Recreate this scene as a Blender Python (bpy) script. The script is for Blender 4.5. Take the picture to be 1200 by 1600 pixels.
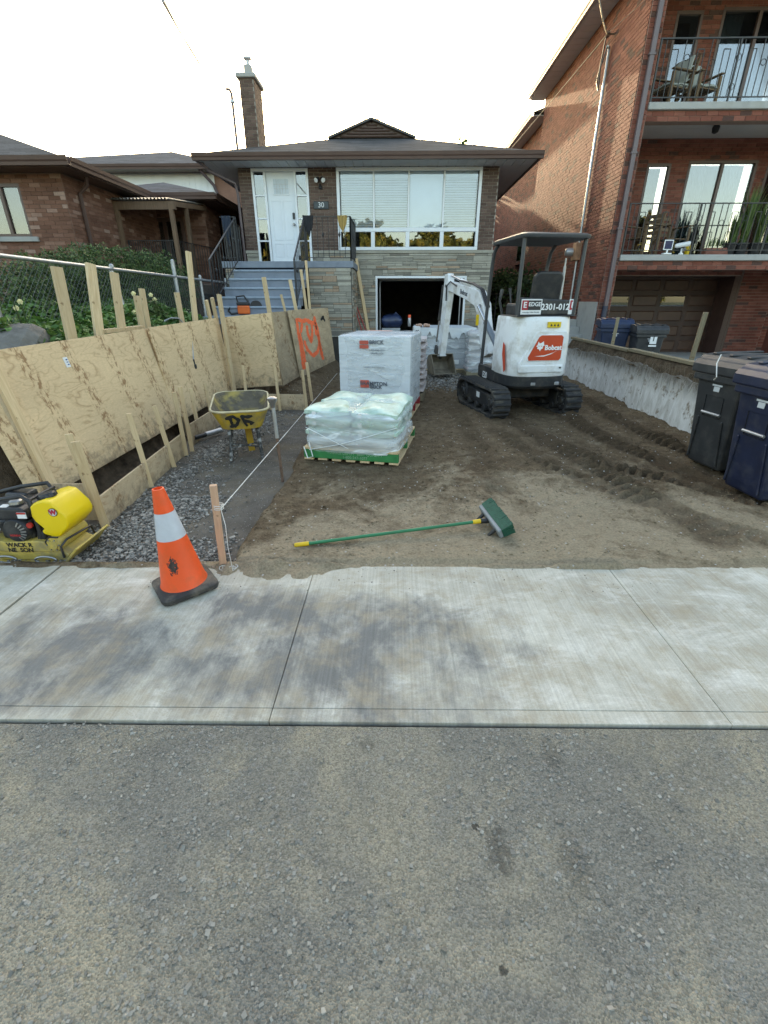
import bpy, bmesh, math, random
import numpy as np
from mathutils import Vector, Matrix
random.seed(11); rng = np.random.default_rng(11)
for o in list(bpy.data.objects): bpy.data.objects.remove(o)
scn = bpy.context.scene
COL = scn.collection
R = math.radians
PI = math.pi
# ------------------------------------------------------------------ camera, sky, sun, exposure
FPX, CAMH = 720.0, 1.6                       # focal length in photo pixels (1200 x 1600), camera height
PITCH, YAW = math.atan(332/720.0), R(1.3)
cd = bpy.data.cameras.new('camera'); cam = bpy.data.objects.new('camera', cd); COL.objects.link(cam)
cam.location = (0, 0, CAMH)
cam.rotation_euler = (PI/2-PITCH, 0, YAW)
cd.sensor_fit = 'VERTICAL'; cd.sensor_height = 24.0; cd.lens = 24.0*FPX/1600.0
cd.clip_start = 0.05; cd.clip_end = 2000
scn.camera = cam
SUN_EL, SUN_AZ = R(14), R(-3.8)               # low behind the house, a little to the left of straight ahead
w = bpy.data.worlds.new('World'); scn.world = w; w.use_nodes = True
wn = w.node_tree.nodes; wl = w.node_tree.links
sky = wn.new('ShaderNodeTexSky'); sky.sky_type = 'NISHITA'; sky.sun_disc = False
sky.sun_elevation = SUN_EL; sky.sun_rotation = SUN_AZ
sky.air_density = 1.0; sky.dust_density = 2.0; sky.ozone_density = 0.6
wl.new(sky.outputs[0], wn['Background'].inputs[0]); wn['Background'].inputs[1].default_value = 0.15
sl = bpy.data.lights.new('sun', 'SUN'); sl.energy = 2.0; sl.angle = R(0.6); sl.color = (1.0, 0.83, 0.62)
so = bpy.data.objects.new('sun', sl); COL.objects.link(so)
sd = Vector((math.sin(SUN_AZ)*math.cos(SUN_EL), math.cos(SUN_AZ)*math.cos(SUN_EL), math.sin(SUN_EL)))
so.rotation_euler = sd.to_track_quat('Z', 'Y').to_euler(); so.location = (0, 0, 30)
vs = scn.view_settings
vs.view_transform = 'Standard'; vs.look = 'None'; vs.gamma = 1.0; vs.exposure = 2.38
vs.use_white_balance = True; vs.white_balance_temperature = 7650; vs.white_balance_tint = 7
# ------------------------------------------------------------------ photo pixel -> place (needs a ground height or a wall the thing touches)
_f = Vector((-math.sin(YAW)*math.cos(PITCH), math.cos(YAW)*math.cos(PITCH), -math.sin(PITCH)))
_r = Vector((math.cos(YAW), math.sin(YAW), 0)); _u = _r.cross(_f); _c = Vector((0, 0, CAMH))
def ray(x, y): return _f + _r*((x-600)/FPX) + _u*((800-y)/FPX)
def G(x, y, z=0.0): d = ray(x, y); return _c + d*((z-CAMH)/d.z)
def PY(x, y, Y): d = ray(x, y); return _c + d*(Y/d.y)
def PX(x, y, X): d = ray(x, y); return _c + d*(X/d.x)
# ------------------------------------------------------------------ mesh and object helpers
class MB:
    def __init__(s): s.v = []; s.f = []; s.m = []
    def add(s, vs, fs, mi=0):
        b = len(s.v); s.v += [tuple(p) for p in vs]
        for f in fs: s.f.append(tuple(b+i for i in f)); s.m.append(mi)
        return s
    def box(s, x0, x1, y0, y1, z0, z1, mi=0):
        return s.add([(x0,y0,z0),(x1,y0,z0),(x1,y1,z0),(x0,y1,z0),(x0,y0,z1),(x1,y0,z1),(x1,y1,z1),(x0,y1,z1)],
              [(0,3,2,1),(4,5,6,7),(0,1,5,4),(1,2,6,5),(2,3,7,6),(3,0,4,7)], mi)
    def beam(s, p0, p1, w, h, up=(0,0,1), mi=0, taper=1.0):
        p0 = Vector(p0); p1 = Vector(p1); d = (p1-p0).normalized(); up = Vector(up)
        sd_ = d.cross(up)
        if sd_.length < 1e-4: sd_ = d.cross(Vector((1,0,0)))
        sd_.normalize(); u2 = sd_.cross(d).normalized()
        vs_ = []
        for p, k in ((p0,1.0),(p1,taper)):
            for a, b in ((-1,-1),(1,-1),(1,1),(-1,1)): vs_.append(p + sd_*(a*w*k/2) + u2*(b*h*k/2))
        return s.add(vs_, [(0,1,2,3),(7,6,5,4),(0,4,5,1),(1,5,6,2),(2,6,7,3),(3,7,4,0)], mi)
    def tube(s, pts, r, n=8, mi=0, closed=False):
        pts = [Vector(p) for p in pts]; N = len(pts)
        rs = r if isinstance(r, (list, tuple)) else [r]*N
        ref = None; vs_ = []; fs = []
        for i in range(N):
            a = pts[i-1] if (i > 0 or closed) else pts[i]; b = pts[(i+1) % N] if (i < N-1 or closed) else pts[i]
            t = (b-a).normalized()
            if ref is None:
                ref = t.orthogonal().normalized()
            ref = (ref - t*ref.dot(t))
            if ref.length < 1e-5: ref = t.orthogonal()
            ref.normalize(); q = t.cross(ref)
            for k in range(n):
                an = 2*PI*k/n; vs_.append(pts[i] + (ref*math.cos(an)+q*math.sin(an))*rs[i])
        for i in range(N if closed else N-1):
            for k in range(n):
                a = i*n+k; b = i*n+(k+1) % n; c = ((i+1) % N)*n+(k+1) % n; d = ((i+1) % N)*n+k
                fs.append((a, b, c, d))
        if not closed:
            fs.append(tuple(range(n))[::-1]); fs.append(tuple((N-1)*n+k for k in range(n)))
        return s.add(vs_, fs, mi)
    def lathe(s, prof, n=16, mat=None, mi=0, cap=True):
        mat = mat or Matrix.Identity(4); vs_ = []; fs = []
        for (r_, z_) in prof:
            for k in range(n):
                a = 2*PI*k/n; vs_.append(mat @ Vector((r_*math.cos(a), r_*math.sin(a), z_)))
        for i in range(len(prof)-1):
            for k in range(n):
                a = i*n+k; b = i*n+(k+1) % n; fs.append((a, b, b+n, a+n))
        if cap:
            fs.append(tuple(range(n))[::-1]); fs.append(tuple((len(prof)-1)*n+k for k in range(n)))
        return s.add(vs_, fs, mi)
    def prism(s, poly, o, au, av, an, depth, mi=0):
        o = Vector(o); au = Vector(au); av = Vector(av); an = Vector(an); n = len(poly)
        vs_ = [o+au*p[0]+av*p[1] for p in poly] + [o+au*p[0]+av*p[1]+an*depth for p in poly]
        fs = [tuple(range(n))[::-1], tuple(range(n, 2*n))]
        for i in range(n): j = (i+1) % n; fs.append((i, j, n+j, n+i))
        return s.add(vs_, fs, mi)
    def quad(s, a, b, c, d, mi=0): return s.add([a,b,c,d], [(0,1,2,3)], mi)
    def xf(s, M_):
        s.v = [tuple(M_ @ Vector(p)) for p in s.v]; return s
    def build(s, name, mats, parent=None, smooth=0, bevel=0, seg=1, world=False, fix=True):
        me = bpy.data.meshes.new(name)
        vs_ = s.v
        if world and parent is not None:
            inv = chain(parent).inverted(); vs_ = [tuple(inv @ Vector(p)) for p in s.v]
        me.from_pydata(vs_, [], s.f)
        if not isinstance(mats, (list, tuple)): mats = [mats]
        for m_ in mats: me.materials.append(m_)
        if len(mats) > 1: me.polygons.foreach_set('material_index', s.m)
        if fix:
            bm = bmesh.new(); bm.from_mesh(me); bmesh.ops.recalc_face_normals(bm, faces=bm.faces); bm.to_mesh(me); bm.free()
        if smooth:
            me.polygons.foreach_set('use_smooth', [True]*len(me.polygons)); me.set_sharp_from_angle(angle=R(smooth))
        me.update()
        o = bpy.data.objects.new(name, me); COL.objects.link(o); o.parent = parent
        if bevel:
            b = o.modifiers.new('bevel', 'BEVEL'); b.width = bevel; b.segments = seg; b.limit_method = 'ANGLE'; b.angle_limit = R(40)
        return o
def chain(o):
    M_ = Matrix.Identity(4)
    while o is not None:
        M_ = Matrix.LocRotScale(o.location, o.rotation_euler, o.scale) @ M_; o = o.parent
    return M_
def tag(o, label, cat=None, group=None, kind=None):
    if label: o['label'] = label
    if cat: o['category'] = cat
    if group: o['group'] = group
    if kind: o['kind'] = kind
    return o
def thing(name, label, cat, loc=(0,0,0), rz=0, group=None):
    o = bpy.data.objects.new(name, None); COL.objects.link(o); o.empty_display_size = 0.1
    o.location = loc; o.rotation_euler = (0, 0, rz)
    return tag(o, label, cat, group)
def struct(o): o['kind'] = 'structure'; return o
def copy_tree(o, parent=None):
    c = o.copy(); COL.objects.link(c); c.parent = parent
    for ch in list(o.children): copy_tree(ch, c)
    return c
def text_mesh(txt, size, depth=0.002, bold=0.0, align='CENTER', shear=0.0, space=1.0):
    cu = bpy.data.curves.new('lettering', 'FONT'); cu.body = txt; cu.size = size; cu.extrude = depth/2
    cu.offset = bold; cu.align_x = align; cu.align_y = 'CENTER'; cu.resolution_u = 3; cu.shear = shear; cu.space_character = space
    o = bpy.data.objects.new('tmp', cu); COL.objects.link(o)
    dg = bpy.context.evaluated_depsgraph_get()
    me = bpy.data.meshes.new_from_object(o.evaluated_get(dg)); bpy.data.objects.remove(o)
    return me
def lettering(txt, size, m_, parent, o, au, av, depth=0.002, bold=0.0, align='CENTER', shear=0.0, name='lettering', space=1.0):
    """flat letters at world point o; au to the right, av up"""
    me = text_mesh(txt, size, depth, bold, align, shear, space)
    au = Vector(au).normalized(); av = Vector(av).normalized(); an = au.cross(av).normalized()
    M_ = Matrix((( au.x, av.x, an.x, o[0]), (au.y, av.y, an.y, o[1]), (au.z, av.z, an.z, o[2]), (0,0,0,1)))
    if parent is not None: M_ = chain(parent).inverted() @ M_
    me.transform(M_); me.materials.clear(); me.materials.append(m_)
    ob = bpy.data.objects.new(name, me); COL.objects.link(ob); ob.parent = parent
    return ob
# ------------------------------------------------------------------ procedural materials
def _mat(name):
    m_ = bpy.data.materials.new(name); m_.use_nodes = True
    nt = m_.node_tree; return m_, nt.nodes, nt.links, nt.nodes['Principled BSDF']
def nd(N, t, **kw):
    n = N.new(t)
    for k, v in kw.items():
        if k.startswith('i_'):
            key = k[2:]; n.inputs[int(key) if key.isdigit() else key].default_value = v
        else: setattr(n, k, v)
    return n
def noise(N, L, co, scale, detail=5, rough=0.55, dist=0.0):
    n = nd(N, 'ShaderNodeTexNoise', i_Scale=scale, i_Detail=detail, i_Roughness=rough, i_Distortion=dist)
    if co is not None: L.new(co, n.inputs['Vector'])
    return n.outputs['Fac']
def ramp(N, L, fac, stops, mode='LINEAR'):
    r_ = N.new('ShaderNodeValToRGB'); cr = r_.color_ramp; cr.interpolation = mode
    while len(cr.elements) < len(stops): cr.elements.new(0.5)
    for e, (p, c) in zip(cr.elements, stops):
        e.position = p; e.color = (c, c, c, 1) if isinstance(c, (int, float)) else (*c, 1)
    L.new(fac, r_.inputs[0]); return r_.outputs[0]
def mix(N, L, fac, a, b, mode='MIX'):
    m_ = nd(N, 'ShaderNodeMix', data_type='RGBA', blend_type=mode)
    for sock, v in ((m_.inputs[0], fac), (m_.inputs[6], a), (m_.inputs[7], b)):
        if isinstance(v, (int, float)): sock.default_value = v
        elif isinstance(v, tuple): sock.default_value = (*v, 1) if len(v) == 3 else v
        else: L.new(v, sock)
    return m_.outputs[2]
def math_(N, L, op, a, b=0.0, c=None):
    m_ = nd(N, 'ShaderNodeMath', operation=op)
    for i, v in enumerate((a, b, c)):
        if v is None: continue
        if isinstance(v, (int, float)): m_.inputs[i].default_value = v
        else: L.new(v, m_.inputs[i])
    return m_.outputs[0]
def bumpn(N, L, h, strength, dist, P, prev=None):
    b = nd(N, 'ShaderNodeBump', i_Strength=strength, i_Distance=dist); L.new(h, b.inputs['Height'])
    if prev is not None: L.new(prev, b.inputs['Normal'])
    L.new(b.outputs[0], P.inputs['Normal']); return b.outputs[0]
def rnd_src(N, L):
    """one random number per object and per loose piece of a mesh"""
    a = N.new('ShaderNodeObjectInfo'); g = N.new('ShaderNodeNewGeometry')
    s_ = math_(N, L, 'ADD', a.outputs['Random'], g.outputs['Random Per Island'])
    return math_(N, L, 'FRACT', s_)
def M(name, col, rough=0.75, metal=0.0, var=0.2, vs=4.0, bump=0.0, bs=60.0, bd=0.004, col2=None, dirt=None, dirt_amt=0.5, ds=3.0, rnd=0.0, spec=0.5, coat=0.0, stretch=None):
    m_, N, L, P = _mat(name); co = N.new('ShaderNodeTexCoord').outputs['Object']
    if stretch:
        mp = N.new('ShaderNodeMapping'); mp.inputs['Scale'].default_value = stretch; L.new(co, mp.inputs[0]); co = mp.outputs[0]
    c1 = tuple(x*(1-var) for x in col); c2 = col2 or tuple(min(1, x*(1+var)) for x in col)
    f_ = noise(N, L, co, vs, 6, 0.6)
    f_ = ramp(N, L, f_, [(0.3, 0.0), (0.7, 1.0)])
    c = mix(N, L, f_, c1, c2)
    if rnd:
        r_ = math_(N, L, 'MULTIPLY_ADD', rnd_src(N, L), 2*rnd, 1-rnd)
        cm = N.new('ShaderNodeCombineColor')
        for i in range(3): L.new(r_, cm.inputs[i])
        c = mix(N, L, 1.0, c, cm.outputs[0], 'MULTIPLY')
    if dirt:
        d = ramp(N, L, noise(N, L, co, ds, 8, 0.65), [(0.48, 0.0), (0.66, dirt_amt)])
        c = mix(N, L, d, c, dirt)
    L.new(c, P.inputs['Base Color'])
    P.inputs['Roughness'].default_value = rough; P.inputs['Metallic'].default_value = metal
    P.inputs['Specular IOR Level'].default_value = spec
    if coat: P.inputs['Coat Weight'].default_value = coat
    if bump: bumpn(N, L, noise(N, L, co, bs, 6, 0.6), bump, bd, P)
    return m_
def brick_mat(name, stops, rough=0.85):
    m_, N, L, P = _mat(name); co = N.new('ShaderNodeTexCoord').outputs['Object']
    c = ramp(N, L, rnd_src(N, L), stops)
    g = N.new('ShaderNodeNewGeometry').outputs['Position']
    n1 = noise(N, L, g, 70, 4, 0.7); n2 = noise(N, L, g, 3.0, 4)
    c = mix(N, L, 1.0, c, ramp(N, L, n1, [(0.25, 0.72), (0.75, 1.2)]), 'MULTIPLY')
    c = mix(N, L, 1.0, c, ramp(N, L, n2, [(0.3, 0.85), (0.7, 1.12)]), 'MULTIPLY')
    L.new(c, P.inputs['Base Color']); P.inputs['Roughness'].default_value = rough; P.inputs['Specular IOR Level'].default_value = 0.25
    bumpn(N, L, n1, 0.5, 0.004, P)
    return m_
def glass_mat(name, tint=(0.9,0.95,1.0), refl=1.0):
    """clear pane: see-through with a mirror-like skin"""
    m_, N, L, P = _mat(name); N.remove(P)
    t = nd(N, 'ShaderNodeBsdfTransparent'); t.inputs[0].default_value = (*tint, 1)
    g = nd(N, 'ShaderNodeBsdfGlossy', i_Roughness=0.015)
    fr = nd(N, 'ShaderNodeFresnel', i_IOR=1.75); s_ = math_(N, L, 'MULTIPLY', fr.outputs[0], refl); s2 = math_(N, L, 'MINIMUM', s_, 0.95)
    mx = N.new('ShaderNodeMixShader'); L.new(s2, mx.inputs[0]); L.new(t.outputs[0], mx.inputs[1]); L.new(g.outputs[0], mx.inputs[2])
    L.new(mx.outputs[0], N['Material Output'].inputs[0]); return m_
def wrap_mat(name, milky=0.35, tint=(0.80,0.86,0.88)):
    """stretch film: mostly clear, milky where it lies in folds, glossy"""
    m_, N, L, P = _mat(name); co = N.new('ShaderNodeTexCoord').outputs['Object']
    mp = N.new('ShaderNodeMapping'); mp.inputs['Scale'].default_value = (1.2, 1.2, 4.0); mp.inputs['Rotation'].default_value = (0.35, 0.3, 0); L.new(co, mp.inputs[0])
    n1 = noise(N, L, mp.outputs[0], 2.0, 4, 0.5, 1.0); n2 = noise(N, L, co, 9, 4, 0.5)
    t = nd(N, 'ShaderNodeBsdfTransparent')
    P.inputs['Base Color'].default_value = (*tint, 1); P.inputs['Roughness'].default_value = 0.16; P.inputs['Specular IOR Level'].default_value = 0.7
    b = bumpn(N, L, n1, 0.9, 0.03, P); bumpn(N, L, n2, 0.4, 0.01, P, b)
    a = ramp(N, L, n1, [(0.35, milky*0.6), (0.55, milky), (0.62, min(1, milky*2.2)), (0.7, milky)])
    mx = N.new('ShaderNodeMixShader'); L.new(a, mx.inputs[0]); L.new(t.outputs[0], mx.inputs[1]); L.new(P.outputs[0], mx.inputs[2])
    L.new(mx.outputs[0], N['Material Output'].inputs[0]); return m_
def ply_mat(name, base=(0.68,0.505,0.305), dark=(0.34,0.20,0.095), weather=0.0):
    m_, N, L, P = _mat(name); co = N.new('ShaderNodeTexCoord').outputs['Object']
    oi = N.new('ShaderNodeObjectInfo')
    ad = nd(N, 'ShaderNodeVectorMath', operation='MULTIPLY_ADD'); L.new(co, ad.inputs[0]); ad.inputs[1].default_value = (1,1,1)
    cb = N.new('ShaderNodeCombineXYZ'); L.new(math_(N, L, 'MULTIPLY', oi.outputs['Random'], 37.0), cb.inputs[0]); L.new(math_(N, L, 'MULTIPLY', oi.outputs['Random'], 11.0), cb.inputs[2]); L.new(cb.outputs[0], ad.inputs[2])
    mp = N.new('ShaderNodeMapping'); mp.inputs['Scale'].default_value = (1.0, 3.0, 3.2); L.new(ad.outputs[0], mp.inputs[0]); v = mp.outputs[0]
    n0 = noise(N, L, v, 1.25, 3, 0.5, 0.5)
    rings = math_(N, L, 'PINGPONG', math_(N, L, 'MULTIPLY', n0, 11.0), 0.5)
    ring = ramp(N, L, rings, [(0.0, 0.9), (0.07, 0.35), (0.22, 0.0)])
    fine = noise(N, L, v, 26, 5, 0.7)
    c = mix(N, L, ramp(N, L, noise(N, L, v, 0.8, 4), [(0.3,0.0),(0.7,1.0)]), tuple(x*0.88 for x in base), tuple(min(1,x*1.1) for x in base))
    c = mix(N, L, math_(N, L, 'MULTIPLY', math_(N, L, 'MULTIPLY', ring, ramp(N, L, noise(N, L, ad.outputs[0], 2.3, 3), [(0.35,0.25),(0.65,1.0)])), 0.7), c, dark)
    c = mix(N, L, 1.0, c, ramp(N, L, fine, [(0.3, 0.86), (0.7, 1.1)]), 'MULTIPLY')
    # knots and brown filler plugs gathered in upright bands
    sp = N.new('ShaderNodeSeparateXYZ'); L.new(ad.outputs[0], sp.inputs[0])
    band = math_(N, L, 'PINGPONG', math_(N, L, 'ADD', sp.outputs[0], math_(N, L, 'MULTIPLY', sp.outputs[2], 0.16)), 0.28)
    bandm = ramp(N, L, band, [(0.0, 1.0), (0.05, 0.9), (0.09, 0.0)])
    mp2 = N.new('ShaderNodeMapping'); mp2.inputs['Scale'].default_value = (1.7, 2.0, 0.8); L.new(ad.outputs[0], mp2.inputs[0])
    spots = ramp(N, L, noise(N, L, mp2.outputs[0], 15, 4, 0.7), [(0.50, 0.0), (0.57, 0.8)])
    c = mix(N, L, math_(N, L, 'MULTIPLY', spots, bandm), c, (0.22, 0.105, 0.04))
    vo = nd(N, 'ShaderNodeTexVoronoi', i_Scale=7.0); L.new(ad.outputs[0], vo.inputs['Vector'])
    kn = ramp(N, L, vo.outputs['Distance'], [(0.0, 0.75), (0.06, 0.5), (0.11, 0.0)])
    c = mix(N, L, kn, c, (0.27, 0.14, 0.06))
    cm = N.new('ShaderNodeCombineColor'); r_ = math_(N, L, 'MULTIPLY_ADD', oi.outputs['Random'], 0.22, 0.87)
    for i in range(3): L.new(r_, cm.inputs[i])
    c = mix(N, L, 1.0, c, cm.outputs[0], 'MULTIPLY')
    so_ = N.new('ShaderNodeSeparateXYZ'); L.new(co, so_.inputs[0])      # mud splashed up from the ground
    mud = math_(N, L, 'SUBTRACT', noise(N, L, ad.outputs[0], 9, 7, 0.7), math_(N, L, 'MULTIPLY', so_.outputs[2], 0.75))
    c = mix(N, L, ramp(N, L, mud, [(0.38, 0.0), (0.56, 0.75)]), c, (0.20, 0.15, 0.10))
    if weather:
        c = mix(N, L, ramp(N, L, noise(N, L, ad.outputs[0], 3.5, 7, 0.7), [(0.35, 0.0), (0.65, weather)]), c, (0.20, 0.16, 0.11))
    L.new(c, P.inputs['Base Color']); P.inputs['Roughness'].default_value = 0.72; P.inputs['Specular IOR Level'].default_value = 0.3
    bumpn(N, L, fine, 0.25, 0.003, P)
    return m_
def lumber_mat(name, base, dark, s=(9, 9, 0.7)):
    m_, N, L, P = _mat(name); co = N.new('ShaderNodeTexCoord').outputs['Object']; oi = N.new('ShaderNodeObjectInfo')
    mp = N.new('ShaderNodeMapping'); mp.inputs['Scale'].default_value = s; L.new(co, mp.inputs[0])
    cb = N.new('ShaderNodeCombineXYZ'); L.new(math_(N, L, 'MULTIPLY', oi.outputs['Random'], 50.0), cb.inputs[2]); L.new(cb.outputs[0], mp.inputs['Location'])
    n1 = noise(N, L, mp.outputs[0], 6, 6, 0.65, 0.4)
    c = mix(N, L, ramp(N, L, n1, [(0.3,0.0),(0.7,1.0)]), dark, base)
    c = mix(N, L, ramp(N, L, noise(N, L, co, 16, 3), [(0.66,0.0),(0.72,0.7)]), c, (0.2,0.11,0.05))
    cm = N.new('ShaderNodeCombineColor'); r_ = math_(N, L, 'MULTIPLY_ADD', oi.outputs['Random'], 0.3, 0.85)
    for i in range(3): L.new(r_, cm.inputs[i])
    c = mix(N, L, 1.0, c, cm.outputs[0], 'MULTIPLY')
    L.new(c, P.inputs['Base Color']); P.inputs['Roughness'].default_value = 0.75; P.inputs['Specular IOR Level'].default_value = 0.3
    bumpn(N, L, n1, 0.3, 0.003, P); return m_
# ------------------------------------------------------------------ material library
def concrete_mat(name):
    m_, N, L, P = _mat(name); g = N.new('ShaderNodeNewGeometry').outputs['Position']
    n1 = noise(N, L, g, 1.6, 8, 0.68, 0.6)
    c = mix(N, L, ramp(N, L, n1, [(0.3,0.0),(0.72,1.0)]), (0.37,0.345,0.285), (0.555,0.53,0.455))
    mp = N.new('ShaderNodeMapping'); mp.inputs['Scale'].default_value = (1.0, 2.2, 1.0); mp.inputs['Rotation'].default_value = (0,0,0.9); L.new(g, mp.inputs[0])
    # chalky swirls left by brushing cement dust off the slab
    sw = ramp(N, L, noise(N, L, mp.outputs[0], 2.4, 10, 0.78, 0.5), [(0.5,0.0),(0.66,0.7)])
    c = mix(N, L, sw, c, (0.69,0.67,0.61))
    # dark rubber scuffs in short curved smears, only on two of the slabs
    sp = N.new('ShaderNodeSeparateXYZ'); L.new(g, sp.inputs[0])
    def blob(cx, cy, rx, ry):
        a = math_(N, L, 'DIVIDE', math_(N, L, 'SUBTRACT', sp.outputs[0], cx), rx); b = math_(N, L, 'DIVIDE', math_(N, L, 'SUBTRACT', sp.outputs[1], cy), ry)
        return math_(N, L, 'ADD', math_(N, L, 'POWER', a, 2.0), math_(N, L, 'POWER', b, 2.0))
    b = math_(N, L, 'MINIMUM', math_(N, L, 'MINIMUM', blob(-0.35,1.78,0.85,0.45), blob(-0.7,2.1,0.4,0.22)), blob(-1.6,1.75,0.5,0.38))
    mp3 = N.new('ShaderNodeMapping'); mp3.inputs['Scale'].default_value = (1.5, 1.0, 1.0); mp3.inputs['Rotation'].default_value = (0,0,-0.5); L.new(g, mp3.inputs[0])
    wv = noise(N, L, mp3.outputs[0], 2.6, 9, 0.7, 0.25)
    sm = math_(N, L, 'SUBTRACT', math_(N, L, 'ADD', wv, 0.20), math_(N, L, 'MULTIPLY', b, 0.16))
    c = mix(N, L, ramp(N, L, sm, [(0.44,0.0),(0.70,0.85)]), c, (0.125,0.127,0.128))
    st = ramp(N, L, noise(N, L, g, 4.5, 7, 0.7), [(0.46,0.0),(0.68,0.68)])
    c = mix(N, L, st, c, (0.34,0.28,0.19))
    mp2 = N.new('ShaderNodeMapping'); mp2.inputs['Scale'].default_value = (90, 1.2, 1); mp2.inputs['Rotation'].default_value = (0,0,0.10); L.new(g, mp2.inputs[0])
    br = noise(N, L, mp2.outputs[0], 1.0, 3, 0.6)
    c = mix(N, L, 1.0, c, ramp(N, L, br, [(0.3,0.85),(0.7,1.10)]), 'MULTIPLY')
    fine = noise(N, L, g, 160, 4, 0.7); c = mix(N, L, 1.0, c, ramp(N, L, fine, [(0.25,0.84),(0.75,1.12)]), 'MULTIPLY')
    L.new(c, P.inputs['Base Color']); P.inputs['Roughness'].default_value = 0.85; P.inputs['Specular IOR Level'].default_value = 0.25
    bb = bumpn(N, L, br, 0.35, 0.004, P); bumpn(N, L, fine, 0.3, 0.002, P, bb)
    return m_
def asphalt_mat(name):
    m_, N, L, P = _mat(name); g = N.new('ShaderNodeNewGeometry').outputs['Position']
    big = noise(N, L, g, 1.1, 7, 0.62, 0.4)
    c = mix(N, L, ramp(N, L, big, [(0.3,0.0),(0.7,1.0)]), (0.142,0.135,0.116), (0.212,0.200,0.168))
    dust = ramp(N, L, noise(N, L, g, 1.5, 9, 0.68, 0.5), [(0.44,0.0),(0.64,0.8)])
    c = mix(N, L, dust, c, (0.315,0.275,0.195))
    vo = nd(N, 'ShaderNodeTexVoronoi', i_Scale=48.0, i_Randomness=1.0); L.new(g, vo.inputs['Vector'])
    cell = nd(N, 'ShaderNodeSeparateColor'); L.new(vo.outputs['Color'], cell.inputs[0])
    worn = ramp(N, L, noise(N, L, g, 2.6, 6, 0.65), [(0.38,0.15),(0.62,1.0)])
    agg = math_(N, L, 'MULTIPLY', ramp(N, L, cell.outputs[0], [(0.62,0.0),(0.7,0.8),(1.0,1.0)]), ramp(N, L, vo.outputs['Distance'], [(0.30,1.0),(0.5,0.0)]))
    agg = math_(N, L, 'MULTIPLY', agg, worn)
    c = mix(N, L, math_(N, L, 'MULTIPLY', agg, 0.55), c, mix(N, L, cell.outputs[1], (0.17,0.165,0.155), (0.34,0.335,0.32)))
    vo2 = nd(N, 'ShaderNodeTexVoronoi', i_Scale=190.0); L.new(g, vo2.inputs['Vector'])
    c2 = nd(N, 'ShaderNodeSeparateColor'); L.new(vo2.outputs['Color'], c2.inputs[0])
    c = mix(N, L, 1.0, c, ramp(N, L, c2.outputs[0], [(0.0,0.66),(0.5,0.98),(1.0,1.28)]), 'MULTIPLY')
    sp = N.new('ShaderNodeSeparateXYZ'); L.new(g, sp.inputs[0]); ow = noise(N, L, g, 34, 5, 0.7)
    oil = 0.0
    for (px_, py_, rx, ry_, am) in ((743,1291,0.016,0.013,0.9),(785,1516,0.017,0.014,0.9),(780,1330,0.05,0.10,0.55),(862,1180,0.05,0.08,0.35),(572,1165,0.04,0.04,0.4),(900,1350,0.06,0.12,0.35)):
        p = G(px_, py_); a = math_(N, L, 'DIVIDE', math_(N, L, 'SUBTRACT', sp.outputs[0], p.x), rx); b = math_(N, L, 'DIVIDE', math_(N, L, 'SUBTRACT', sp.outputs[1], p.y), ry_)
        d = math_(N, L, 'ADD', math_(N, L, 'ADD', math_(N, L, 'MULTIPLY', a, a), math_(N, L, 'MULTIPLY', b, b)), math_(N, L, 'MULTIPLY_ADD', ow, 3.4, -1.5))
        oil = math_(N, L, 'MAXIMUM', oil, ramp(N, L, d, [(0.5,am),(1.0,0.0)]))
    c = mix(N, L, oil, c, (0.05,0.045,0.036))
    L.new(c, P.inputs['Base Color']); P.inputs['Roughness'].default_value = 0.8; P.inputs['Specular IOR Level'].default_value = 0.3
    inv = math_(N, L, 'SUBTRACT', 1.0, vo.outputs['Distance'])
    h = math_(N, L, 'MULTIPLY', math_(N, L, 'MULTIPLY', inv, math_(N, L, 'ADD', cell.outputs[0], 0.2)), worn)
    b = bumpn(N, L, h, 0.8, 0.008, P); bumpn(N, L, math_(N, L, 'MULTIPLY', vo2.outputs['Distance'], -1.0), 0.8, 0.004, P, b)
    return m_
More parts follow.
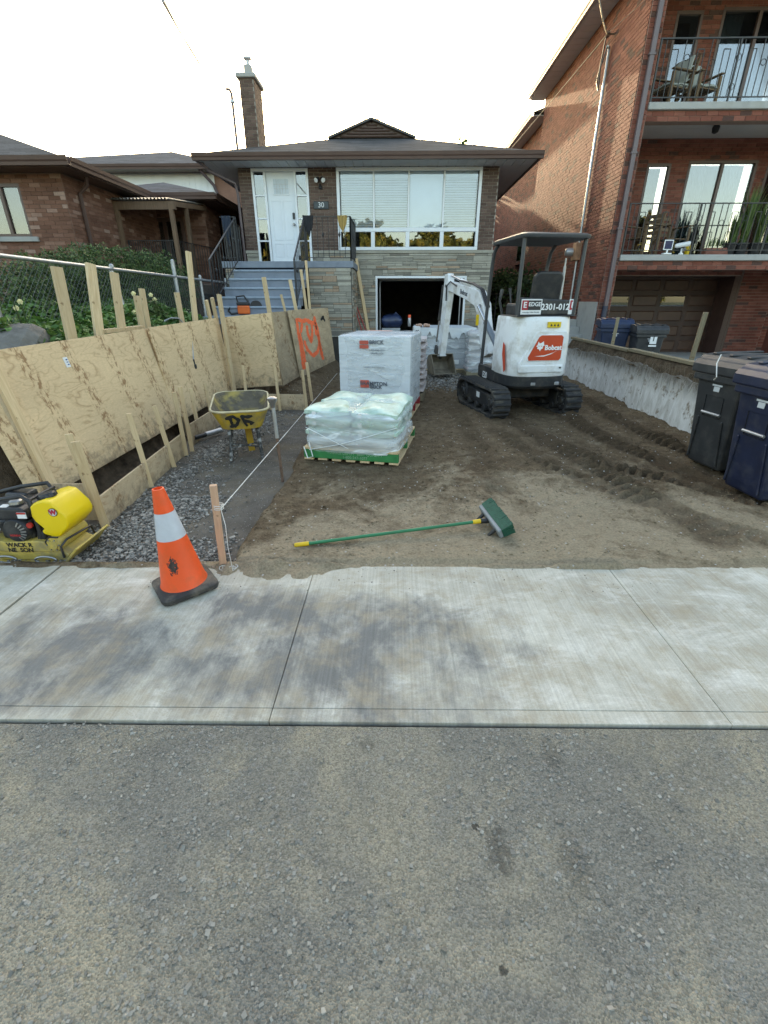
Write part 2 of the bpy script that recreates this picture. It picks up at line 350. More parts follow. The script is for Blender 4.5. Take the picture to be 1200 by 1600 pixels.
def dirt_mat(name):
    m_, N, L, P = _mat(name); g = N.new('ShaderNodeNewGeometry').outputs['Position']
    n1 = noise(N, L, g, 1.3, 8, 0.66, 0.7); n2 = noise(N, L, g, 9, 8, 0.7); n3 = noise(N, L, g, 60, 5, 0.7)
    c = mix(N, L, ramp(N, L, n2, [(0.3,0.0),(0.7,1.0)]), (0.088,0.060,0.037), (0.20,0.148,0.093))
    # dry sandy dust swept towards the pavement, with a ragged edge
    sp = N.new('ShaderNodeSeparateXYZ'); L.new(g, sp.inputs[0])
    yy = math_(N, L, 'ADD', sp.outputs[1], math_(N, L, 'MULTIPLY', math_(N, L, 'ABSOLUTE', math_(N, L, 'SUBTRACT', sp.outputs[0], 1.3)), 0.55))
    dry = math_(N, L, 'SUBTRACT', math_(N, L, 'ADD', n1, math_(N, L, 'MULTIPLY', n2, 0.35)), math_(N, L, 'MULTIPLY', math_(N, L, 'SUBTRACT', yy, 2.7), 0.16))
    c = mix(N, L, ramp(N, L, dry, [(0.33,0.0),(0.53,0.9)]), c, mix(N, L, n2, (0.27,0.212,0.14), (0.43,0.355,0.25)))
    pale = ramp(N, L, noise(N, L, g, 3.0, 7, 0.7), [(0.56,0.0),(0.68,0.55)])
    c = mix(N, L, pale, c, (0.26,0.215,0.155))
    at = N.new('ShaderNodeAttribute'); at.attribute_name = 'churned_shade'  # churned soil painted darker along the tracks, making up for weak relief shading
    c = mix(N, L, math_(N, L, 'MULTIPLY', at.outputs['Fac'], ramp(N, L, n2, [(0.3,0.35),(0.62,0.95)])), c, (0.072,0.048,0.029))
    c = mix(N, L, 1.0, c, ramp(N, L, n3, [(0.25,0.62),(0.75,1.3)]), 'MULTIPLY')
    vo = nd(N, 'ShaderNodeTexVoronoi', i_Scale=40.0); L.new(g, vo.inputs['Vector'])
    ce = nd(N, 'ShaderNodeSeparateColor'); L.new(vo.outputs['Color'], ce.inputs[0])
    pb = math_(N, L, 'MULTIPLY', ramp(N, L, ce.outputs[0], [(0.955,0.0),(0.96,1.0)]), ramp(N, L, vo.outputs['Distance'], [(0.25,1.0),(0.35,0.0)]))
    c = mix(N, L, pb, c, (0.42,0.40,0.37))
    L.new(c, P.inputs['Base Color']); P.inputs['Roughness'].default_value = 0.95; P.inputs['Specular IOR Level'].default_value = 0.12
    b = bumpn(N, L, n2, 0.8, 0.04, P); bumpn(N, L, n3, 0.9, 0.012, P, b)
    return m_
def shingle_mat(name, c1, c2):
    m_, N, L, P = _mat(name); tc = N.new('ShaderNodeTexCoord'); g = N.new('ShaderNodeNewGeometry').outputs['Position']
    br = nd(N, 'ShaderNodeTexBrick', i_Scale=1.0); br.inputs['Brick Width'].default_value = 0.33; br.inputs['Row Height'].default_value = 0.055; br.inputs['Mortar Size'].default_value = 0.004
    br.inputs['Color1'].default_value = (*c1,1); br.inputs['Color2'].default_value = (*c2,1); br.inputs['Mortar'].default_value = (*(x*0.4 for x in c1),1)
    sp = N.new('ShaderNodeSeparateXYZ'); L.new(g, sp.inputs[0]); cb = N.new('ShaderNodeCombineXYZ')
    L.new(math_(N, L, 'ADD', sp.outputs[0], sp.outputs[1]), cb.inputs[0]); L.new(sp.outputs[2], cb.inputs[1]); L.new(cb.outputs[0], br.inputs['Vector'])
    n = noise(N, L, g, 60, 4, 0.7); c = mix(N, L, 1.0, br.outputs['Color'], ramp(N, L, n, [(0.3,0.7),(0.7,1.25)]), 'MULTIPLY')
    c = mix(N, L, 1.0, c, ramp(N, L, noise(N, L, g, 1.5, 4), [(0.3,0.8),(0.7,1.2)]), 'MULTIPLY')
    L.new(c, P.inputs['Base Color']); P.inputs['Roughness'].default_value = 0.95; P.inputs['Specular IOR Level'].default_value = 0.15
    bumpn(N, L, br.outputs['Fac'], -0.5, 0.01, P); return m_
def leaf_mat(name, stops, trans=0.25):
    m_, N, L, P = _mat(name); c = ramp(N, L, rnd_src(N, L), stops)
    L.new(c, P.inputs['Base Color']); P.inputs['Roughness'].default_value = 0.6; P.inputs['Specular IOR Level'].default_value = 0.3
    t = N.new('ShaderNodeBsdfTranslucent'); L.new(c, t.inputs[0]); mx = nd(N, 'ShaderNodeMixShader', i_0=trans)
    L.new(P.outputs[0], mx.inputs[1]); L.new(t.outputs[0], mx.inputs[2]); L.new(mx.outputs[0], N['Material Output'].inputs[0]); return m_
m_conc = concrete_mat('pavement_concrete'); m_asph = asphalt_mat('asphalt'); m_dirt = dirt_mat('dirt')
m_soil = M('dark_soil', (0.085,0.062,0.042), 0.95, var=0.45, vs=9, bump=0.9, bs=18, bd=0.04, spec=0.1)
m_screen = M('stone_screenings', (0.122,0.108,0.091), 0.95, var=0.3, vs=5, bump=0.8, bs=120, bd=0.006, dirt=(0.20,0.155,0.10), dirt_amt=0.5, ds=1.6, spec=0.15)
m_stone_g = M('crushed_stone', (0.225,0.21,0.188), 0.85, var=0.15, vs=30, rnd=0.6, spec=0.3)
m_agg = M('road_stone', (0.235,0.225,0.198), 0.85, var=0.2, vs=30, rnd=0.35, spec=0.3)
m_joint = M('joint_dirt', (0.06,0.05,0.04), 0.95)
m_grass = M('lawn', (0.05,0.075,0.03), 0.95, var=0.4, vs=12, bump=0.6, bs=40, bd=0.02)
m_brick_h = brick_mat('brown_brick', [(0.0,(0.100,0.066,0.054)),(0.5,(0.125,0.082,0.066)),(1.0,(0.165,0.110,0.088))])
m_brick_r = brick_mat('red_brick', [(0.0,(0.165,0.055,0.038)),(0.45,(0.20,0.070,0.049)),(0.80,(0.235,0.090,0.064)),(0.86,(0.225,0.084,0.058)),(0.88,(0.085,0.045,0.038)),(1.0,(0.11,0.06,0.048))])
m_brick_l = brick_mat('rough_brown_brick', [(0.0,(0.145,0.07,0.047)),(0.6,(0.205,0.102,0.07)),(0.9,(0.26,0.145,0.105)),(1.0,(0.37,0.25,0.20))])
m_mortar = M('mortar', (0.36,0.33,0.29), 0.95, var=0.12, vs=20); m_mortar_r = M('warm_mortar', (0.29,0.20,0.16), 0.95, var=0.12, vs=20)
m_mortar_l = M('brown_mortar', (0.20,0.135,0.105), 0.95, var=0.15, vs=20)
m_ledge = brick_mat('ledge_stone', [(0.0,(0.21,0.195,0.165)),(0.3,(0.33,0.31,0.26)),(0.7,(0.43,0.405,0.34)),(0.84,(0.36,0.335,0.275)),(0.88,(0.36,0.26,0.185)),(1.0,(0.42,0.31,0.22))])
m_ledge_j = M('stone_joint', (0.06,0.055,0.048), 0.95)
m_shing = shingle_mat('dark_shingles', (0.065,0.062,0.062), (0.105,0.10,0.098)); m_shing2 = shingle_mat('blue_grey_shingles', (0.07,0.072,0.08), (0.11,0.112,0.122))
m_white = M('white_paint', (0.76,0.77,0.77), 0.45, var=0.05, vs=2, spec=0.4); m_vinyl = M('white_vinyl', (0.72,0.75,0.78), 0.35, var=0.03)
m_soff = M('soffit_aluminium', (0.55,0.545,0.53), 0.5, var=0.05, vs=2); m_fascia = M('brown_aluminium', (0.10,0.06,0.05), 0.4, var=0.1, vs=3)
m_purpl = M('plum_aluminium', (0.115,0.085,0.09), 0.4, var=0.1)
m_dark = M('darkness', (0.012,0.012,0.013), 0.9); m_black = M('black_metal', (0.022,0.022,0.024), 0.45, var=0.2); m_blk_pl = M('black_plastic', (0.022,0.023,0.026), 0.42, var=0.25, vs=6, dirt=(0.12,0.11,0.09), dirt_amt=0.25, ds=7)
m_bluepaint = M('blue_grey_porch_paint', (0.19,0.222,0.27), 0.6, var=0.16, vs=5, bump=0.15, bs=40, dirt=(0.20,0.22,0.25), dirt_amt=0.5, ds=5)
m_door = M('white_door_paint', (0.70,0.74,0.78), 0.4, var=0.03)
m_glass = glass_mat('window_glass', refl=1.0); m_glass_d = glass_mat('dark_window_glass', (0.55,0.6,0.65), 1.9)
m_blind = M('blind_slat', (0.78,0.78,0.77), 0.6, var=0.03); m_curt = M('curtain', (0.42,0.42,0.36), 0.9, var=0.25, vs=12, stretch=(8,8,0.4))
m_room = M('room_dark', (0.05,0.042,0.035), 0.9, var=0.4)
m_fwire = M('shaded_fence_wire', (0.15,0.155,0.155), 0.6, 0.3, var=0.2)  # galvanised wire coloured darker than the rails, as it looks in shade
m_galv = M('galvanised_steel', (0.42,0.43,0.44), 0.45, 0.7, var=0.15, vs=12); m_rust = M('rusty_steel', (0.16,0.10,0.07), 0.8, 0.2, var=0.4, vs=14, bump=0.4)
m_steel = M('worn_steel', (0.33,0.33,0.33), 0.4, 0.8, var=0.2, vs=10)
m_concb = M('grey_concrete', (0.36,0.36,0.345), 0.9, var=0.2, vs=3, bump=0.4, bs=50, dirt=(0.2,0.19,0.17), dirt_amt=0.5)
m_ply = ply_mat('new_plywood'); m_ply2 = ply_mat('muddy_plywood', (0.52,0.405,0.265), weather=0.6); m_ply3 = ply_mat('form_plywood', (0.56,0.43,0.28), weather=0.25)
m_lum = lumber_mat('new_lumber', (0.66,0.51,0.315), (0.50,0.355,0.20)); m_lum_pink = lumber_mat('pink_stake', (0.62,0.40,0.27), (0.47,0.29,0.19)); m_lum_old = lumber_mat('weathered_lumber', (0.30,0.255,0.17), (0.17,0.14,0.09)); m_lum_brown = lumber_mat('brown_lumber', (0.20,0.13,0.085), (0.11,0.07,0.045))
# ------------------------------------------------------------------ value noise for height fields
_T = rng.random((256, 256))
def vnoise(x, y):
    xi = np.floor(x).astype(int); yi = np.floor(y).astype(int); fx = x-xi; fy = y-yi; fx = fx*fx*(3-2*fx); fy = fy*fy*(3-2*fy)
    g = lambda a, b: _T[a & 255, b & 255]
    return (g(xi,yi)*(1-fx)+g(xi+1,yi)*fx)*(1-fy) + (g(xi,yi+1)*(1-fx)+g(xi+1,yi+1)*fx)*fy
def fbm(x, y, oct=5, gain=0.5):
    a = 1.0; s_ = 0; t = 0
    for k in range(oct): s_ = s_ + a*(vnoise(x+17.3*k, y-9.1*k)-0.5); t += a; a *= gain; x = x*2.03; y = y*2.03
    return s_/t*2
def sstep(a, b, x): t = np.clip((x-a)/(b-a), 0, 1); return t*t*(3-2*t)
def grid_obj(name, x0, x1, y0, y1, step, hf, m_, keep=None):
    nx = int((x1-x0)/step)+1; ny = int((y1-y0)/step)+1
    X, Y = np.meshgrid(np.linspace(x0,x1,nx), np.linspace(y0,y1,ny)); Z = hf(X, Y)
    V = np.stack([X.ravel(), Y.ravel(), Z.ravel()], 1)
    i = np.arange((nx-1)*(ny-1)); r_ = i//(nx-1); c_ = i % (nx-1); a = r_*nx+c_
    F_ = np.stack([a, a+1, a+nx+1, a+nx], 1)
    if keep is not None: F_ = F_[keep(X.ravel()[a], Y.ravel()[a])]
    me = bpy.data.meshes.new(name); me.from_pydata(V.tolist(), [], F_.tolist()); me.materials.append(m_)
    me.polygons.foreach_set('use_smooth', [True]*len(me.polygons)); me.update()
    o = bpy.data.objects.new(name, me); COL.objects.link(o); return o
# ------------------------------------------------------------------ ground, road, pavement
E0 = lambda x: 1.366+0.0125*x        # road edge of the pavement
E1 = lambda x: 2.60+0.018*x          # house edge of the pavement
mb = MB(); mb.quad((-400,-400,-0.6),(400,-400,-0.6),(400,600,-0.6),(-400,600,-0.6)); struct(mb.build('terrain', m_grass))
mb = MB(); mb.quad((-120,-11,0.0),(120,-11,0.0),(120,E0(120)-0.012,0.0),(-120,E0(-120)-0.012,0.0)); struct(mb.build('road', m_asph))
mb = MB(); mb.quad((-60,E0(-60)-0.2,-0.02),(60,E0(60)-0.2,-0.02),(60,E1(60)+0.02,-0.02),(-60,E1(-60)+0.02,-0.02)); walk = struct(mb.build('sidewalk', m_joint))
jx = [-2.187, -0.51, 1.405]
jx = [-2.187-1.8*k for k in range(12, 0, -1)] + jx + [1.405+1.85*k for k in range(1, 13)]
def slab(x0, x1, ya, yb, nm, gl=0.0015, gr=0.0015):
    mb = MB(); P8 = []
    for z in (-0.018, 0.008):
        for (x, yf) in ((x0+gl,ya),(x1-gr,ya),(x1-gr,yb),(x0+gl,yb)): P8.append((x, yf(x), z))
    mb.add(P8, [(0,3,2,1),(4,5,6,7),(0,1,5,4),(1,2,6,5),(2,3,7,6),(3,0,4,7)])
    return mb.build(nm, m_conc, walk, bevel=0.003, seg=2)
for a, b in zip(jx[:-1], jx[1:]):
    slab(a, b, lambda x: E0(x)+0.0745, E1, 'paving_slab', 0.009 if a == jx[12] else 0.0018, 0.009 if b == jx[12] else 0.0018)
    slab(a, b, lambda x: E0(x)+0.004, lambda x: E0(x)+0.072, 'kerb_slab')
# dirt driveway with ruts and track marks
tracks = [([(3.35,2.95),(3.1,3.9),(2.75,5.0),(2.55,6.2),(2.5,7.4)], 0.24, 1.0), ([(2.35,3.0),(2.15,4.0),(1.95,5.2),(1.7,6.4),(1.5,7.4)], 0.24, 0.8),
          ([(3.5,3.3),(2.9,3.8),(2.2,4.6),(1.9,5.8)], 0.22, 0.8), ([(2.9,2.75),(2.2,3.5),(1.6,4.6),(1.35,6.0)], 0.2, 0.55), ([(3.45,4.2),(3.3,5.2),(3.15,6.6),(3.2,8.2)], 0.22, 0.9),
          ([(0.9,3.9),(1.0,5.2),(0.95,7.2)], 0.22, 0.4)]
def track_h(X, Y):
    H_ = np.zeros_like(X); track_h.wet = np.zeros_like(X)
    for pts, w_, amp in tracks:
        best = np.full(X.shape, 9.0); S = np.zeros_like(X); acc = 0.0; P_ = np.array(pts)
        from_ = P_[0]
        # smooth the polyline
        t = np.linspace(0, 1, 40); k = np.linspace(0, 1, len(P_))
        cx = np.interp(t, k, P_[:,0]); cy = np.interp(t, k, P_[:,1])
        for _ in range(3): cx[1:-1] = (cx[:-2]+cx[1:-1]*2+cx[2:])/4; cy[1:-1] = (cy[:-2]+cy[1:-1]*2+cy[2:])/4
        for i in range(39):
            dx, dy = cx[i+1]-cx[i], cy[i+1]-cy[i]; l = math.hypot(dx, dy)
            u_ = np.clip(((X-cx[i])*dx+(Y-cy[i])*dy)/l/l, 0, 1)
            d = np.hypot(X-cx[i]-u_*dx, Y-cy[i]-u_*dy); up = d < best
            best = np.where(up, d, best); S = np.where(up, acc+u_*l, S); acc += l
        track_h.wet = np.maximum(track_h.wet, amp*(1-sstep(w_*0.45, w_*0.95, best+0.05*fbm(X*5,Y*5,3))))
        inn = 1-sstep(w_*0.40, w_*0.56, best)
        lug = np.abs(((S+best*0.35+0.09*fbm(X*2.2,Y*2.2,3))/0.115) % 1.0-0.5)*2
        H_ = np.maximum(H_*0.35*(inn > 0.5)+H_*(inn <= 0.5), -1) + amp*1.2*(inn*(-0.020+0.060*sstep(0.45,0.62,lug)*np.clip(0.50+1.7*fbm(X*3.1+9,Y*3.1,4),0.0,1.25)) + 0.012*np.exp(-((best-w_*0.60)/0.05)**2))
    return H_
def dirt_h(X, Y):
    rough = sstep(2.7, 4.2, Y+0.25*np.abs(X-1.0))
    z = 0.030 + 0.030*fbm(X*0.9,Y*0.9,4)*(0.4+rough) + (0.006+0.026*rough)*fbm(X*5,Y*5,5,0.62) + (0.002+0.012*rough)*fbm(X*17,Y*17,3,0.7) + track_h(X, Y)*(0.45+0.65*rough)
    right = sstep(2.3, 3.6, X)*sstep(4.6, 7.0, Y)
    z += right*(0.01+0.05*fbm(X*3,Y*3,4))
    z += 0.03*sstep(3.35,3.7,X)
    bx = -1.10+0.10*fbm(Y*1.3, Y*0+3.3, 3)-0.55*sstep(7.2,7.9,Y)-1.2*sstep(8.0,9.5,Y)
    z -= 0.20*(1-sstep(bx-0.07, bx+0.09, X))
    z += 0.3*(1-sstep(-1.75,-1.2,X))*sstep(8.2,9.4,Y)
    z = np.where(Y < E1(X)+0.05, np.maximum(0.011+0.012*fbm(X*6,Y*6,3)-sstep(0.0,0.10,E1(X)+0.02-Y+0.05*fbm(X*4,Y*4+5,3))*0.05, -0.05), z)
    sp_ = 1.15*np.exp(-((X+0.80)/0.34)**2)*np.exp(-((Y-2.52)/0.10)**2)+0.62*np.exp(-((Y-2.6-0.018*X)/0.03)**2)*(0.5+vnoise(X*2.1,Y*0+7))
    z = np.where(Y < E1(X)+0.05, np.maximum(z, -0.01+0.055*sp_*(0.8+0.9*fbm(X*9,Y*9,4))), z)
    return z
dg = struct(grid_obj('dirt_ground', -2.7, 3.80, 2.34, 14.2, 0.022, dirt_h, m_dirt))
at_ = dg.data.attributes.new('churned_shade', 'FLOAT', 'POINT'); at_.data.foreach_set('value', track_h.wet.ravel().astype(np.float32))
def bed_h(X, Y): return -0.055+0.02*fbm(X*1.5,Y*1.5,3)+0.008*fbm(X*9,Y*9,4)
struct(grid_obj('gravel_bed', -2.66, -0.8, 2.54, 8.4, 0.03, bed_h, m_screen))
def yard_h(X, Y):
    front = sstep(2.75, 4.1, Y+0.15*fbm(X*2,Y*2,3))
    side = 1-sstep(-3.32, -2.86, X+0.06*fbm(X*2+5,Y*2,3))
    z = -0.12+1.24*front*side+0.03*fbm(X*2,Y*2,4)+0.05*fbm(X*5,Y*5,4)*(front*side < 0.9)
    return z
struct(grid_obj('yard_soil', -14, -2.5, 2.62, 19, 0.07, yard_h, m_soil))
mb = MB(); mb.quad((3.75,3.9,0.16),(14,4.0,0.16),(14,16.2,0.20),(3.75,16.2,0.20)); mb.quad((3.75,2.66,0.0),(14,2.84,0.0),(14,4.0,0.16),(3.75,3.9,0.16)); struct(mb.build('neighbour_driveway', m_concb))
mb = MB(); mb.quad((-4.4,13.0,-0.05),(4.8,13.0,-0.05),(4.8,30,0.3),(-4.4,30,0.3)); struct(mb.build('side_path', m_concb))
# crushed stone, uncountable
_cube = np.array([(-1,-1,-1),(1,-1,-1),(1,1,-1),(-1,1,-1),(-1,-1,1),(1,-1,1),(1,1,1),(-1,1,1)], float)
_cf = np.array([(0,3,2,1),(4,5,6,7),(0,1,5,4),(1,2,6,5),(2,3,7,6),(3,0,4,7)])
def stones(name, pts, sizes, m_, label, cat, flat=0.6):
    n = len(pts); pts = np.array(pts); sizes = np.array(sizes)
    V = np.repeat(_cube[None], n, 0)*(0.55+0.45*rng.random((n,8,3)))
    V *= (0.6+0.6*rng.random((n,1,3)))*np.array([1,1,flat]); V *= sizes[:,None,None]*0.5
    a = rng.random(n)*6.283; t = (rng.random(n)-0.5)*1.0
    ct, st = np.cos(t)[:,None], np.sin(t)[:,None]; y = V[...,1]*ct-V[...,2]*st; z = V[...,1]*st+V[...,2]*ct
    ca, sa = np.cos(a)[:,None], np.sin(a)[:,None]; x2 = V[...,0]*ca-y*sa; y2 = V[...,0]*sa+y*ca
    W = np.stack([x2,y2,z],2)+pts[:,None,:]
    F_ = (_cf[None]+8*np.arange(n)[:,None,None]).reshape(-1,4)
    me = bpy.data.meshes.new(name); me.from_pydata(W.reshape(-1,3).tolist(), [], F_.tolist()); me.materials.append(m_); me.update()
    o = bpy.data.objects.new(name, me); COL.objects.link(o); return tag(o, label, cat, kind='stuff')
P_, S_ = [], []
dens = lambda x, y: max(1.0*math.exp(-((x+2.0)/0.42)**2)*(1 if y < 3.9 else 0.35), 0.95*math.exp(-((y-2.75)/0.35)**2)*(1 if x < -1.2 else 0.3), 0.8*math.exp(-((x+2.25-0.05*(y-3))/0.16)**2))
while len(P_) < 8500:
    x = random.uniform(-2.64,-1.05); y = random.uniform(2.62,7.5)
    q = dens(x, y)*(0.45+1.1*vnoise(np.array(x*3.1),np.array(y*3.1)))
    if random.random() < q*q:
        P_.append((x, y, random.uniform(0.0,0.014))); S_.append(random.uniform(0.008,0.027)*(1 if random.random() < 0.85 else 1.5))
pz = bed_h(np.array([p[0] for p in P_]), np.array([p[1] for p in P_])); P_ = [(p[0],p[1],p[2]+float(z)) for p, z in zip(P_, pz)]
stones('gravel', P_, S_, m_stone_g, 'loose crushed grey stone scattered over the dug bed by the plywood', 'gravel')
P_, S_ = [], []
while len(P_) < 5200:
    x = random.gauss(1.25,0.75); y = random.uniform(8.3,13.0)
    if not (0.2 < x < 2.9) or random.random() > sstep(np.array(8.2),np.array(9.6),np.array(y+0.3*math.sin(x*5))): continue
    P_.append((x, y, random.uniform(0.0,0.03))); S_.append(random.uniform(0.02,0.05))
pz = dirt_h(np.array([p[0] for p in P_]), np.array([p[1] for p in P_])); P_ = [(p[0],p[1],p[2]+float(z)) for p, z in zip(P_, pz)]
stones('gravel', P_, S_, m_stone_g, 'loose crushed grey stone spread before the open garage', 'gravel')
P_, S_ = [], []
while len(P_) < 5200:
    x = random.uniform(-1.3,3.7); y = 2.7+7*random.random()**1.5
    if random.random() > (0.25+0.75*sstep(np.array(3.0),np.array(5.0),np.array(y+0.4*abs(x-1.1))))*(0.3+vnoise(np.array(x*2.3),np.array(y*2.3))): continue
    P_.append((x, y, 0.0)); S_.append(random.uniform(0.006,0.02)*(1 if random.random() < 0.93 else 1.8))
pz = dirt_h(np.array([p[0] for p in P_]), np.array([p[1] for p in P_]))
stones('soil_clods', [(p[0],p[1],float(z)+0.002) for p, z in zip(P_, pz)], S_, m_dirt, 'crumbs and clods of brown soil lying over the dirt driveway', 'soil', 0.7)
n = 9000; X_ = rng.uniform(-2.62,-1.12,n); Y_ = rng.uniform(2.62,7.5,n); pz = bed_h(X_, Y_)
stones('stone_chips', np.stack([X_,Y_,pz+0.001],1), 0.003+0.009*rng.random(n)**2, m_stone_g, 'fine stone chips over the compacted bed by the string', 'gravel')
n = 5200; X_ = rng.uniform(-1.75,1.75,n); Y_ = rng.uniform(0.42,1.34,n); k_ = rng.random(n) < 0.25+1.0*sstep(0.35,0.7,vnoise(X_*3,Y_*3)); X_, Y_ = X_[k_], Y_[k_]
stones('road_aggregate', np.stack([X_,Y_,np.full(len(X_),0.0005)],1), 0.004+0.011*rng.random(len(X_)), m_agg, 'worn stones standing proud of the asphalt', 'aggregate', 0.5)
P_, S_ = [], []
for k in range(420):
    x = random.uniform(-1.5,1.6); y = random.uniform(0.6,1.35) if k % 3 else random.uniform(2.3,2.62)
    P_.append((x, y, 0.004 if k % 3 else 0.018)); S_.append(random.uniform(0.003,0.009))
stones('grit', P_, S_, m_stone_g, 'fine grit lying on the road and the pavement edge', 'grit')
# ------------------------------------------------------------------ masonry: every brick and stone is a piece
_unit = {}
def unit_mesh(m_):
    if m_.name not in _unit:
        mb = MB(); mb.box(0,1,-1,0,0,1); me = bpy.data.meshes.new('piece'); me.from_pydata(mb.v, [], mb.f); me.materials.append(m_)
        _unit[m_.name] = me
    return _unit[m_.name]
def clip(cells, holes, mn=0.025):
    for h in holes:
        out = []
        for (a, b, c, d) in cells:
            if b <= h[0] or a >= h[1] or d <= h[2] or c >= h[3]: out.append((a,b,c,d)); continue
            if h[0]-a > mn: out.append((a,h[0],c,d))
            if b-h[1] > mn: out.append((h[1],b,c,d))
            m0, m1 = max(a,h[0]), min(b,h[1])
            if m1-m0 > mn:
                if h[2]-c > 0.015: out.append((m0,m1,c,h[2]))
                if d-h[3] > 0.015: out.append((m0,m1,h[3],d))
        cells = out
    return cells
def brick_cells(u0, u1, z0, z1, ch=0.070, bl=0.222, g=0.009, holes=()):
    out = []; k = 0; z = z0
    while z < z1-0.02:
        u = u0-(bl/2 if k % 2 else 0)
        while u < u1:
            a, b = max(u, u0), min(u+bl, u1)
            if b-a > 0.03: out.append((a, b-g, z, min(z+ch-g, z1)))
            u += bl
        z += ch; k += 1
    return clip(out, holes)
def ledge_cells(u0, u1, z0, z1, holes=(), rs=None):
    rs = rs or random; out = []; z = z0; g = 0.007
    while z < z1-0.03:
        h = rs.choice((0.085,0.11,0.13)); h = min(h, z1-z); u = u0-rs.uniform(0,0.3)
        while u < u1:
            w_ = rs.uniform(0.28,0.8); k = rs.choice((1,2,2,2,3)) if h > 0.08 else 1
            cuts = [0]+sorted(rs.uniform(0.3,0.7) if k == 2 else (i+1)/k+rs.uniform(-.06,.06) for i in range(k-1))+[1]
            for i in range(k):
                ua = u; 
                while ua < u+w_-0.02:
                    ub = min(u+w_, ua+(w_ if rs.random() < 0.55 else w_*rs.uniform(0.4,0.7)))
                    if u+w_-ub < 0.08: ub = u+w_
                    a, b = max(ua,u0), min(ub,u1)
                    if b-a > 0.03: out.append((a, b-g, z+h*cuts[i], z+h*cuts[i+1]-g))
                    ua = ub
            u += w_
        z += h
    return clip(out, holes)
def lay(parent, cells, o, ud, m_, name, depth=0.012, jitter=0.003, limit=300, stuff_label=None):
    """parent: part whose children the pieces become; o: wall origin (world); ud: direction along the wall; pieces stand proud of the wall plane on the right-hand side of ud"""
    o = Vector(o); ud = Vector((ud[0], ud[1], 0)).normalized(); ang = math.atan2(ud.y, ud.x); inv = chain(parent).inverted()
    def key(c): p = o+ud*((c[0]+c[1])/2)+Vector((0,0,(c[2]+c[3])/2)); return (p-Vector((0,0,CAMH))).length
    cells = sorted(cells, key=key); me = unit_mesh(m_); base = inv.to_euler().z
    for (a,b,c,d) in cells[:limit]:
        ob = bpy.data.objects.new(name, me); COL.objects.link(ob); ob.parent = parent
        ob.location = inv @ (o+ud*a+Vector((0,0,c))); ob.rotation_euler = (0,0,ang+base); ob.scale = (b-a, depth+random.uniform(-jitter,jitter), d-c)
    if len(cells) > limit:
        mb = MB(); nrm = Vector((ud.y, -ud.x, 0))
        for (a,b,c,d) in cells[limit:]:
            dp = depth+random.uniform(-jitter,jitter); q = [o+ud*x+Vector((0,0,z)) for x, z in ((a,c),(b,c),(b,d),(a,d))]
            mb.add(q+[p+nrm*dp for p in q], [(4,5,6,7),(0,1,5,4),(1,2,6,5),(2,3,7,6),(3,0,4,7)])
        ob = mb.build(name+'work', m_, parent, world=True, fix=False); ob['kind'] = 'stuff'
def frame_rect(mb, x0, x1, z0, z1, y, t, dep, mi=0):
    mb.box(x0,x1,y-dep,y,z1-t,z1,mi); mb.box(x0,x1,y-dep,y,z0,z0+t,mi); mb.box(x0,x0+t,y-dep,y,z0+t,z1-t,mi); mb.box(x1-t,x1,y-dep,y,z0+t,z1-t,mi)
def hip(mb, x0, x1, y0, y1, z, slope, th=0.03):
    w_ = min(x1-x0, y1-y0)/2; zt = z+slope*w_
    if x1-x0 <= y1-y0: r0 = ((x0+x1)/2, y0+w_, zt); r1 = ((x0+x1)/2, y1-w_, zt)
    else: r0 = (x0+w_, (y0+y1)/2, zt); r1 = (x1-w_, (y0+y1)/2, zt)
    A,B,C_,D = (x0,y0,z),(x1,y0,z),(x1,y1,z),(x0,y1,z)
    if x1-x0 <= y1-y0: F_ = [(A,B,r0),(B,C_,r1,r0),(C_,D,r1),(D,A,r0,r1)]
    else: F_ = [(A,B,r1,r0),(B,C_,r1),(C_,D,r0,r1),(D,A,r0)]
    for f in F_: mb.add(f, [tuple(range(len(f)))])
    mb.quad(A,D,C_,B)
# ------------------------------------------------------------------ the bungalow with the open garage
HY = 13.85
house = thing('brick_house', 'raised brown brick bungalow with ledge stone base and an open garage', 'house', (-0.7,HY,0))
WX0, WX1 = -3.94, 2.52
DX0, DX1, DZ0, DZ1 = -3.62, -2.20, 2.46, 4.545
NX0, NX1, NZ0, NZ1 = -1.50, 2.11, 2.77, 4.55
GX0, GX1, GZ1 = -0.49, 1.84, 2.115
mb = MB()   # wall carcass, mortar coloured, with openings cut as boxes around them
def carcass(mb, x0, x1, z0, z1, holes, y, th=0.2):
    xs = sorted({x0,x1,*[h[0] for h in holes],*[h[1] for h in holes]}); zs = sorted({z0,z1,*[h[2] for h in holes],*[h[3] for h in holes]})
    for a, b in zip(xs[:-1], xs[1:]):
        for c, d in zip(zs[:-1], zs[1:]):
            if any(h[0]-1e-6 <= a and b <= h[1]+1e-6 and h[2]-1e-6 <= c and d <= h[3]+1e-6 for h in holes): continue
            mb.box(a,b,y,y+th,c,d)
hb = [(DX0,DX1,DZ0,DZ1),(NX0,NX1,NZ0,NZ1)]
carcass(mb, WX0, WX1, 2.77, 4.62, hb, HY); wall = mb.build('brick_wall', m_mortar, house, world=True)
lay(wall, brick_cells(WX0, WX1, 2.775, 4.58, holes=hb), (0,HY,0), (1,0), m_brick_h, 'brick', 0.012)
hs = [(DX0,DX1,DZ0,DZ1),(GX0-0.05,GX1+0.05,-0.2,GZ1+0.05)]
mb = MB(); carcass(mb, WX0, WX1, -0.1, 2.70, [(DX0,DX1,DZ0,2.70),(GX0,GX1,-0.1,GZ1)], HY); swall = mb.build('stone_wall', m_ledge_j, house, world=True)
rs = random.Random(5)
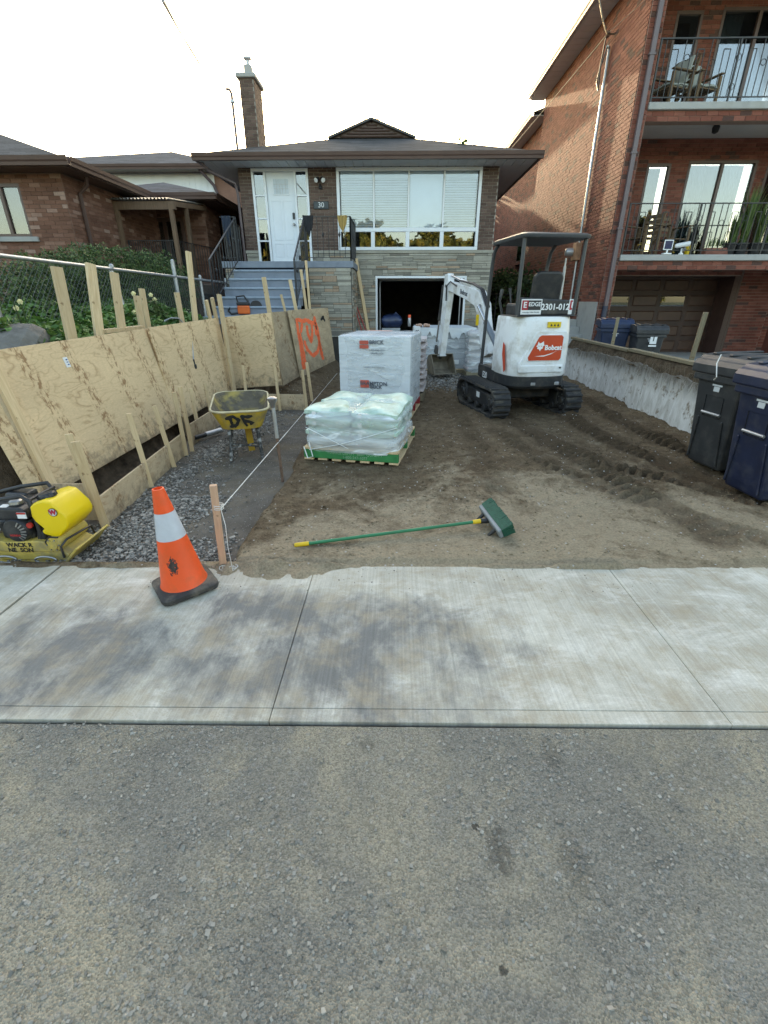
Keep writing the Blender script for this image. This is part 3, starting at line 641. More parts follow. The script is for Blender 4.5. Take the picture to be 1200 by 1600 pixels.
lay(swall, [c for c in ledge_cells(WX0, WX1, 0.6, 2.70, hs, rs) if not (c[1] < -1.3 and c[3] < 2.2)], (0,HY,0), (1,0), m_ledge, 'stone', 0.022, 0.012)
mb = MB(); mb.box(DX1,WX1+0.03,HY-0.045,HY+0.1,2.70,2.772); mb.box(WX0-0.02,DX0,HY-0.045,HY+0.1,2.70,2.772); mb.build('stone_sill_course', m_ledge, house, world=True, bevel=0.006)
# side walls and back
mb = MB(); mb.box(WX0,WX0+0.2,HY+0.2,25.5,-0.1,4.6); mb.box(WX1-0.2,WX1,HY+0.2,25.5,-0.1,4.6); mb.box(WX0,WX1,25.3,25.5,-0.1,4.6); mb.box(WX0+.2,WX1-.2,HY+.2,25.3,2.55,2.65); mb.build('side_wall', m_brick_h, house, world=True)
# garage
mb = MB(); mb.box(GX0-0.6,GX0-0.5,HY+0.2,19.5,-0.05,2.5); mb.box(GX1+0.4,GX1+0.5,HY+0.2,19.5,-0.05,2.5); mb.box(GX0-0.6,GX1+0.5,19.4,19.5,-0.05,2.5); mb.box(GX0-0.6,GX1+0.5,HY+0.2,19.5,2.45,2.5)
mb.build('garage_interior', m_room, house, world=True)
mb = MB(); mb.box(GX0-0.055,GX0,HY-0.03,HY+0.05,0,GZ1+0.055); mb.box(GX1,GX1+0.055,HY-0.03,HY+0.05,0,GZ1+0.055); mb.box(GX0,GX1,HY-0.03,HY+0.05,GZ1,GZ1+0.055); mb.build('garage_door_frame', m_vinyl, house, world=True, bevel=0.004)
mb = MB(); mb.box(GX0+0.02,GX1-0.02,HY+0.25,HY+2.3,2.12,2.16)
for k in range(3): mb.box(GX0+0.02,GX1-0.02,HY+0.23+k*0.5,HY+0.25+k*0.5,2.10,2.17)
mb.build('raised_garage_door', m_soff, house, world=True)
mb = MB()
for x in (GX0+0.06, GX1-0.06): mb.tube([(x,HY+0.18,0.1),(x,HY+0.18,1.9),(x,HY+0.3,2.08),(x,HY+2.2,2.1)], 0.018, 6)
mb.build('door_track', m_galv, house, world=True)
# entrance
DY = HY-0.01
ent = MB(); ent.box(DX0,DX1,DY-0.03,DY+0.06,DZ1-0.07,DZ1); ent.box(DX0,DX1,DY-0.06,DY+0.10,DZ0-0.03,DZ0+0.03)
sx = [DX0, DX0+0.34, -2.55, DX1]     # sidelight | door | sidelight
for x, wd in ((DX0,0.06),(DX0+0.30,0.055),(-2.565,0.055),(DX1-0.06,0.06)): ent.box(x,x+wd,DY-0.03,DY+0.06,DZ0+0.03,DZ1-0.07)
for a, b in ((DX0+0.06,DX0+0.30),(-2.51,DX1-0.06)):
    for k in range(1,4):
        z = DZ0+0.03+k*(DZ1-DZ0-0.10)/4; ent.box(a,b,DY-0.025,DY+0.05,z-0.018,z+0.018)
entr = ent.build('door_frame', m_vinyl, house, world=True, bevel=0.004)
for a, b in ((DX0+0.06,DX0+0.30),(-2.51,DX1-0.06)):
    for k in range(4):
        z = DZ0+0.03+k*(DZ1-DZ0-0.10)/4; h = (DZ1-DZ0-0.10)/4
        mb = MB(); mb.box(a+0.005,b-0.005,DY+0.01,DY+0.02,z+0.018,z+h-0.018); mb.build('pane', m_glass_d, entr, world=True)
mb = MB(); x0, x1 = DX0+0.36, -2.57; z0, z1 = DZ0+0.035, DZ1-0.075; mb.box(x0,x1,DY+0.02,DY+0.06,z0,z1)
for (a,b,c,d) in ((.12,.46,.06,.22),(.54,.88,.06,.22),(.12,.46,.26,.70),(.54,.88,.26,.70)):
    X0,X1,Z0,Z1 = x0+(x1-x0)*a, x0+(x1-x0)*b, z0+(z1-z0)*c, z0+(z1-z0)*d
    frame_rect(mb, X0, X1, Z0, Z1, DY+0.022, 0.018, 0.008)
door = mb.build('front_door', m_door, house, world=True, bevel=0.003)
lx0, lx1, lz0, lz1 = x0+0.17, x1-0.14, z0+1.52, z1-0.14
mb = MB(); frame_rect(mb, lx0-0.02, lx1+0.02, lz0-0.02, lz1+0.02, DY+0.02, 0.022, 0.016); mb.build('window_frame', m_door, door, world=True)
mb = MB(); mb.box(lx0,lx1,DY+0.008,DY+0.016,lz0,lz1); mb.build('pane', M('door_lite_glass', (0.40,0.46,0.52), 0.15, var=0.15, vs=6), door, world=True)
mb = MB()
for t in (0.2,0.42,0.58,0.8): mb.box(lx0+(lx1-lx0)*t-.004, lx0+(lx1-lx0)*t+.004, DY+0.002,DY+0.010,lz0,lz0+(lz1-lz0)*(0.65 if t in (.42,.58) else 1))
for t in (0.35,0.65): mb.box(lx0,lx1,DY+0.0025,DY+0.0105,lz0+(lz1-lz0)*t-.004,lz0+(lz1-lz0)*t+.004)
mb.build('leading', m_steel, door, world=True)
mb = MB(); mb.box(x1-0.085,x1-0.03,DY-0.012,DY+0.02,z0+0.98,z0+1.12); mb.build('keypad_lock', m_black, door, world=True, bevel=0.006)
mb = MB(); mb.lathe([(0.032,0),(0.032,0.01),(0.014,0.02),(0.014,0.05),(0.03,0.06),(0.032,0.085),(0.02,0.098)],14,Matrix.Translation((x1-0.057,DY+0.02,z0+0.86)) @ Matrix.Rotation(PI/2,4,'X')); mb.build('door_knob', m_steel, door, world=True, smooth=40)
mb = MB(); mb.box(DX0+0.05,DX1-0.05,DY+0.25,DY+0.3,DZ0,DZ1); mb.build('hall_backdrop', m_room, house, world=True)
# picture window
win = thing('tmp','x','x'); bpy.data.objects.remove(win)
NY = HY-0.02
mb = MB(); frame_rect(mb, NX0, NX1, NZ0, NZ1, NY+0.06, 0.075, 0.10)
zr = NZ0+0.46
mb.box(NX0+0.075,NX1-0.075,NY-0.03,NY+0.06,zr-0.045,zr+0.045)
up = [NX0+0.075+(NX1-NX0-0.15)*t for t in (0.0,0.247,0.5,0.755,1.0)]
lo = [NX0+0.075+(NX1-NX0-0.15)*t for t in (0.0,0.238,0.497,0.752,1.0)]
for x in up[1:-1]: mb.box(x-0.022,x+0.022,NY-0.025,NY+0.06,zr+0.045,NZ1-0.075)
for x in lo[1:-1]: mb.box(x-0.05,x+0.05,NY-0.025,NY+0.06,NZ0+0.075,zr-0.045)
window = mb.build('window', m_vinyl, house, world=True, bevel=0.006)
for a, b in zip(up[:-1], up[1:]):
    mb = MB(); mb.box(a+0.02,b-0.02,NY+0.015,NY+0.025,zr+0.04,NZ1-0.07); mb.build('pane', m_glass, window, world=True)
    mb = MB(); z = zr+0.06
    if a == up[2]: mb.box(a+0.03,b-0.03,NY+0.10,NY+0.104,zr+0.06,NZ1-0.1)
    else:
        while z < NZ1-0.2: mb.beam((a+0.03,NY+0.11,z),(b-0.03,NY+0.11,z),0.004,0.048,(0,-0.75,1)); z += 0.052
    mb.box(a+0.025,b-0.025,NY+0.07,NY+0.13,NZ1-0.2 if a != up[2] else NZ1-0.13,NZ1-0.075)
    mb.build('blind', m_blind, window, world=True)
for i, (a, b) in enumerate(zip(lo[:-1], lo[1:])):
    mb = MB(); mb.box(a+0.045,b-0.045,NY+0.015,NY+0.025,NZ0+0.07,zr-0.04); mb.build('pane', m_glass_d, window, world=True)
mb = MB(); mb.box(NX0+0.05,NX1-0.05,NY+0.30,NY+0.33,NZ0,NZ1); mb.build('room_backdrop', m_room, house, world=True)
# soffit, gutter, roof
EY, EZ, EX0, EX1 = 13.20, 4.66, -4.69, 3.28
mb = MB(); mb.box(EX0,EX1,EY,HY+0.05,4.575,4.60); mb.box(EX0,WX0+0.05,HY+0.05,26,4.575,4.60); mb.box(WX1-0.05,EX1,HY+0.05,26,4.575,4.60); soffit = mb.build('soffit', m_soff, house, world=True)
x = EX0+0.06
while x < EX1-0.2:
    mb = MB(); mb.box(x,x+0.212,EY+0.02,HY-0.002,4.560,4.574); mb.build('soffit_panel', m_soff, soffit, world=True); x += 0.225
def gutter(mb, p0, p1, out):
    p0 = Vector(p0); d = Vector(p1)-p0; n = Vector(out)
    prof = [(0,0.14),(0,0.0),(0.075,0.0),(0.085,0.05),(0.105,0.075),(0.12,0.14),(0.108,0.14),(0.09,0.08),(0.07,0.012),(0.012,0.012),(0.012,0.14)]
    mb.prism([(q[0],q[1]) for q in prof], p0, n, (0,0,1), d.normalized(), d.length)
mb = MB(); gutter(mb, (EX0-0.1,EY,4.56), (EX1+0.1,EY,4.56), (0,-1,0)); mb.build('gutter', m_fascia, house, world=True)
mb = MB(); gutter(mb, (EX0,26,4.565), (EX0,EY,4.565), (-1,0,0)); mb.build('gutter', m_fascia, house, world=True)
mb = MB(); gutter(mb, (EX1,26,4.565), (EX1,EY,4.565), (1,0,0)); mb.build('gutter', m_fascia, house, world=True)
# roof: hip below, small gable with a vent at the ridge end
sl_ = 0.345; d1 = 2.87; RZ = 4.70; cx = (EX0+EX1)/2; half = (EX1-EX0)/2; bk = 26.0
gz = RZ+sl_*d1; gl, gr = EX0+d1, EX1-d1; gy = EY+d1; pk = 6.07
A,B,C_,D = (EX0-0.06,EY-0.08,RZ-0.02),(EX1+0.06,EY-0.08,RZ-0.02),(EX1+0.06,bk,RZ-0.02),(EX0-0.06,bk,RZ-0.02)
g0,g1,p0,p1 = (gl,gy,gz),(gr,gy,gz),(cx,gy,pk),(cx,bk-2.5,pk); q0,q1 = (gl,bk-d1,gz),(gr,bk-d1,gz)
mb = MB(); mb.quad(A,B,g1,g0); mb.quad(B,C_,q1,g1); mb.quad(D,A,g0,q0); mb.quad(C_,D,q0,q1)
mb.quad(g1,q1,p1,p0); mb.quad(q0,g0,p0,p1); mb.add([q0,q1,p1],[(0,1,2)]); mb.quad(A,D,C_,B)
roof = mb.build('roof', m_shing, house, world=True)
mb = MB(); mb.add([(gl,gy-0.05,gz),(gr,gy-0.05,gz),(cx,gy-0.05,pk)],[(0,1,2)]); mb.add([(gl,gy-0.06,gz),(gr,gy-0.06,gz),(cx,gy-0.06,pk)],[(0,1,2)])
mb.build('gable_siding', m_fascia, roof, world=True)
for k in range(7):
    z = gz+0.03+k*0.062; hw = (pk-z-0.05)/(pk-gz)*(gr-gl)/2
    mb = MB(); mb.beam((cx-hw,gy-0.075,z),(cx+hw,gy-0.075,z),0.05,0.012,(0,-0.8,1)); mb.build('gable_board', m_fascia, roof, world=True)
for s_, e_ in ((-1,gl),(1,gr)):
    mb = MB(); mb.beam((e_+s_*0.10,gy-0.10,gz-0.02),(cx,gy-0.10,pk+0.02),0.20,0.05); mb.build('gable_trim', M('gable_trim_paint',(0.10,0.095,0.09),0.8), roof, world=True)
# chimney
ch0, ch1, cy0, cy1 = -3.885, -3.535, 14.6, 15.35; zb, zt_ = 4.95, 6.52
mb = MB(); mb.box(ch0,ch1,cy0,cy1,4.6,zt_); chim = mb.build('chimney', m_mortar, house, world=True)
lay(chim, brick_cells(0,ch1-ch0,zb,zt_), (ch0,cy0,0), (1,0), m_brick_h, 'brick', 0.012)
lay(chim, brick_cells(0,cy1-cy0,zb,zt_), (ch1,cy0,0), (0,1), m_brick_h, 'brick', 0.012)
mb = MB(); mb.box(ch0-0.07,ch1+0.07,cy0-0.07,cy1+0.07,zt_,zt_+0.09); mb.build('chimney_cap', m_concb, chim, world=True, bevel=0.015)
mb = MB(); mb.box(ch0+0.09,ch1-0.08,cy0+0.2,cy0+0.42,zt_+0.09,zt_+0.33); mb.build('flue_tile', m_concb, chim, world=True, bevel=0.01)
mb = MB(); mb.lathe([(0.045,0),(0.045,0.10),(0.10,0.13),(0.10,0.16),(0.02,0.19)],14,Matrix.Translation(((ch0+ch1)/2,cy0+0.31,zt_+0.33))); mb.build('flue_cowl', m_galv, chim, world=True, smooth=40)
# service mast
mp = PY(371,232,13.95); mt = PY(363,143,13.95)
mb = MB(); mb.tube([(mp.x,13.95,4.6),(mp.x,13.95,mt.z-0.04),(mp.x-0.03,13.93,mt.z+0.03),(mp.x-0.10,13.88,mt.z+0.02)], 0.032, 10); mast = mb.build('service_mast', m_purpl, house, world=True, smooth=50)
mb = MB(); mb.tube([(mp.x,13.95,5.85),(mp.x,13.95,5.9)],0.05,10); mb.build('mast_clamp', m_galv, mast, world=True)
# downspouts at the two front corners
mb = MB(); mb.tube([(EX0+0.05,EY+0.1,4.56),(EX0+0.15,EY+0.25,4.42),(WX0-0.08,HY-0.1,4.22),(WX0-0.05,HY-0.05,4.0),(WX0-0.05,HY-0.05,2.3)],0.035,8); mb.build('downspout', m_purpl, house, world=True, smooth=40)
# number plaque and flood light
a = PY(490,315,HY); b = PY(514,327,HY)
mb = MB(); mb.box(a.x,b.x,HY-0.045,HY-0.013,b.z,a.z); plq = mb.build('number_plaque', M('slate_plaque',(0.035,0.045,0.05),0.5,var=0.3,vs=12), house, world=True, bevel=0.008)
lettering('30', 0.16, m_white, plq, ((a.x+b.x)/2,HY-0.047,(a.z+b.z)/2), (1,0,0), (0,0,1))
fl = PY(501,293,HY)
mb = MB(); mb.lathe([(0.05,0),(0.05,0.02),(0.02,0.05)],12,Matrix.Translation((fl.x,HY-0.012,fl.z)) @ Matrix.Rotation(PI/2,4,'X')); mb.tube([(fl.x,HY-0.05,fl.z),(fl.x,HY-0.09,fl.z+0.06)],0.02,8)
lampf = mb.build('flood_light', m_black, house, world=True, smooth=40)
for s_ in (-1,1):
    T = Matrix.Translation((fl.x+s_*0.07,HY-0.10,fl.z+0.15)) @ Matrix.Rotation(s_*0.5,4,'Z') @ Matrix.Rotation(PI/2+0.5,4,'X')
    mb = MB(); mb.lathe([(0.02,-0.07),(0.045,-0.05),(0.06,0.05)],12,T); lh = mb.build('lamp_head', m_black, lampf, world=True, smooth=40)
    mb = MB(); mb.lathe([(0.054,0.051),(0.0,0.056)],12,T,cap=False); mb.build('lens', m_white, lampf, world=True)
# ------------------------------------------------------------------ porch and steps (fixed to the house)
m_bluenose = M('pale_blue_paint', (0.27,0.325,0.385), 0.6, var=0.15, vs=9)  # nosings in a lighter blue than the risers
PYF = 12.30; PZ = 2.42; PX0, PX1 = -4.12, -1.0
mb = MB(); mb.box(PX0,PX1,PYF-0.04,HY-0.005,PZ-0.14,PZ); mb.build('porch_slab', m_bluepaint, house, world=True, bevel=0.012, seg=2)
mb = MB(); mb.box(-2.07,PX1-0.05,PYF,HY-0.03,0.0,PZ-0.14); pbase = mb.build('porch_base', m_ledge_j, house, world=True)
mb = MB(); mb.box(PX0+0.05,-3.78,PYF,HY-0.03,0.0,PZ-0.14); pbase2 = mb.build('porch_base', m_ledge_j, house, world=True)
lay(pbase, ledge_cells(-2.06,PX1-0.06,0.75,PZ-0.14,rs=rs), (0,PYF,0), (1,0), m_ledge, 'stone', 0.024, 0.012)
lay(pbase, ledge_cells(0,HY-PYF-0.05,0.75,PZ-0.14,rs=rs), (PX1-0.05,PYF,0), (0,1), m_ledge, 'stone', 0.022, 0.01)
lay(pbase2, ledge_cells(PX0+0.06,-3.79,0.75,PZ-0.14,rs=rs), (0,PYF,0), (1,0), m_ledge, 'stone', 0.024, 0.012)
for k in range(1,9):
    z = PZ-0.19*k; y1 = PYF+0.02; yf = PYF-0.29*k-0.02; wx0 = -3.74-0.035*min(k,5)-(0.16 if k >= 6 else 0); wx1 = -2.10+(0.0 if k < 6 else 0.12)
    mb = MB(); mb.box(wx0,wx1,yf,yf+0.34,z-0.19,z-0.046); st_ = mb.build('step', m_bluepaint, house, world=True); mb = MB(); mb.box(wx0-0.01,wx1+0.01,yf-0.03,yf+0.34,z-0.045,z); mb.build('nosing', m_bluenose, st_, world=True, bevel=0.012, seg=2)
def railing(pa, pb, parent, n, name='railing', h=0.9, twist=True, ends=True, base_off=0.08):
    pa = Vector(pa); pb = Vector(pb); up = Vector((0,0,1)); mb = MB()
    mb.beam(pa+up*h, pb+up*h, 0.035, 0.015); mb.beam(pa+up*base_off, pb+up*base_off, 0.02, 0.012)
    if ends:
        for p in (pa,pb): mb.beam(p, p+up*(h+0.01), 0.028, 0.028, (1,0,0))
    r_ = mb.build(name, m_black, parent, world=True)
    for i in range(1,n):
        p = pa.lerp(pb, i/n); mb = MB(); mb.beam(p+up*base_off, p+up*h, 0.013, 0.013, (1,0,0))
        if twist and i % 3 == 0: mb.lathe([(0.012,0.0),(0.028,0.05),(0.012,0.10)],6,Matrix.Translation(p+up*(h*0.55)))
        mb.build('baluster', m_black, r_, world=True)
    return r_
zf = lambda y: PZ-(PYF-y)/0.29*0.19
yb = PYF-5*0.29
m_black.node_tree
railing((-3.72,PYF+0.1,PZ),(-3.90,yb,zf(yb)-0.02), house, 11)
railing((-2.12,PYF+0.1,PZ),(-2.12,yb,zf(yb)-0.02), house, 11)
railing((-2.08,PYF+0.06,PZ),(PX1-0.06,PYF+0.06,PZ), house, 8)
railing((PX1-0.06,PYF+0.06,PZ),(PX1-0.06,HY-0.06,PZ), house, 10)
railing((PX0+0.06,PYF+0.06,PZ),(-3.74,PYF+0.06,PZ), house, 4)
railing((PX0+0.06,PYF+0.06,PZ),(PX0+0.06,HY-0.06,PZ), house, 10)
# ------------------------------------------------------------------ brick building on the right, with balconies
RX, RY, RH = 4.79, 12.0, 7.50
rb = thing('apartment_house', 'tall red brick house with two balconies over a brown garage door', 'house', (RX,RY,0.16))
mb = MB(); mb.box(RX,RX+0.25,RY+0.02,19.2,0,RH); mb.box(RX+0.18,RX+0.4,19.2,30,0,7.1); sw = mb.build('side_wall', m_mortar_r, rb, world=True)
lay(sw, brick_cells(0, 19.2-RY-0.02, 0.16, RH, 0.077), (RX,19.2,0), (0,-1), m_brick_r, 'brick', 0.011, 0.002, 300)
swb = [(1.0+7.75-8.0+0.0,0,0,0)]
wa = PX(797,372,RX+0.18); wb_ = PX(808,396,RX+0.18)
wy0, wy1, wz0, wz1 = 20.6, 21.7, 2.95, 4.0
lay(sw, brick_cells(0, 30-19.2, 0.16, 7.1, 0.077, holes=[(30-wy1,30-wy0,wz0,wz1)]), (RX+0.18,30,0), (0,-1), m_brick_r, 'brick', 0.011, 0.002, 0)
mb = MB(); mb.box(RX+0.16,RX+0.21,wy0,wy1,wz0,wz1)
sidew = mb.build('side_window', m_fascia, rb, world=True); mb = MB(); mb.box(RX+0.15,RX+0.159,wy0+0.08,wy1-0.08,wz0+0.08,wz1-0.08); mb.build('pane', m_glass_d, sidew, world=True)
mb = MB(); mb.box(RX+0.08,RX+0.2,wy0-0.06,wy1+0.06,wz0-0.08,wz0-0.002); mb.build('window_sill', m_brick_r, sidew, world=True)
# front pier beside the balconies
mb = MB(); mb.box(RX,RX+0.27,RY,RY+0.3,0,RH); pier = mb.build('front_pier', m_mortar_r, rb, world=True)
lay(pier, brick_cells(0,0.27,0.16,RH,0.077), (RX,RY,0), (1,0), m_brick_r, 'brick', 0.011)
mb = MB(); mb.box(9.9,10.2,RY,RY+1.4,0,RH); mb.build('front_pier', m_brick_r, rb, world=True)
# eaves
mb = MB(); mb.box(RX-0.48,RX+0.3,RY-0.6,19.3,RH,RH+0.02); mb.box(RX-0.30,RX+0.3,19.3,30,7.08,7.10); sof2 = mb.build('soffit', m_soff, rb, world=True)
y = RY-0.55
while y < 19.1:
    mb = MB(); mb.box(RX-0.46,RX-0.002,y,y+0.29,RH-0.015,RH-0.001); mb.build('soffit_panel', m_soff, sof2, world=True); y += 0.305
mb = MB(); gutter(mb, (RX-0.48,19.3,RH-0.01), (RX-0.48,RY-0.6,RH-0.01), (-1,0,0)); mb.build('gutter', M('grey_gutter',(0.33,0.31,0.30),0.4), rb, world=True)
mb = MB(); gutter(mb, (RX-0.30,30,7.07), (RX-0.30,19.32,7.07), (-1,0,0)); mb.build('gutter', m_soff, rb, world=True)
mb = MB(); mb.add([(RX-0.32,19.4,7.21),(11,19.4,7.21),(11,30,7.21),(RX-0.32,30,7.21),(RX+3,19.4,8.3),(RX+3,28,8.3)],[(0,1,4),(1,2,5,4),(2,3,5),(3,0,4,5),(3,2,1,0)]); mb.build('roof', m_shing, rb, world=True)
mb = MB(); mb.add([(RX-0.55,RY-0.7,RH+0.13),(11,RY-0.7,RH+0.13),(11,19.38,RH+0.13),(RX-0.55,19.38,RH+0.13),(RX+2.8,RY+2.5,RH+1.3),(RX+2.8,17,RH+1.3)],[(0,1,4),(1,2,5,4),(2,3,5),(3,0,4,5),(3,2,1,0)]); mb.build('roof', m_shing, rb, world=True)
# balconies
BY = 13.7
def slab_front(z): 
    mb = MB(); mb.box(RX+0.27,10,RY-0.04,BY,z-0.12,z); s_ = mb.build('balcony_slab', m_concb, rb, world=True, bevel=0.01)
    mb = MB(); mb.box(RX+0.275,9.9,RY+0.03,RY+0.25,z-0.30,z-0.122); b_ = mb.build('balcony_beam', m_mortar_r, rb, world=True)
    lay(b_, [(a,bb,c,d) for a,bb,c,d in brick_cells(RX+0.28,9.9,z-0.295,z-0.125,0.085,0.222)], (0,RY+0.03,0), (1,0), m_brick_r, 'brick', 0.011)
    mb = MB(); mb.box(RX+0.275,9.9,RY+0.25,BY,z-0.16,z-0.122); c_ = mb.build('balcony_ceiling', m_soff, rb, world=True)
    y = RY+0.27
    while y < BY-0.1:
        mb = MB(); mb.box(RX+0.28,9.9,y,y+0.115,z-0.172,z-0.161); mb.build('ceiling_board', m_soff, c_, world=True); y += 0.122
Z1 = PY(1000,398,RY).z; Z2 = PY(1040,160,RY).z
slab_front(Z1); slab_front(Z2)
def px_rect(x0, y0, x1, y1, Y): a = PY(x0,y0,Y); b = PY(x1,y1,Y); return (a.x, b.x, b.z, a.z)
# back wall with its openings
opn = []
def open_x(xl, xr, z0, z1): opn.append((xl,xr,z0,z1)); return opn[-1]
nw1 = open_x(PY(1003,300,BY).x, PY(1040,300,BY).x, Z1+0.14, Z1+2.05)
sd1 = open_x(PY(1066,300,BY).x, PY(1172,300,BY).x, Z1+0.06, Z1+2.1)
nw1b = open_x(PY(1187,300,BY).x, PY(1187,300,BY).x+0.62, Z1+0.14, Z1+2.05)
nw2 = open_x(nw1[0], nw1[1], Z2+0.14, Z2+2.05); sd2 = open_x(sd1[0], sd1[1], Z2+0.06, Z2+2.1); nw2b = open_x(nw1b[0], nw1b[1], Z2+0.14, Z2+2.05)
gd = open_x(RX+0.30, 9.0, 0.18, 2.16)
mb = MB(); carcass(mb, RX+0.25, 10.2, 0, RH, opn, BY); bw = mb.build('front_wall', m_mortar_r, rb, world=True)
lay(bw, brick_cells(RX+0.25, 10.2, 0.18, RH, 0.077, holes=opn), (0,BY,0), (1,0), m_brick_r, 'brick', 0.011)
def opening(r, n, nm, curtain=True):
    x0,x1,z0,z1 = r; mb = MB(); frame_rect(mb, x0, x1, z0, z1, BY+0.08, 0.06, 0.10)
    for i in range(1,n): x = x0+(x1-x0)*i/n; mb.box(x-0.035,x+0.035,BY-0.015,BY+0.08,z0+0.06,z1-0.06)
    o_ = mb.build(nm, m_fascia, rb, world=True, bevel=0.004)
    for i in range(n):
        a = x0+(x1-x0)*i/n+0.05; b = x0+(x1-x0)*(i+1)/n-0.05
        mb = MB(); mb.box(a,b,BY+0.03,BY+0.04,z0+0.05,z1-0.05); mb.build('pane', m_glass_d, o_, world=True)
    mb = MB(); mb.box(x0,x1,BY+0.5,BY+0.55,z0,z1); mb.build('room_backdrop', m_room, o_, world=True)
    if curtain:
        mb = MB(); N_ = 40
        xs = [x0+0.08+(x1-x0-0.16)*i/N_ for i in range(N_+1)]; yy = [BY+0.16+0.02*math.sin(i*2.2) for i in range(N_+1)]
        for i in range(N_):
            if n > 1 and i % 20 > 12 : continue
            mb.quad((xs[i],yy[i],z0+0.06),(xs[i+1],yy[i+1],z0+0.06),(xs[i+1],yy[i+1],z1-0.06),(xs[i],yy[i],z1-0.06))
        mb.build('curtain', m_curt, o_, world=True, fix=False)
for r in (nw1, nw2, nw1b, nw2b): opening(r, 1, 'window', False)
for r in (sd1, sd2): opening(r, 2, 'sliding_door')
# garage door: sections of raised panels
m_gdoor = M('brown_garage_paint', (0.052,0.026,0.018), 0.55, var=0.2)
m_gdoor2 = M('brown_garage_panel', (0.075,0.036,0.022), 0.5, var=0.2)
GYD = BY+0.75
for x0_, x1_ in ((gd[0]-0.15,gd[0]-0.001),(gd[1]+0.001,gd[1]+0.15)):
    mb = MB(); mb.box(x0_,x1_,BY+0.2,GYD+0.2,0.1,2.2); mb.build('garage_jamb', m_brick_r, rb, world=True)
mb = MB(); mb.box(gd[0],gd[1],BY+0.2,GYD+0.2,gd[3]+0.001,gd[3]+0.05); mb.build('garage_lintel', m_fascia, rb, world=True)
mb = MB(); mb.box(gd[0],gd[1],GYD+0.05,GYD+0.09,gd[2],gd[3]); gdo = mb.build('garage_door', m_gdoor, rb, world=True)
for r_ in range(5):
    for c_ in range(5):
        a = gd[0]+(gd[1]-gd[0])*c_/5+0.05; b = gd[0]+(gd[1]-gd[0])*(c_+1)/5-0.05; z = gd[2]+(gd[3]-gd[2])*r_/5+0.06; z2 = z+(gd[3]-gd[2])/5-0.12
        mb = MB()
        mb.add([(a,GYD+0.05,z),(b,GYD+0.05,z),(b,GYD+0.05,z2),(a,GYD+0.05,z2),(a+.03,GYD+0.03,z+.03),(b-.03,GYD+0.03,z+.03),(b-.03,GYD+0.03,z2-.03),(a+.03,GYD+0.03,z2-.03)],[(4,5,6,7),(0,1,5,4),(1,2,6,5),(2,3,7,6),(3,0,4,7)])
        mb.build('door_panel' if not (r_ == 3 and c_ in (1,3)) else 'pane', m_gdoor2 if not (r_ == 3 and c_ in (1,3)) else m_glass_d, gdo, world=True)
mb = MB(); mb.box(9.0,9.9,BY-0.1,BY,0,2.3); gp = mb.build('garage_pier', m_mortar_r, rb, world=True); lay(gp, brick_cells(0,0.9,0.16,2.3,0.077), (9.0,BY-0.1,0), (1,0), m_brick_r, 'brick', 0.011); None
# balcony railings with ring and box ornaments
def balcony_rail(z):
    h = 0.98; pa = Vector((RX+0.30,RY+0.05,z)); pb = Vector((9.88,RY+0.05,z)); mb = MB()
    mb.beam(pa+Vector((0,0,h)), pb+Vector((0,0,h)), 0.04, 0.02); mb.beam(pa+Vector((0,0,0.09)), pb+Vector((0,0,0.09)), 0.025, 0.018)
    for x in (pa.x+0.02, pa.x+1.55, pa.x+3.1, pb.x-0.02): mb.beam((x,pa.y,z),(x,pa.y,z+h),0.03,0.03,(1,0,0))
    r_ = mb.build('balcony_railing', m_black, rb, world=True); x = pa.x+0.13; i = 0
    while x < pb.x:
        top = h-0.0 if i % 4 in (0,3) else h-0.16
        mb = MB(); mb.beam((x,pa.y,z+0.09),(x,pa.y,z+top),0.013,0.013,(1,0,0))
        if i % 4 == 1: mb.beam((x,pa.y,z+top),(x+0.125,pa.y,z+top),0.013,0.013)
        if i % 4 == 3:
            for zz in (0.70,0.25) if i % 8 == 3 else (0.62,):
                mb.tube([(x+0.0625+0.05*math.cos(t*PI/6),pa.y,z+zz+0.05*math.sin(t*PI/6)) for t in range(12)],0.006,5,closed=True)
        mb.build('baluster', m_black, r_, world=True); x += 0.125; i += 1
balcony_rail(Z1); balcony_rail(Z2)
# downspout at the corner, conduit and meter on the side wall
mb = MB(); mb.beam((RX+0.13,RY-0.06,1.42),(RX+0.13,RY-0.06,RH),0.085,0.07,(0,1,0)); dsp = mb.build('downspout', m_purpl, rb, world=True)
mb = MB(); mb.tube([(RX+0.13,RY-0.06,1.46),(RX+0.11,RY-0.08,0.9),(RX-0.06,RY-0.2,0.55),(RX-0.1,RY-0.25,0.2)],0.06,10); mb.build('drain_hose', M('navy_drain',(0.02,0.024,0.045),0.5), dsp, world=True, smooth=50)
for z in (3.0,4.35,5.9,7.2):
    mb = MB(); mb.box(RX+0.07,RX+0.19,RY-0.105,RY-0.02,z,z+0.035); mb.build('downspout_strap', m_purpl, dsp, world=True)
c0 = PX(954,76,RX); cY = 13.85
mb = MB(); mb.tube([(RX-0.05,cY,0.9),(RX-0.05,cY,c0.z-0.06),(RX-0.06,cY-0.0,c0.z),(RX-0.12,cY-0.08,c0.z-0.02)],0.03,10); cdt = mb.build('conduit', m_galv, rb, world=True, smooth=50)
mb = MB(); mz = PX(900,395,RX).z; mb.box(RX-0.16,RX-0.012,cY-0.14,cY+0.14,mz-0.2,mz+0.2); mbx = mb.build('meter_box', M('rusty_box',(0.30,0.16,0.09),0.7,var=0.3,vs=8), rb, world=True, bevel=0.01)
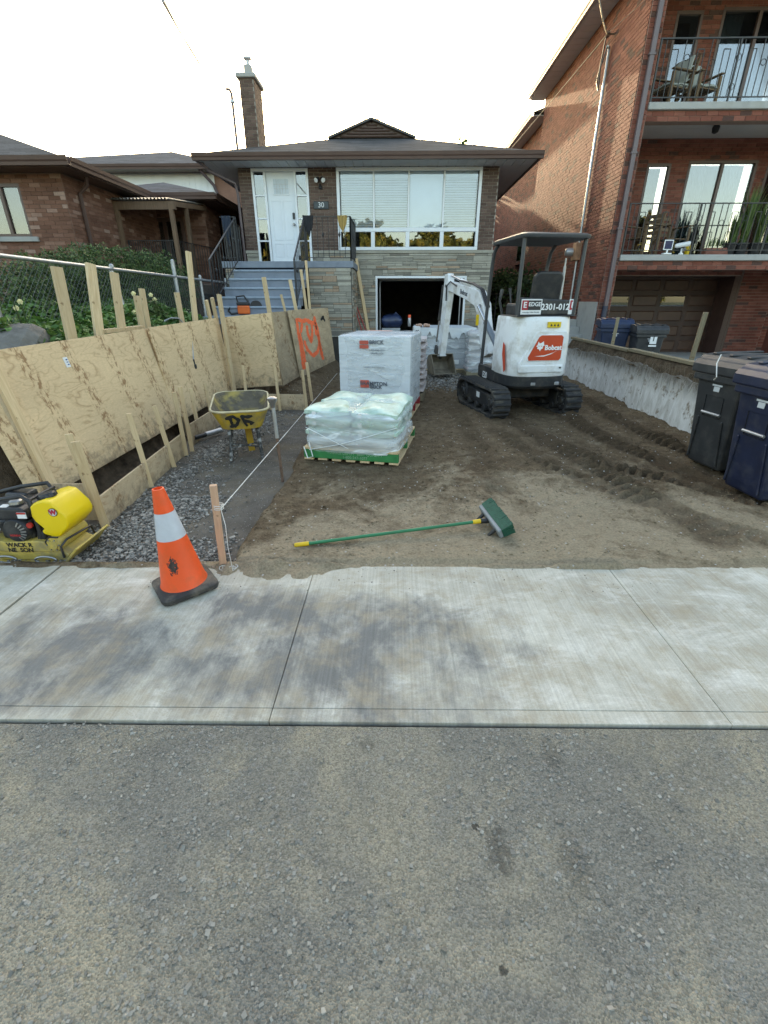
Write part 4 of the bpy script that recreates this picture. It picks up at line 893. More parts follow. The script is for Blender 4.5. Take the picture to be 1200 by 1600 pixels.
mb = MB(); mb.lathe([(0.10,0),(0.10,0.1),(0.085,0.17),(0.0,0.19)],16,Matrix.Translation((RX-0.16,cY+0.12,mz)) @ Matrix.Rotation(-PI/2,4,'Y'),cap=False); mb.build('meter_dome', m_galv, mbx, world=True, smooth=40)
ins = PX(961,53,RX); 
mb = MB(); mb.tube([(RX-0.01,ins.y,ins.z),(RX-0.16,ins.y,ins.z)],0.02,8); mb.lathe([(0.045,-0.05),(0.045,0.05)],12,Matrix.Translation((RX-0.16,ins.y,ins.z))); mb.build('wire_bracket', m_rust, rb, world=True)
mb = MB(); mb.tube([(RX-0.12,cY-0.08,c0.z-0.02),(RX-0.2,cY-0.05,c0.z-0.35),(RX-0.16,cY,c0.z-0.75),(RX-0.2,cY+0.05,c0.z-0.6),(RX-0.18,ins.y,ins.z)],0.016,6); mb.build('drip_loop', m_black, rb, world=True, smooth=60)
# concrete side stair at the foot of the wall
mb = MB(); mb.box(RX-0.03,RX-0.001,RY+0.06,RY+1.25,0,1.55); mb.build('foundation_facing', m_concb, rb, world=True)
for k in range(4):
    mb = MB(); mb.box(RX-0.55,RX-0.035,RY+0.35+k*0.27,RY+0.62+k*0.27,0.1,0.62+k*0.17); mb.build('side_step', m_concb, rb, world=True, bevel=0.01)
mb = MB(); cl = (6.9,RY+0.7,Z2-0.16); mb.lathe([(0.05,0),(0.06,-0.03),(0.075,-0.06),(0.06,-0.15),(0.02,-0.17)],10,Matrix.Translation(cl)); mb.build('ceiling_lamp', m_black, rb, world=True, smooth=40)
# ------------------------------------------------------------------ bungalow on the left (front wing, recessed entrance under a tin canopy)
LY = 10.6; LX = PY(94,272,LY).x; LZ = PY(94,272,LY).z
lh = thing('brick_bungalow', 'rough brown brick bungalow at the left edge with a tin porch canopy', 'house', (LX,LY,0.8))
LW = (PY(0,287,LY).x-0.9, PY(29,287,LY).x, PY(40,370,LY).z, PY(20,287,LY).z)
mb = MB(); carcass(mb, -13, LX, 0.2, LZ+0.1, [LW], LY); lw = mb.build('front_wall', m_mortar_l, lh, world=True)
lay(lw, brick_cells(-13, LX, 0.85, LZ+0.02, 0.07, 0.222, 0.007, holes=[LW]), (0,LY,0), (1,0), m_brick_l, 'brick', 0.010, 0.003)
L2Y = 14.5; L2X = PY(319,330,L2Y).x; L2Z = PY(319,330,L2Y).z+0.15
mb = MB(); mb.box(LX-0.2,LX,LY+0.2,L2Y,0.2,LZ+0.1); lsw = mb.build('wing_side_wall', m_mortar_l, lh, world=True)
lay(lsw, brick_cells(0.0, L2Y-LY, 0.85, LZ+0.02, 0.07, 0.222, 0.007), (LX,LY,0), (0,1), m_brick_l, 'brick', 0.010, 0.003)
mb = MB(); frame_rect(mb, LW[0], LW[1], LW[2], LW[3], LY+0.09, 0.05, 0.09); xm = PY(9,330,LY).x; mb.box(xm-0.03,xm+0.03,LY+0.0,LY+0.09,LW[2]+.05,LW[3]-.05); wfr = mb.build('window', m_fascia, lh, world=True)
for a, b in ((LW[0]+.05,xm-.03),(xm+.03,LW[1]-.05)):
    mb = MB(); mb.box(a,b,LY+0.04,LY+0.05,LW[2]+.05,LW[3]-.05); mb.build('pane', m_glass_d, wfr, world=True)
mb = MB()
for i in range(60):
    x = LW[0]+(LW[1]-LW[0])*i/60; x2 = LW[0]+(LW[1]-LW[0])*(i+1)/60; ya = LY+0.14+0.025*math.sin(i*1.7); yb2 = LY+0.14+0.025*math.sin((i+1)*1.7)
    mb.quad((x,ya,LW[2]),(x2,yb2,LW[2]),(x2,yb2,LW[3]),(x,ya,LW[3]))
mb.build('curtain', m_curt, wfr, world=True, fix=False)
mb = MB(); mb.box(LW[0]-0.1,LW[1]+0.12,LY-0.06,LY+0.03,LW[2]-0.09,LW[2]-0.002); mb.build('window_sill', m_concb, wfr, world=True, bevel=0.008)
mb = MB(); e0 = LY-0.45; ex = LX+0.42; mb.box(-14,ex,e0,L2Y,LZ+0.02,LZ+0.05); mb.build('soffit', m_fascia, lh, world=True)
mb = MB(); gutter(mb, (-14,e0,LZ+0.03), (ex+0.1,e0,LZ+0.03), (0,-1,0)); gutter(mb, (ex,L2Y-0.6,LZ+0.035), (ex,e0,LZ+0.035), (1,0,0)); mb.build('gutter', m_fascia, lh, world=True)
mb = MB(); hip(mb, -14, ex+0.04, e0-0.04, 19, LZ+0.15, 0.36); lroof = mb.build('roof', m_shing, lh, world=True)
mb = MB(); mb.tube([(LX+0.3,LY+0.35,LZ+0.05),(LX+0.25,LY+0.4,LZ-0.1),(LX+0.05,LY+0.42,LZ-0.25),(LX+0.05,LY+0.42,0.9)],0.04,8); mb.build('downspout', m_fascia, lh, world=True, smooth=40)
# recessed entrance wing
mb = MB(); mb.box(LX,L2X,L2Y,L2Y+0.2,0.2,L2Z); rw = mb.build('entrance_wall', m_mortar_l, lh, world=True)
o1 = (PY(150,350,L2Y).x, PY(200,350,L2Y).x, 2.0, 3.55); o2 = (PY(228,350,L2Y).x, PY(288,350,L2Y).x, 1.9, 3.6)
lay(rw, brick_cells(LX, L2X, 0.9, L2Z, 0.07, 0.222, 0.007, holes=[o1,o2]), (0,L2Y,0), (1,0), m_brick_l, 'brick', 0.010, 0.003)
for o_ in (o1,o2):
    mb = MB(); frame_rect(mb, o_[0], o_[1], o_[2], o_[3], L2Y-0.005, 0.09, 0.05); mb.box((o_[0]+o_[1])/2-.05,(o_[0]+o_[1])/2+.05,L2Y-0.055,L2Y-0.005,o_[2]+.09,o_[3]-.09); q = mb.build('entrance_window', m_fascia, lh, world=True)
    mb = MB(); mb.box(o_[0]+.09,(o_[0]+o_[1])/2-.05,L2Y-0.03,L2Y-0.02,o_[2]+.09,o_[3]-.09); mb.build('pane', m_glass_d, q, world=True)
    mb = MB(); mb.box((o_[0]+o_[1])/2+.05,o_[1]-.09,L2Y-0.03,L2Y-0.02,o_[2]+.09,o_[3]-.09); mb.build('pane', m_glass_d, q, world=True)
    mb = MB(); mb.box(o_[0]+.05,o_[1]-.05,L2Y-0.012,L2Y-0.008,o_[2]+.05,o_[3]-.05); mb.build('curtain', m_curt, q, world=True)
mb = MB(); mb.box(L2X-0.2,L2X,L2Y+0.2,22,0.2,L2Z); rsw = mb.build('entrance_side_wall', m_mortar_l, lh, world=True)
lay(rsw, brick_cells(0.0, 7.5, 0.9, L2Z, 0.07, 0.222, 0.007), (L2X,L2Y,0), (0,1), m_brick_l, 'brick', 0.010, 0.003)
ez = L2Z+0.02; ey = L2Y-0.5; ex2 = L2X+0.45
mb = MB(); mb.box(LX,ex2,ey,22,ez,ez+0.03); mb.build('soffit', m_fascia, lh, world=True)
mb = MB(); gutter(mb, (LX,ey,ez+0.01), (ex2+0.1,ey,ez+0.01), (0,-1,0)); gutter(mb, (ex2,22,ez+0.015), (ex2,ey,ez+0.015), (1,0,0)); mb.build('gutter', m_fascia, lh, world=True)
mb = MB(); hip(mb, LX-2.5, ex2+0.05, ey-0.05, 21, ez+0.14, 0.30); mb.build('roof', m_shing2, lh, world=True)
# tin canopy on posts
ca = PY(138,313,12.4); cb_ = PY(268,313,12.4); cz = ca.z
mb = MB(); N_ = 120
for i in range(N_):
    x = ca.x+(cb_.x-ca.x)*i/N_; x2 = ca.x+(cb_.x-ca.x)*(i+1)/N_; za = 0.02*math.sin(i*PI/2.5); zb2 = 0.02*math.sin((i+1)*PI/2.5)
    mb.quad((x,12.2,cz+za),(x2,12.2,cz+zb2),(x2,L2Y,cz+0.25+zb2),(x,L2Y,cz+0.25+za))
canopy_l = mb.build('tin_canopy', M('corrugated_tin',(0.38,0.37,0.34),0.5,0.4,var=0.3,vs=5), lh, world=True, fix=False)
mb = MB(); mb.box(ca.x,cb_.x+0.1,12.28,12.36,cz-0.2,cz-0.04); mb.beam((ca.x+0.03,12.3,cz-0.08),(ca.x+0.03,L2Y,cz+0.15),0.06,0.1); mb.beam((cb_.x,12.3,cz-0.08),(cb_.x,L2Y,cz+0.15),0.06,0.1); mb.build('canopy_beam', m_lum_brown, lh, world=True)
for px_ in (183, 268): p = PY(px_,330,12.32); mb = MB(); mb.beam((p.x,12.32,0.9),(p.x,12.32,cz-0.05),0.085,0.085,(0,1,0)); mb.build('canopy_post', m_lum_brown, lh, world=True)
p = PY(291,330,13.2); mb = MB(); mb.beam((p.x,13.2,0.9),(p.x,13.2,cz+0.05),0.085,0.085,(0,1,0)); mb.build('canopy_post', m_lum_brown, lh, world=True)
mb = MB(); mb.box(LX,cb_.x+0.05,12.25,L2Y,1.75,1.95); mb.build('porch_floor', m_lum_brown, lh, world=True)
railing((LX+0.2,12.3,1.95),(cb_.x,12.3,1.95), lh, 22, twist=False); railing((cb_.x,12.3,1.95),(cb_.x+0.25,L2Y-0.1,1.95), lh, 16, twist=False)
# ------------------------------------------------------------------ taller house behind it
BYY = 18.5
bh = thing('rear_house', 'taller house behind the bungalow, white siding under a grey hip roof', 'house', (-8,BYY,0.3))
be = PY(250,271,BYY).z; bx1 = PY(356,300,BYY).x; bx0 = -15
mb = MB(); mb.box(bx0,bx1-0.4,BYY,BYY+0.2,0.3,be); bwl = mb.build('siding_wall', m_white, bh, world=True)
x = PY(280,300,BYY).x
while x < bx1-0.45:
    mb = MB(); mb.box(x,x+0.19,BYY-0.015,BYY-0.001,2.5,be-0.01); mb.build('siding_board', m_white, bwl, world=True); x += 0.2
mb = MB(); mb.box(bx1-0.4,bx1+0.6,BYY-0.02,BYY+6,0.3,be); mb.build('brick_corner', m_brick_l, bh, world=True)
bex = PY(331,268,BYY-0.5).x+0.5
mb = MB(); mb.box(bx0,bex,BYY-0.5,BYY+7,be,be+0.04); mb.build('soffit', m_fascia, bh, world=True)
mb = MB(); gutter(mb, (bx0,BYY-0.5,be), (bex,BYY-0.5,be), (0,-1,0)); mb.build('gutter', m_fascia, bh, world=True)
pkx = PY(268,237,BYY+1.8).x
mb = MB(); q = be+0.13; pz_ = PY(268,237,BYY+3.0).z; 
mb.add([(bx0,BYY-0.55,q),(bex+0.05,BYY-0.55,q),(bex+0.05,BYY+7,q),(bx0,BYY+7,q),(PY(268,237,BYY+3.0).x,BYY+3.0,pz_),(bx0,BYY+3.0,PY(0,268,BYY+3.0).z-0.2)],[(0,1,4,5),(1,2,4),(2,3,5,4),(3,0,5),(0,3,2,1)]); mb.build('roof', m_shing2, bh, world=True)
mb = MB(); dx = PY(345,290,BYY).x; mb.tube([(dx-0.5,BYY-0.45,be+0.02),(dx-0.2,BYY-0.12,be-0.35),(dx-0.12,BYY-0.07,be-0.6),(dx-0.12,BYY-0.07,2.5)],0.05,8); mb.build('downspout', m_purpl, bh, world=True, smooth=40)
# ------------------------------------------------------------------ chain link fence
FX = -4.0
fence = thing('chain_link_fence', 'galvanised chain link fence along the raised yard behind the plywood', 'fence', (FX,8,0.85))
pts = [Vector((FX-0.05,3.5,2.02)),Vector((FX,12.1,1.96))]
mb = MB(); mb.tube([pts[0],pts[1]],0.021,8); mb.build('top_rail', m_galv, fence, world=True, smooth=50)
for y in (5.0,7.3,9.35,10.55,12.1):
    x = FX-0.03; top = 2.02 if y != 9.35 else 2.22
    if y == 7.3: mb = MB(); mb.tube([(x+0.15,y,0.8),(x-0.02,y,1.98)],0.03,8)
    else: mb = MB(); mb.tube([(x,y,0.7),(x,y,top)],0.03 if y != 9.35 else 0.038,8)
    po = mb.build('fence_post', m_galv, fence, world=True, smooth=50)
    mb = MB(); mb.lathe([(0.034,0),(0.034,0.03),(0.012,0.05)],8,Matrix.Translation((x,y,top-0.01))); mb.build('post_cap', m_galv, po, world=True)
# woven diamonds: zig-zag wires, 50 mm mesh
V, F_ = [], []
def wire(p, q, r=0.0018):
    b = len(V); d = (q-p).normalized(); a = Vector((1,0,0)); c = d.cross(a).normalized()
    for P0 in (p,q):
        for k in range(3): an = k*2*PI/3; V.append(tuple(P0+(a*math.cos(an)+c*math.sin(an))*r))
    for k in range(3): F_.append((b+k,b+(k+1)%3,b+3+(k+1)%3,b+3+k))
sp = 0.040; z0, z1 = 0.86, 2.03; n_ = int((12.1-3.5)/sp); m__ = int((z1-z0)/sp)
for i in range(n_):
    y = 3.5+i*sp; dz = -0.06*(y-3.5)/8.6
    for k in range(m__):
        s_ = (k+i) % 2
        wire(Vector((FX-0.03+(0.004 if s_ else -0.004),y+(sp if s_ else 0),z0+k*sp+dz)), Vector((FX-0.03+(-0.004 if s_ else 0.004),y+(0 if s_ else sp),z0+(k+1)*sp+dz)))
me = bpy.data.meshes.new('wire_mesh'); inv = chain(fence).inverted(); me.from_pydata([tuple(inv @ Vector(p)) for p in V], [], F_); me.materials.append(m_fwire)
o = bpy.data.objects.new('wire_mesh', me); COL.objects.link(o); o.parent = fence; o['kind'] = 'stuff'
# return of the fence between the two houses
fr = thing('chain_link_fence', 'dark slatted chain link panel between the bungalow and the blue steps', 'fence', (-4.7,12.4,0.9))
mb = MB(); a = Vector((FX,12.15,0)); b = Vector((-4.25,12.9,0)); mb.tube([a+Vector((0,0,1.95)),b+Vector((0,0,1.9))],0.02,8); mb.tube([b+Vector((0,0,0.8)),b+Vector((0,0,1.92))],0.025,8); mb.build('rail', m_galv, fr, world=True)
mb = MB()
for i in range(16): p = a.lerp(b, (i+.5)/16); mb.beam(p+Vector((0,0,0.9)),p+Vector((0,0,1.9)),0.03,0.004,(1,0,0))
mb.build('privacy_slats', m_fascia, fr, world=True)
# ------------------------------------------------------------------ planting
def leaves(name, pts, nrm, size, m_, parent=None, world=True, asp=0.45):
    """many small leaf faces, one mesh"""
    n = len(pts); pts = np.array(pts, float); nrm = np.array(nrm, float)
    t = rng.normal(size=(n,3)); u_ = np.cross(nrm, t); u_ /= np.linalg.norm(u_,axis=1)[:,None]+1e-9; v_ = np.cross(nrm, u_)
    s_ = size*(0.6+0.8*rng.random(n))[:,None]
    a = pts-u_*s_*0.5; b = pts+v_*s_*asp*0.5+u_*s_*0.05; c = pts+u_*s_*0.6+nrm*s_*0.12; d = pts-v_*s_*asp*0.5+u_*s_*0.05
    V_ = np.stack([a,b,c,d],1).reshape(-1,3); F2 = np.arange(4*n).reshape(n,4)
    me = bpy.data.meshes.new(name)
    if world and parent is not None:
        i4 = np.array(chain(parent).inverted()); V_ = V_@i4[:3,:3].T+i4[:3,3]
    me.from_pydata(V_.tolist(), [], F2.tolist()); me.materials.append(m_); me.update()
    o = bpy.data.objects.new(name, me); COL.objects.link(o); o.parent = parent; return o
m_juni = leaf_mat('juniper_green', [(0.0,(0.02,0.04,0.014)),(0.5,(0.05,0.09,0.028)),(0.85,(0.095,0.15,0.045)),(1.0,(0.15,0.20,0.07))], 0.12)
m_ivy = leaf_mat('ground_cover_green', [(0.0,(0.035,0.085,0.02)),(0.5,(0.085,0.18,0.04)),(1.0,(0.17,0.28,0.08))])
m_bush = leaf_mat('rose_leaf', [(0.0,(0.03,0.06,0.02)),(0.6,(0.07,0.11,0.035)),(1.0,(0.12,0.16,0.06))])
m_hedge = leaf_mat('hedge_green', [(0.0,(0.02,0.04,0.015)),(0.6,(0.05,0.085,0.028)),(1.0,(0.11,0.14,0.05))])
m_bark = M('bark', (0.09,0.065,0.045), 0.95, var=0.4, vs=20, bump=0.6)
def cloud(blobs, n):
    """points in the outer shell of several lumps"""
    P_, N_ = [], []; tot = sum(b[3]**2 for b in blobs)
    for (x,y,z,r) in blobs:
        k = int(n*r*r/tot); d = rng.normal(size=(k,3)); d /= np.linalg.norm(d,axis=1)[:,None]
        w_ = 1+0.16*np.sin(d[:,0]*9+x*7)*np.sin(d[:,1]*8+y*5)+0.12*np.sin(d[:,2]*11+z*3)
        rr = r*w_*(0.72+0.30*rng.random(k)**0.6)
        P_.append(np.array([x,y,z])+d*rr[:,None]*np.array([1,1,0.85])); N_.append(d+0.7*rng.normal(size=(k,3)))
    P_ = np.concatenate(P_); N_ = np.concatenate(N_); N_ /= np.linalg.norm(N_,axis=1)[:,None]; return P_, N_
def shrub(name, label, cat, base, blobs, n, size, m_, group=None, asp=0.35):
    t = thing(name, label, cat, base, 0, group)
    P_, N_ = cloud(blobs, n); leaves('foliage', P_, N_, size, m_, t, asp=asp)
    mb = MB()
    for (x,y,z,r) in blobs: mb.tube([base,((base[0]+x)/2+0.03,(base[1]+y)/2,(base[2]+z)/2),(x,y,z+r*0.2)],[0.05,0.035,0.012],6)
    mb.build('stem', m_bark, t, world=True); return t
rs2 = random.Random(3)
def lumps(px_list, X):
    out = []
    for (x,y,r) in px_list: p = PX(x,y,X); out.append((p.x+rs2.uniform(-.2,.2),p.y,p.z-r*0.8,r))
    return out
shrub('juniper_shrub', 'clipped dark green juniper nearest the left house wall, behind the fence', 'shrub', (-5.2,7.9,0.85), lumps([(70,398,0.42),(100,392,0.5),(125,402,0.42),(85,440,0.6),(120,450,0.6)],-5.0), 15000, 0.055, m_juni, 'junipers behind the fence')
shrub('juniper_shrub', 'tallest rounded juniper in the middle of the row behind the fence', 'shrub', (-5.2,9.0,0.85), lumps([(150,384,0.5),(180,384,0.6),(200,394,0.55),(165,420,0.7),(195,440,0.7)],-5.1), 17000, 0.055, m_juni, 'junipers behind the fence')
shrub('juniper_shrub', 'juniper at the right end of the row, below the tin porch', 'shrub', (-5.2,10.6,0.85), lumps([(215,394,0.6),(240,402,0.6),(258,418,0.5),(230,450,0.75),(255,455,0.6)],-5.1), 15000, 0.055, m_juni, 'junipers behind the fence')
shrub('juniper_shrub', 'low dark juniper cut off by the left edge of the photo', 'shrub', (-5.2,6.7,0.85), lumps([(20,410,0.35),(45,415,0.4),(10,450,0.5),(50,455,0.5)],-4.9), 9000, 0.05, m_juni, 'junipers behind the fence')
# leafy ground cover between fence and plywood
n = 9000; X_ = rng.uniform(-4.7,-3.22,n); Y_ = rng.uniform(4.6,9.0,n); Z_ = 1.14+0.22*sstep(-3.5,-4.1,X_)*0+0.20*np.clip((-3.35-X_)/0.6,0,1)+0.16*rng.random(n)*(0.5+vnoise(X_*2,Y_*2))+0.10*fbm(X_*2,Y_*2,3)
N_ = np.stack([0.6*rng.normal(size=n),0.6*rng.normal(size=n),np.ones(n)],1); N_ /= np.linalg.norm(N_,axis=1)[:,None]
tag(leaves('ground_cover', np.stack([X_,Y_,Z_],1), N_, 0.075, m_ivy, asp=0.7), 'leafy green ground cover along the foot of the fence', 'ground cover', kind='stuff')
rose = shrub('rose_bush', 'rose bush with pale yellow blooms growing against the fence', 'rose bush', (-3.75,7.3,0.9), [(-3.75,7.25,1.25,0.2),(-3.72,7.55,1.42,0.2),(-3.78,7.6,1.15,0.24)], 900, 0.07, m_bush, asp=0.6)
m_petal = M('cream_petals', (0.80,0.74,0.42), 0.6, var=0.1)
def flower(p, r, parent):
    mb = MB()
    for k in range(9):
        a = k*2.4; t = 0.3+0.07*k; d = Vector((math.cos(a)*math.sin(t),math.sin(a)*math.sin(t),math.cos(t))); u_ = d.cross(Vector((0,0,1))).normalized(); v_ = u_.cross(d)
        c = Vector(p)+d*r*0.55; mb.add([c-v_*r*.4-d*r*.5,c+u_*r*.5,c+v_*r*.5+d*r*.25,c-u_*r*.5],[(0,1,2,3)])
    return mb.build('bloom', m_petal, parent, world=True, fix=False)
for px_, py_ in ((236,463),(209,461),(210,490),(242,470)): flower(PX(px_,py_,-3.65), 0.055, rose)
lily = thing('flowering_stems', 'thin stems with small cream flowers by the boulder', 'flower', (-3.8,5.2,0.95))
mb = MB()
for px_, py_ in ((32,474),(26,484),(20,470)): p = PX(px_,py_,-3.75); mb.tube([(p.x+0.03,p.y,0.9),(p.x,p.y,p.z)],0.006,5)
mb.build('stem', m_bush, lily, world=True)
for px_, py_ in ((32,474),(26,484)): flower(PX(px_,py_,-3.75), 0.045, lily)
# ivy hedge and hand rail between the houses
hd = thing('ivy_hedge', 'dark ivy covered hedge in the gap beyond the excavator', 'hedge', (4.2,17.5,0.2))
n = 9000; P_ = np.stack([rng.uniform(3.5,4.75,n), rng.uniform(17.0,20.0,n), 0.3+2.0*rng.random(n)+0.15*rng.normal(size=n)],1)
sel = (P_[:,1] < 17.4) | (P_[:,2] > 1.95) | (P_[:,0] < 3.8); P_ = P_[sel]; P_[:,1] += 0.15*np.sin(P_[:,2]*6)
N_ = rng.normal(size=P_.shape)+np.array([-0.3,-1,0.3]); N_ /= np.linalg.norm(N_,axis=1)[:,None]; leaves('foliage', P_, N_, 0.11, m_hedge, hd, asp=0.8)
mb = MB(); mb.box(3.65,4.7,17.2,19.9,0.1,2.0); mb.build('hedge_core', m_soil, hd, world=True)
hr = thing('hand_rail', 'thin dark hand rail running down the gap between the houses', 'railing', (3.2,15,0.2))
mb = MB(); mb.tube([(2.9,18,1.8),(3.3,14.5,1.72)],0.02,6); mb.build('rail', m_black, hr, world=True)
for t in (0.1,0.6): mb = MB(); mb.tube([(2.9+0.4*t,18-3.5*t,0.1),(2.9+0.4*t,18-3.5*t,1.8-0.08*t)],0.018,6); mb.build('post', m_black, hr, world=True)
# boulder in the yard corner
b0 = PX(25,530,-3.55)
mb = MB(); bm = bmesh.new(); bmesh.ops.create_icosphere(bm, subdivisions=3, radius=1.0)
for v in bm.verts:
    p = v.co; k = 1+0.18*math.sin(p.x*3.1+p.y*2)+0.12*math.sin(p.z*4+p.x*5); v.co = Vector((p.x*0.36*k, p.y*0.42*k, p.z*0.27*k))
me = bpy.data.meshes.new('boulder'); bm.to_mesh(me); bm.free(); me.materials.append(M('boulder_stone',(0.15,0.14,0.125),0.9,var=0.35,vs=6,bump=0.8,bs=14,bd=0.03))
o = bpy.data.objects.new('boulder', me); COL.objects.link(o); o.location = (-3.75,4.75,1.12); tag(o, 'grey boulder in the yard above the left end of the plywood', 'boulder')
# street trees across the road, behind the viewer; the panes mirror them
n = 40000; P_ = []; N_ = []
for (x,y,z,r) in [(-16,-24,5.2,3.4),(-9,-26,5.0,3.2),(-3,-25,5.3,3.2),(4,-27,5.2,3.3),(10,-25,5.3,3.4),(17,-26,5.2,3.4),(-24,-26,5.2,3.8),(24,-26,5.2,3.8)]:
    p_, q_ = cloud([(x,y,z,r),(x+2.6,y+.6,z-1.2,r*.75),(x-2.8,y-.4,z-1.0,r*.75)], n//8); P_.append(p_); N_.append(q_)
wood = leaves('far_wood', np.concatenate(P_), np.concatenate(N_), 0.6, leaf_mat('autumn_leaf', [(0.0,(0.05,0.07,0.02)),(0.6,(0.12,0.14,0.035)),(1.0,(0.26,0.22,0.05))]), asp=0.8)
tag(wood, 'line of leafy trees across the street, seen mirrored in the panes', 'trees', kind='stuff')

# unseen trees added behind the houses to block and break up the low sun
P_ = []; N_ = []
for (x,y,z,r) in [(-8,33,4.0,3.0),(-3.5,34,4.6,3.2),(0.6,33,4.4,3.2),(3.6,32.5,5.2,2.6),(6.6,34,4.8,3.0),(-13,33,4.2,3.2)]:
    p_, q_ = cloud([(x,y,z,r),(x+1.8,y,z-1.6,r*.8),(x-1.8,y,z-1.4,r*.8),(x,y,1.6,r*.8)], 3000); P_.append(p_); N_.append(q_)
tag(leaves('sun_break_trees', np.concatenate(P_), np.concatenate(N_), 0.5, m_hedge, asp=0.8), 'unseen trees added behind the bungalow to block the low sun', 'trees', kind='stuff')
# ------------------------------------------------------------------ plywood shoring and timber
def panel4(name, BL, BR, TR, TL, t, m_, label=None, cat=None, group=None):
    BL, BR, TR, TL = map(Vector, (BL,BR,TR,TL)); u_ = (BR-BL).normalized(); n_ = u_.cross(TL-BL).normalized(); v_ = n_.cross(u_)
    q = [((p-BL).dot(u_), (p-BL).dot(v_)) for p in (BL,BR,TR,TL)]
    mb = MB(); mb.prism(q, (0,0,0), (1,0,0), (0,0,1), (0,1,0), t)
    o = mb.build(name, m_, bevel=0.002)
    o.matrix_world = Matrix(((u_.x,-n_.x,v_.x,BL.x),(u_.y,-n_.y,v_.y,BL.y),(u_.z,-n_.z,v_.z,BL.z),(0,0,0,1)))
    if label: tag(o, label, cat, group)
    return o
def stake(p0, p1, w_, t, m_, label, cat='stake', group='timber stakes', face=(1,-0.4,0), name='wooden_stake', point=False):
    p0 = Vector(p0); p1 = Vector(p1); z_ = (p1-p0).normalized(); y_ = Vector(face); y_ = (y_-z_*y_.dot(z_)).normalized(); x_ = y_.cross(z_); Lh = (p1-p0).length
    mb = MB(); mb.box(-w_/2,w_/2,-t/2,t/2,0,Lh)
    if point: mb.v = [((x*0.2 if z == 0 else x),(y*0.2 if z == 0 else y),z) for x,y,z in mb.v]
    o = mb.build(name, m_, bevel=0.002)
    o.matrix_world = Matrix(((x_.x,y_.x,z_.x,p0.x),(x_.y,y_.y,z_.y,p0.y),(x_.z,y_.z,z_.z,p0.z),(0,0,0,1)))
    return tag(o, label, cat, group)
grp = 'plywood sheets shoring the dug bank'
A0, A1 = Vector((-2.90,3.36,0.09)), Vector((-2.745,8.08,0.18)); T0, T1 = Vector((-3.13,3.34,1.235)), Vector((-2.87,8.10,1.335))
am, tm = A0.lerp(A1,0.56), T0.lerp(T1,0.56)
ply_a = panel4('plywood_sheet', A0, am, tm, T0, 0.018, m_ply, 'long new plywood sheet at the left, with a small white label', 'plywood', grp)
ply_b = panel4('plywood_sheet', am+Vector((-0.012,-0.07,0.0)), A1, T1, tm+Vector((-0.012,-0.07,0.0)), 0.018, m_ply, 'plywood sheet behind the wheelbarrow, a grey cable hanging over its top edge', 'plywood', grp)
B0 = PY(368,607,8.2); B1 = PY(441,602,8.3); B2 = PY(424,488,8.35); B3 = PY(346,496,8.15)
ply_c = panel4('plywood_sheet', B0, B1, B2, B3, 0.018, m_ply, 'pale square plywood sheet facing the street below the blue steps', 'plywood', grp)
ply_d = panel4('plywood_sheet', PY(443,603,8.35), PY(478,582,9.1), PY(462,485,9.1), PY(421,488,8.42), 0.018, m_ply2, 'muddy narrow plywood sheet between the pale sheet and the sprayed one', 'plywood', grp)
ply_e = panel4('plywood_sheet', PY(470,590,8.85), PY(524,563,10.0), PY(509,481,10.0), PY(450,485,8.8), 0.018, m_ply2, 'muddy plywood sheet sprayed with orange paint loops', 'plywood', grp)
def ribbon(pts, w_, nrm, m_, parent, name, lift=0.003, jit=0.25):
    pts = [Vector(p) for p in pts]; nrm = Vector(nrm).normalized(); mb = MB(); L_ = []
    dense = []
    for a, b in zip(pts[:-1], pts[1:]):
        k = max(2, int((b-a).length/0.02)); dense += [a.lerp(b, i/k) for i in range(k)]
    dense.append(pts[-1])
    for i, p in enumerate(dense):
        d = (dense[min(i+1,len(dense)-1)]-dense[max(i-1,0)]).normalized(); s_ = d.cross(nrm).normalized(); wv = w_*(1+random.uniform(-jit,jit))
        if i in (0,len(dense)-1): wv *= 0.5
        L_.append((p+s_*wv/2+nrm*lift, p-s_*wv/2+nrm*lift))
    for (a,b),(c,d) in zip(L_[:-1],L_[1:]): mb.quad(a,c,d,b)
    return mb.build(name, m_, parent, world=True, fix=False)
m_spray = M('fluorescent_orange_spray', (0.95,0.16,0.06), 0.6, var=0.12, vs=30); m_spray_k = M('black_spray', (0.015,0.015,0.015), 0.6)
Lf, Rt = ((450,485),(470,590)), ((509,481),(524,563))
eo = PY(470,590,8.85); eu = PY(524,563,10.0)-eo; ev = PY(450,485,8.8)-eo; en = eu.cross(ev).normalized(); eyd = en.dot(Vector((0,0,CAMH))-eo); en = en if eyd > 0 else -en
def on_e(x, y): d = ray(x, y); t = en.dot(eo-_c)/en.dot(d); return _c+d*t
for st in ([(463,497),(466,520),(470,545),(474,575),(478,572),(473,545),(468,520)], [(464,499),(473,502),(478,500),(486,504),(493,505),(496,515),(500,540),(505,562)], [(472,505),(470,520)], [(479,508),(481,522),(486,534),(488,520),(487,506)], [(475,532),(480,546),(489,556),(496,550),(500,534)], [(491,494),(494,524)], [(496,520),(503,558)]):
    ribbon([on_e(*p) for p in st], 0.075, en, m_spray, ply_e, 'spray_paint')
for st in ([(491,500),(495,515)],[(503,494),(508,502)],[(501,500),(506,494)]): ribbon([on_e(*p) for p in st], 0.05, en, m_spray_k, ply_e, 'black_mark')
nb = (A1-A0).cross(T0-A0).normalized(); nb = nb if nb.dot(Vector((0,0,1.6))-A0) > 0 else -nb
def on_a(x, y): d = ray(x, y); t = nb.dot(A0-_c)/nb.dot(d); return _c+d*t
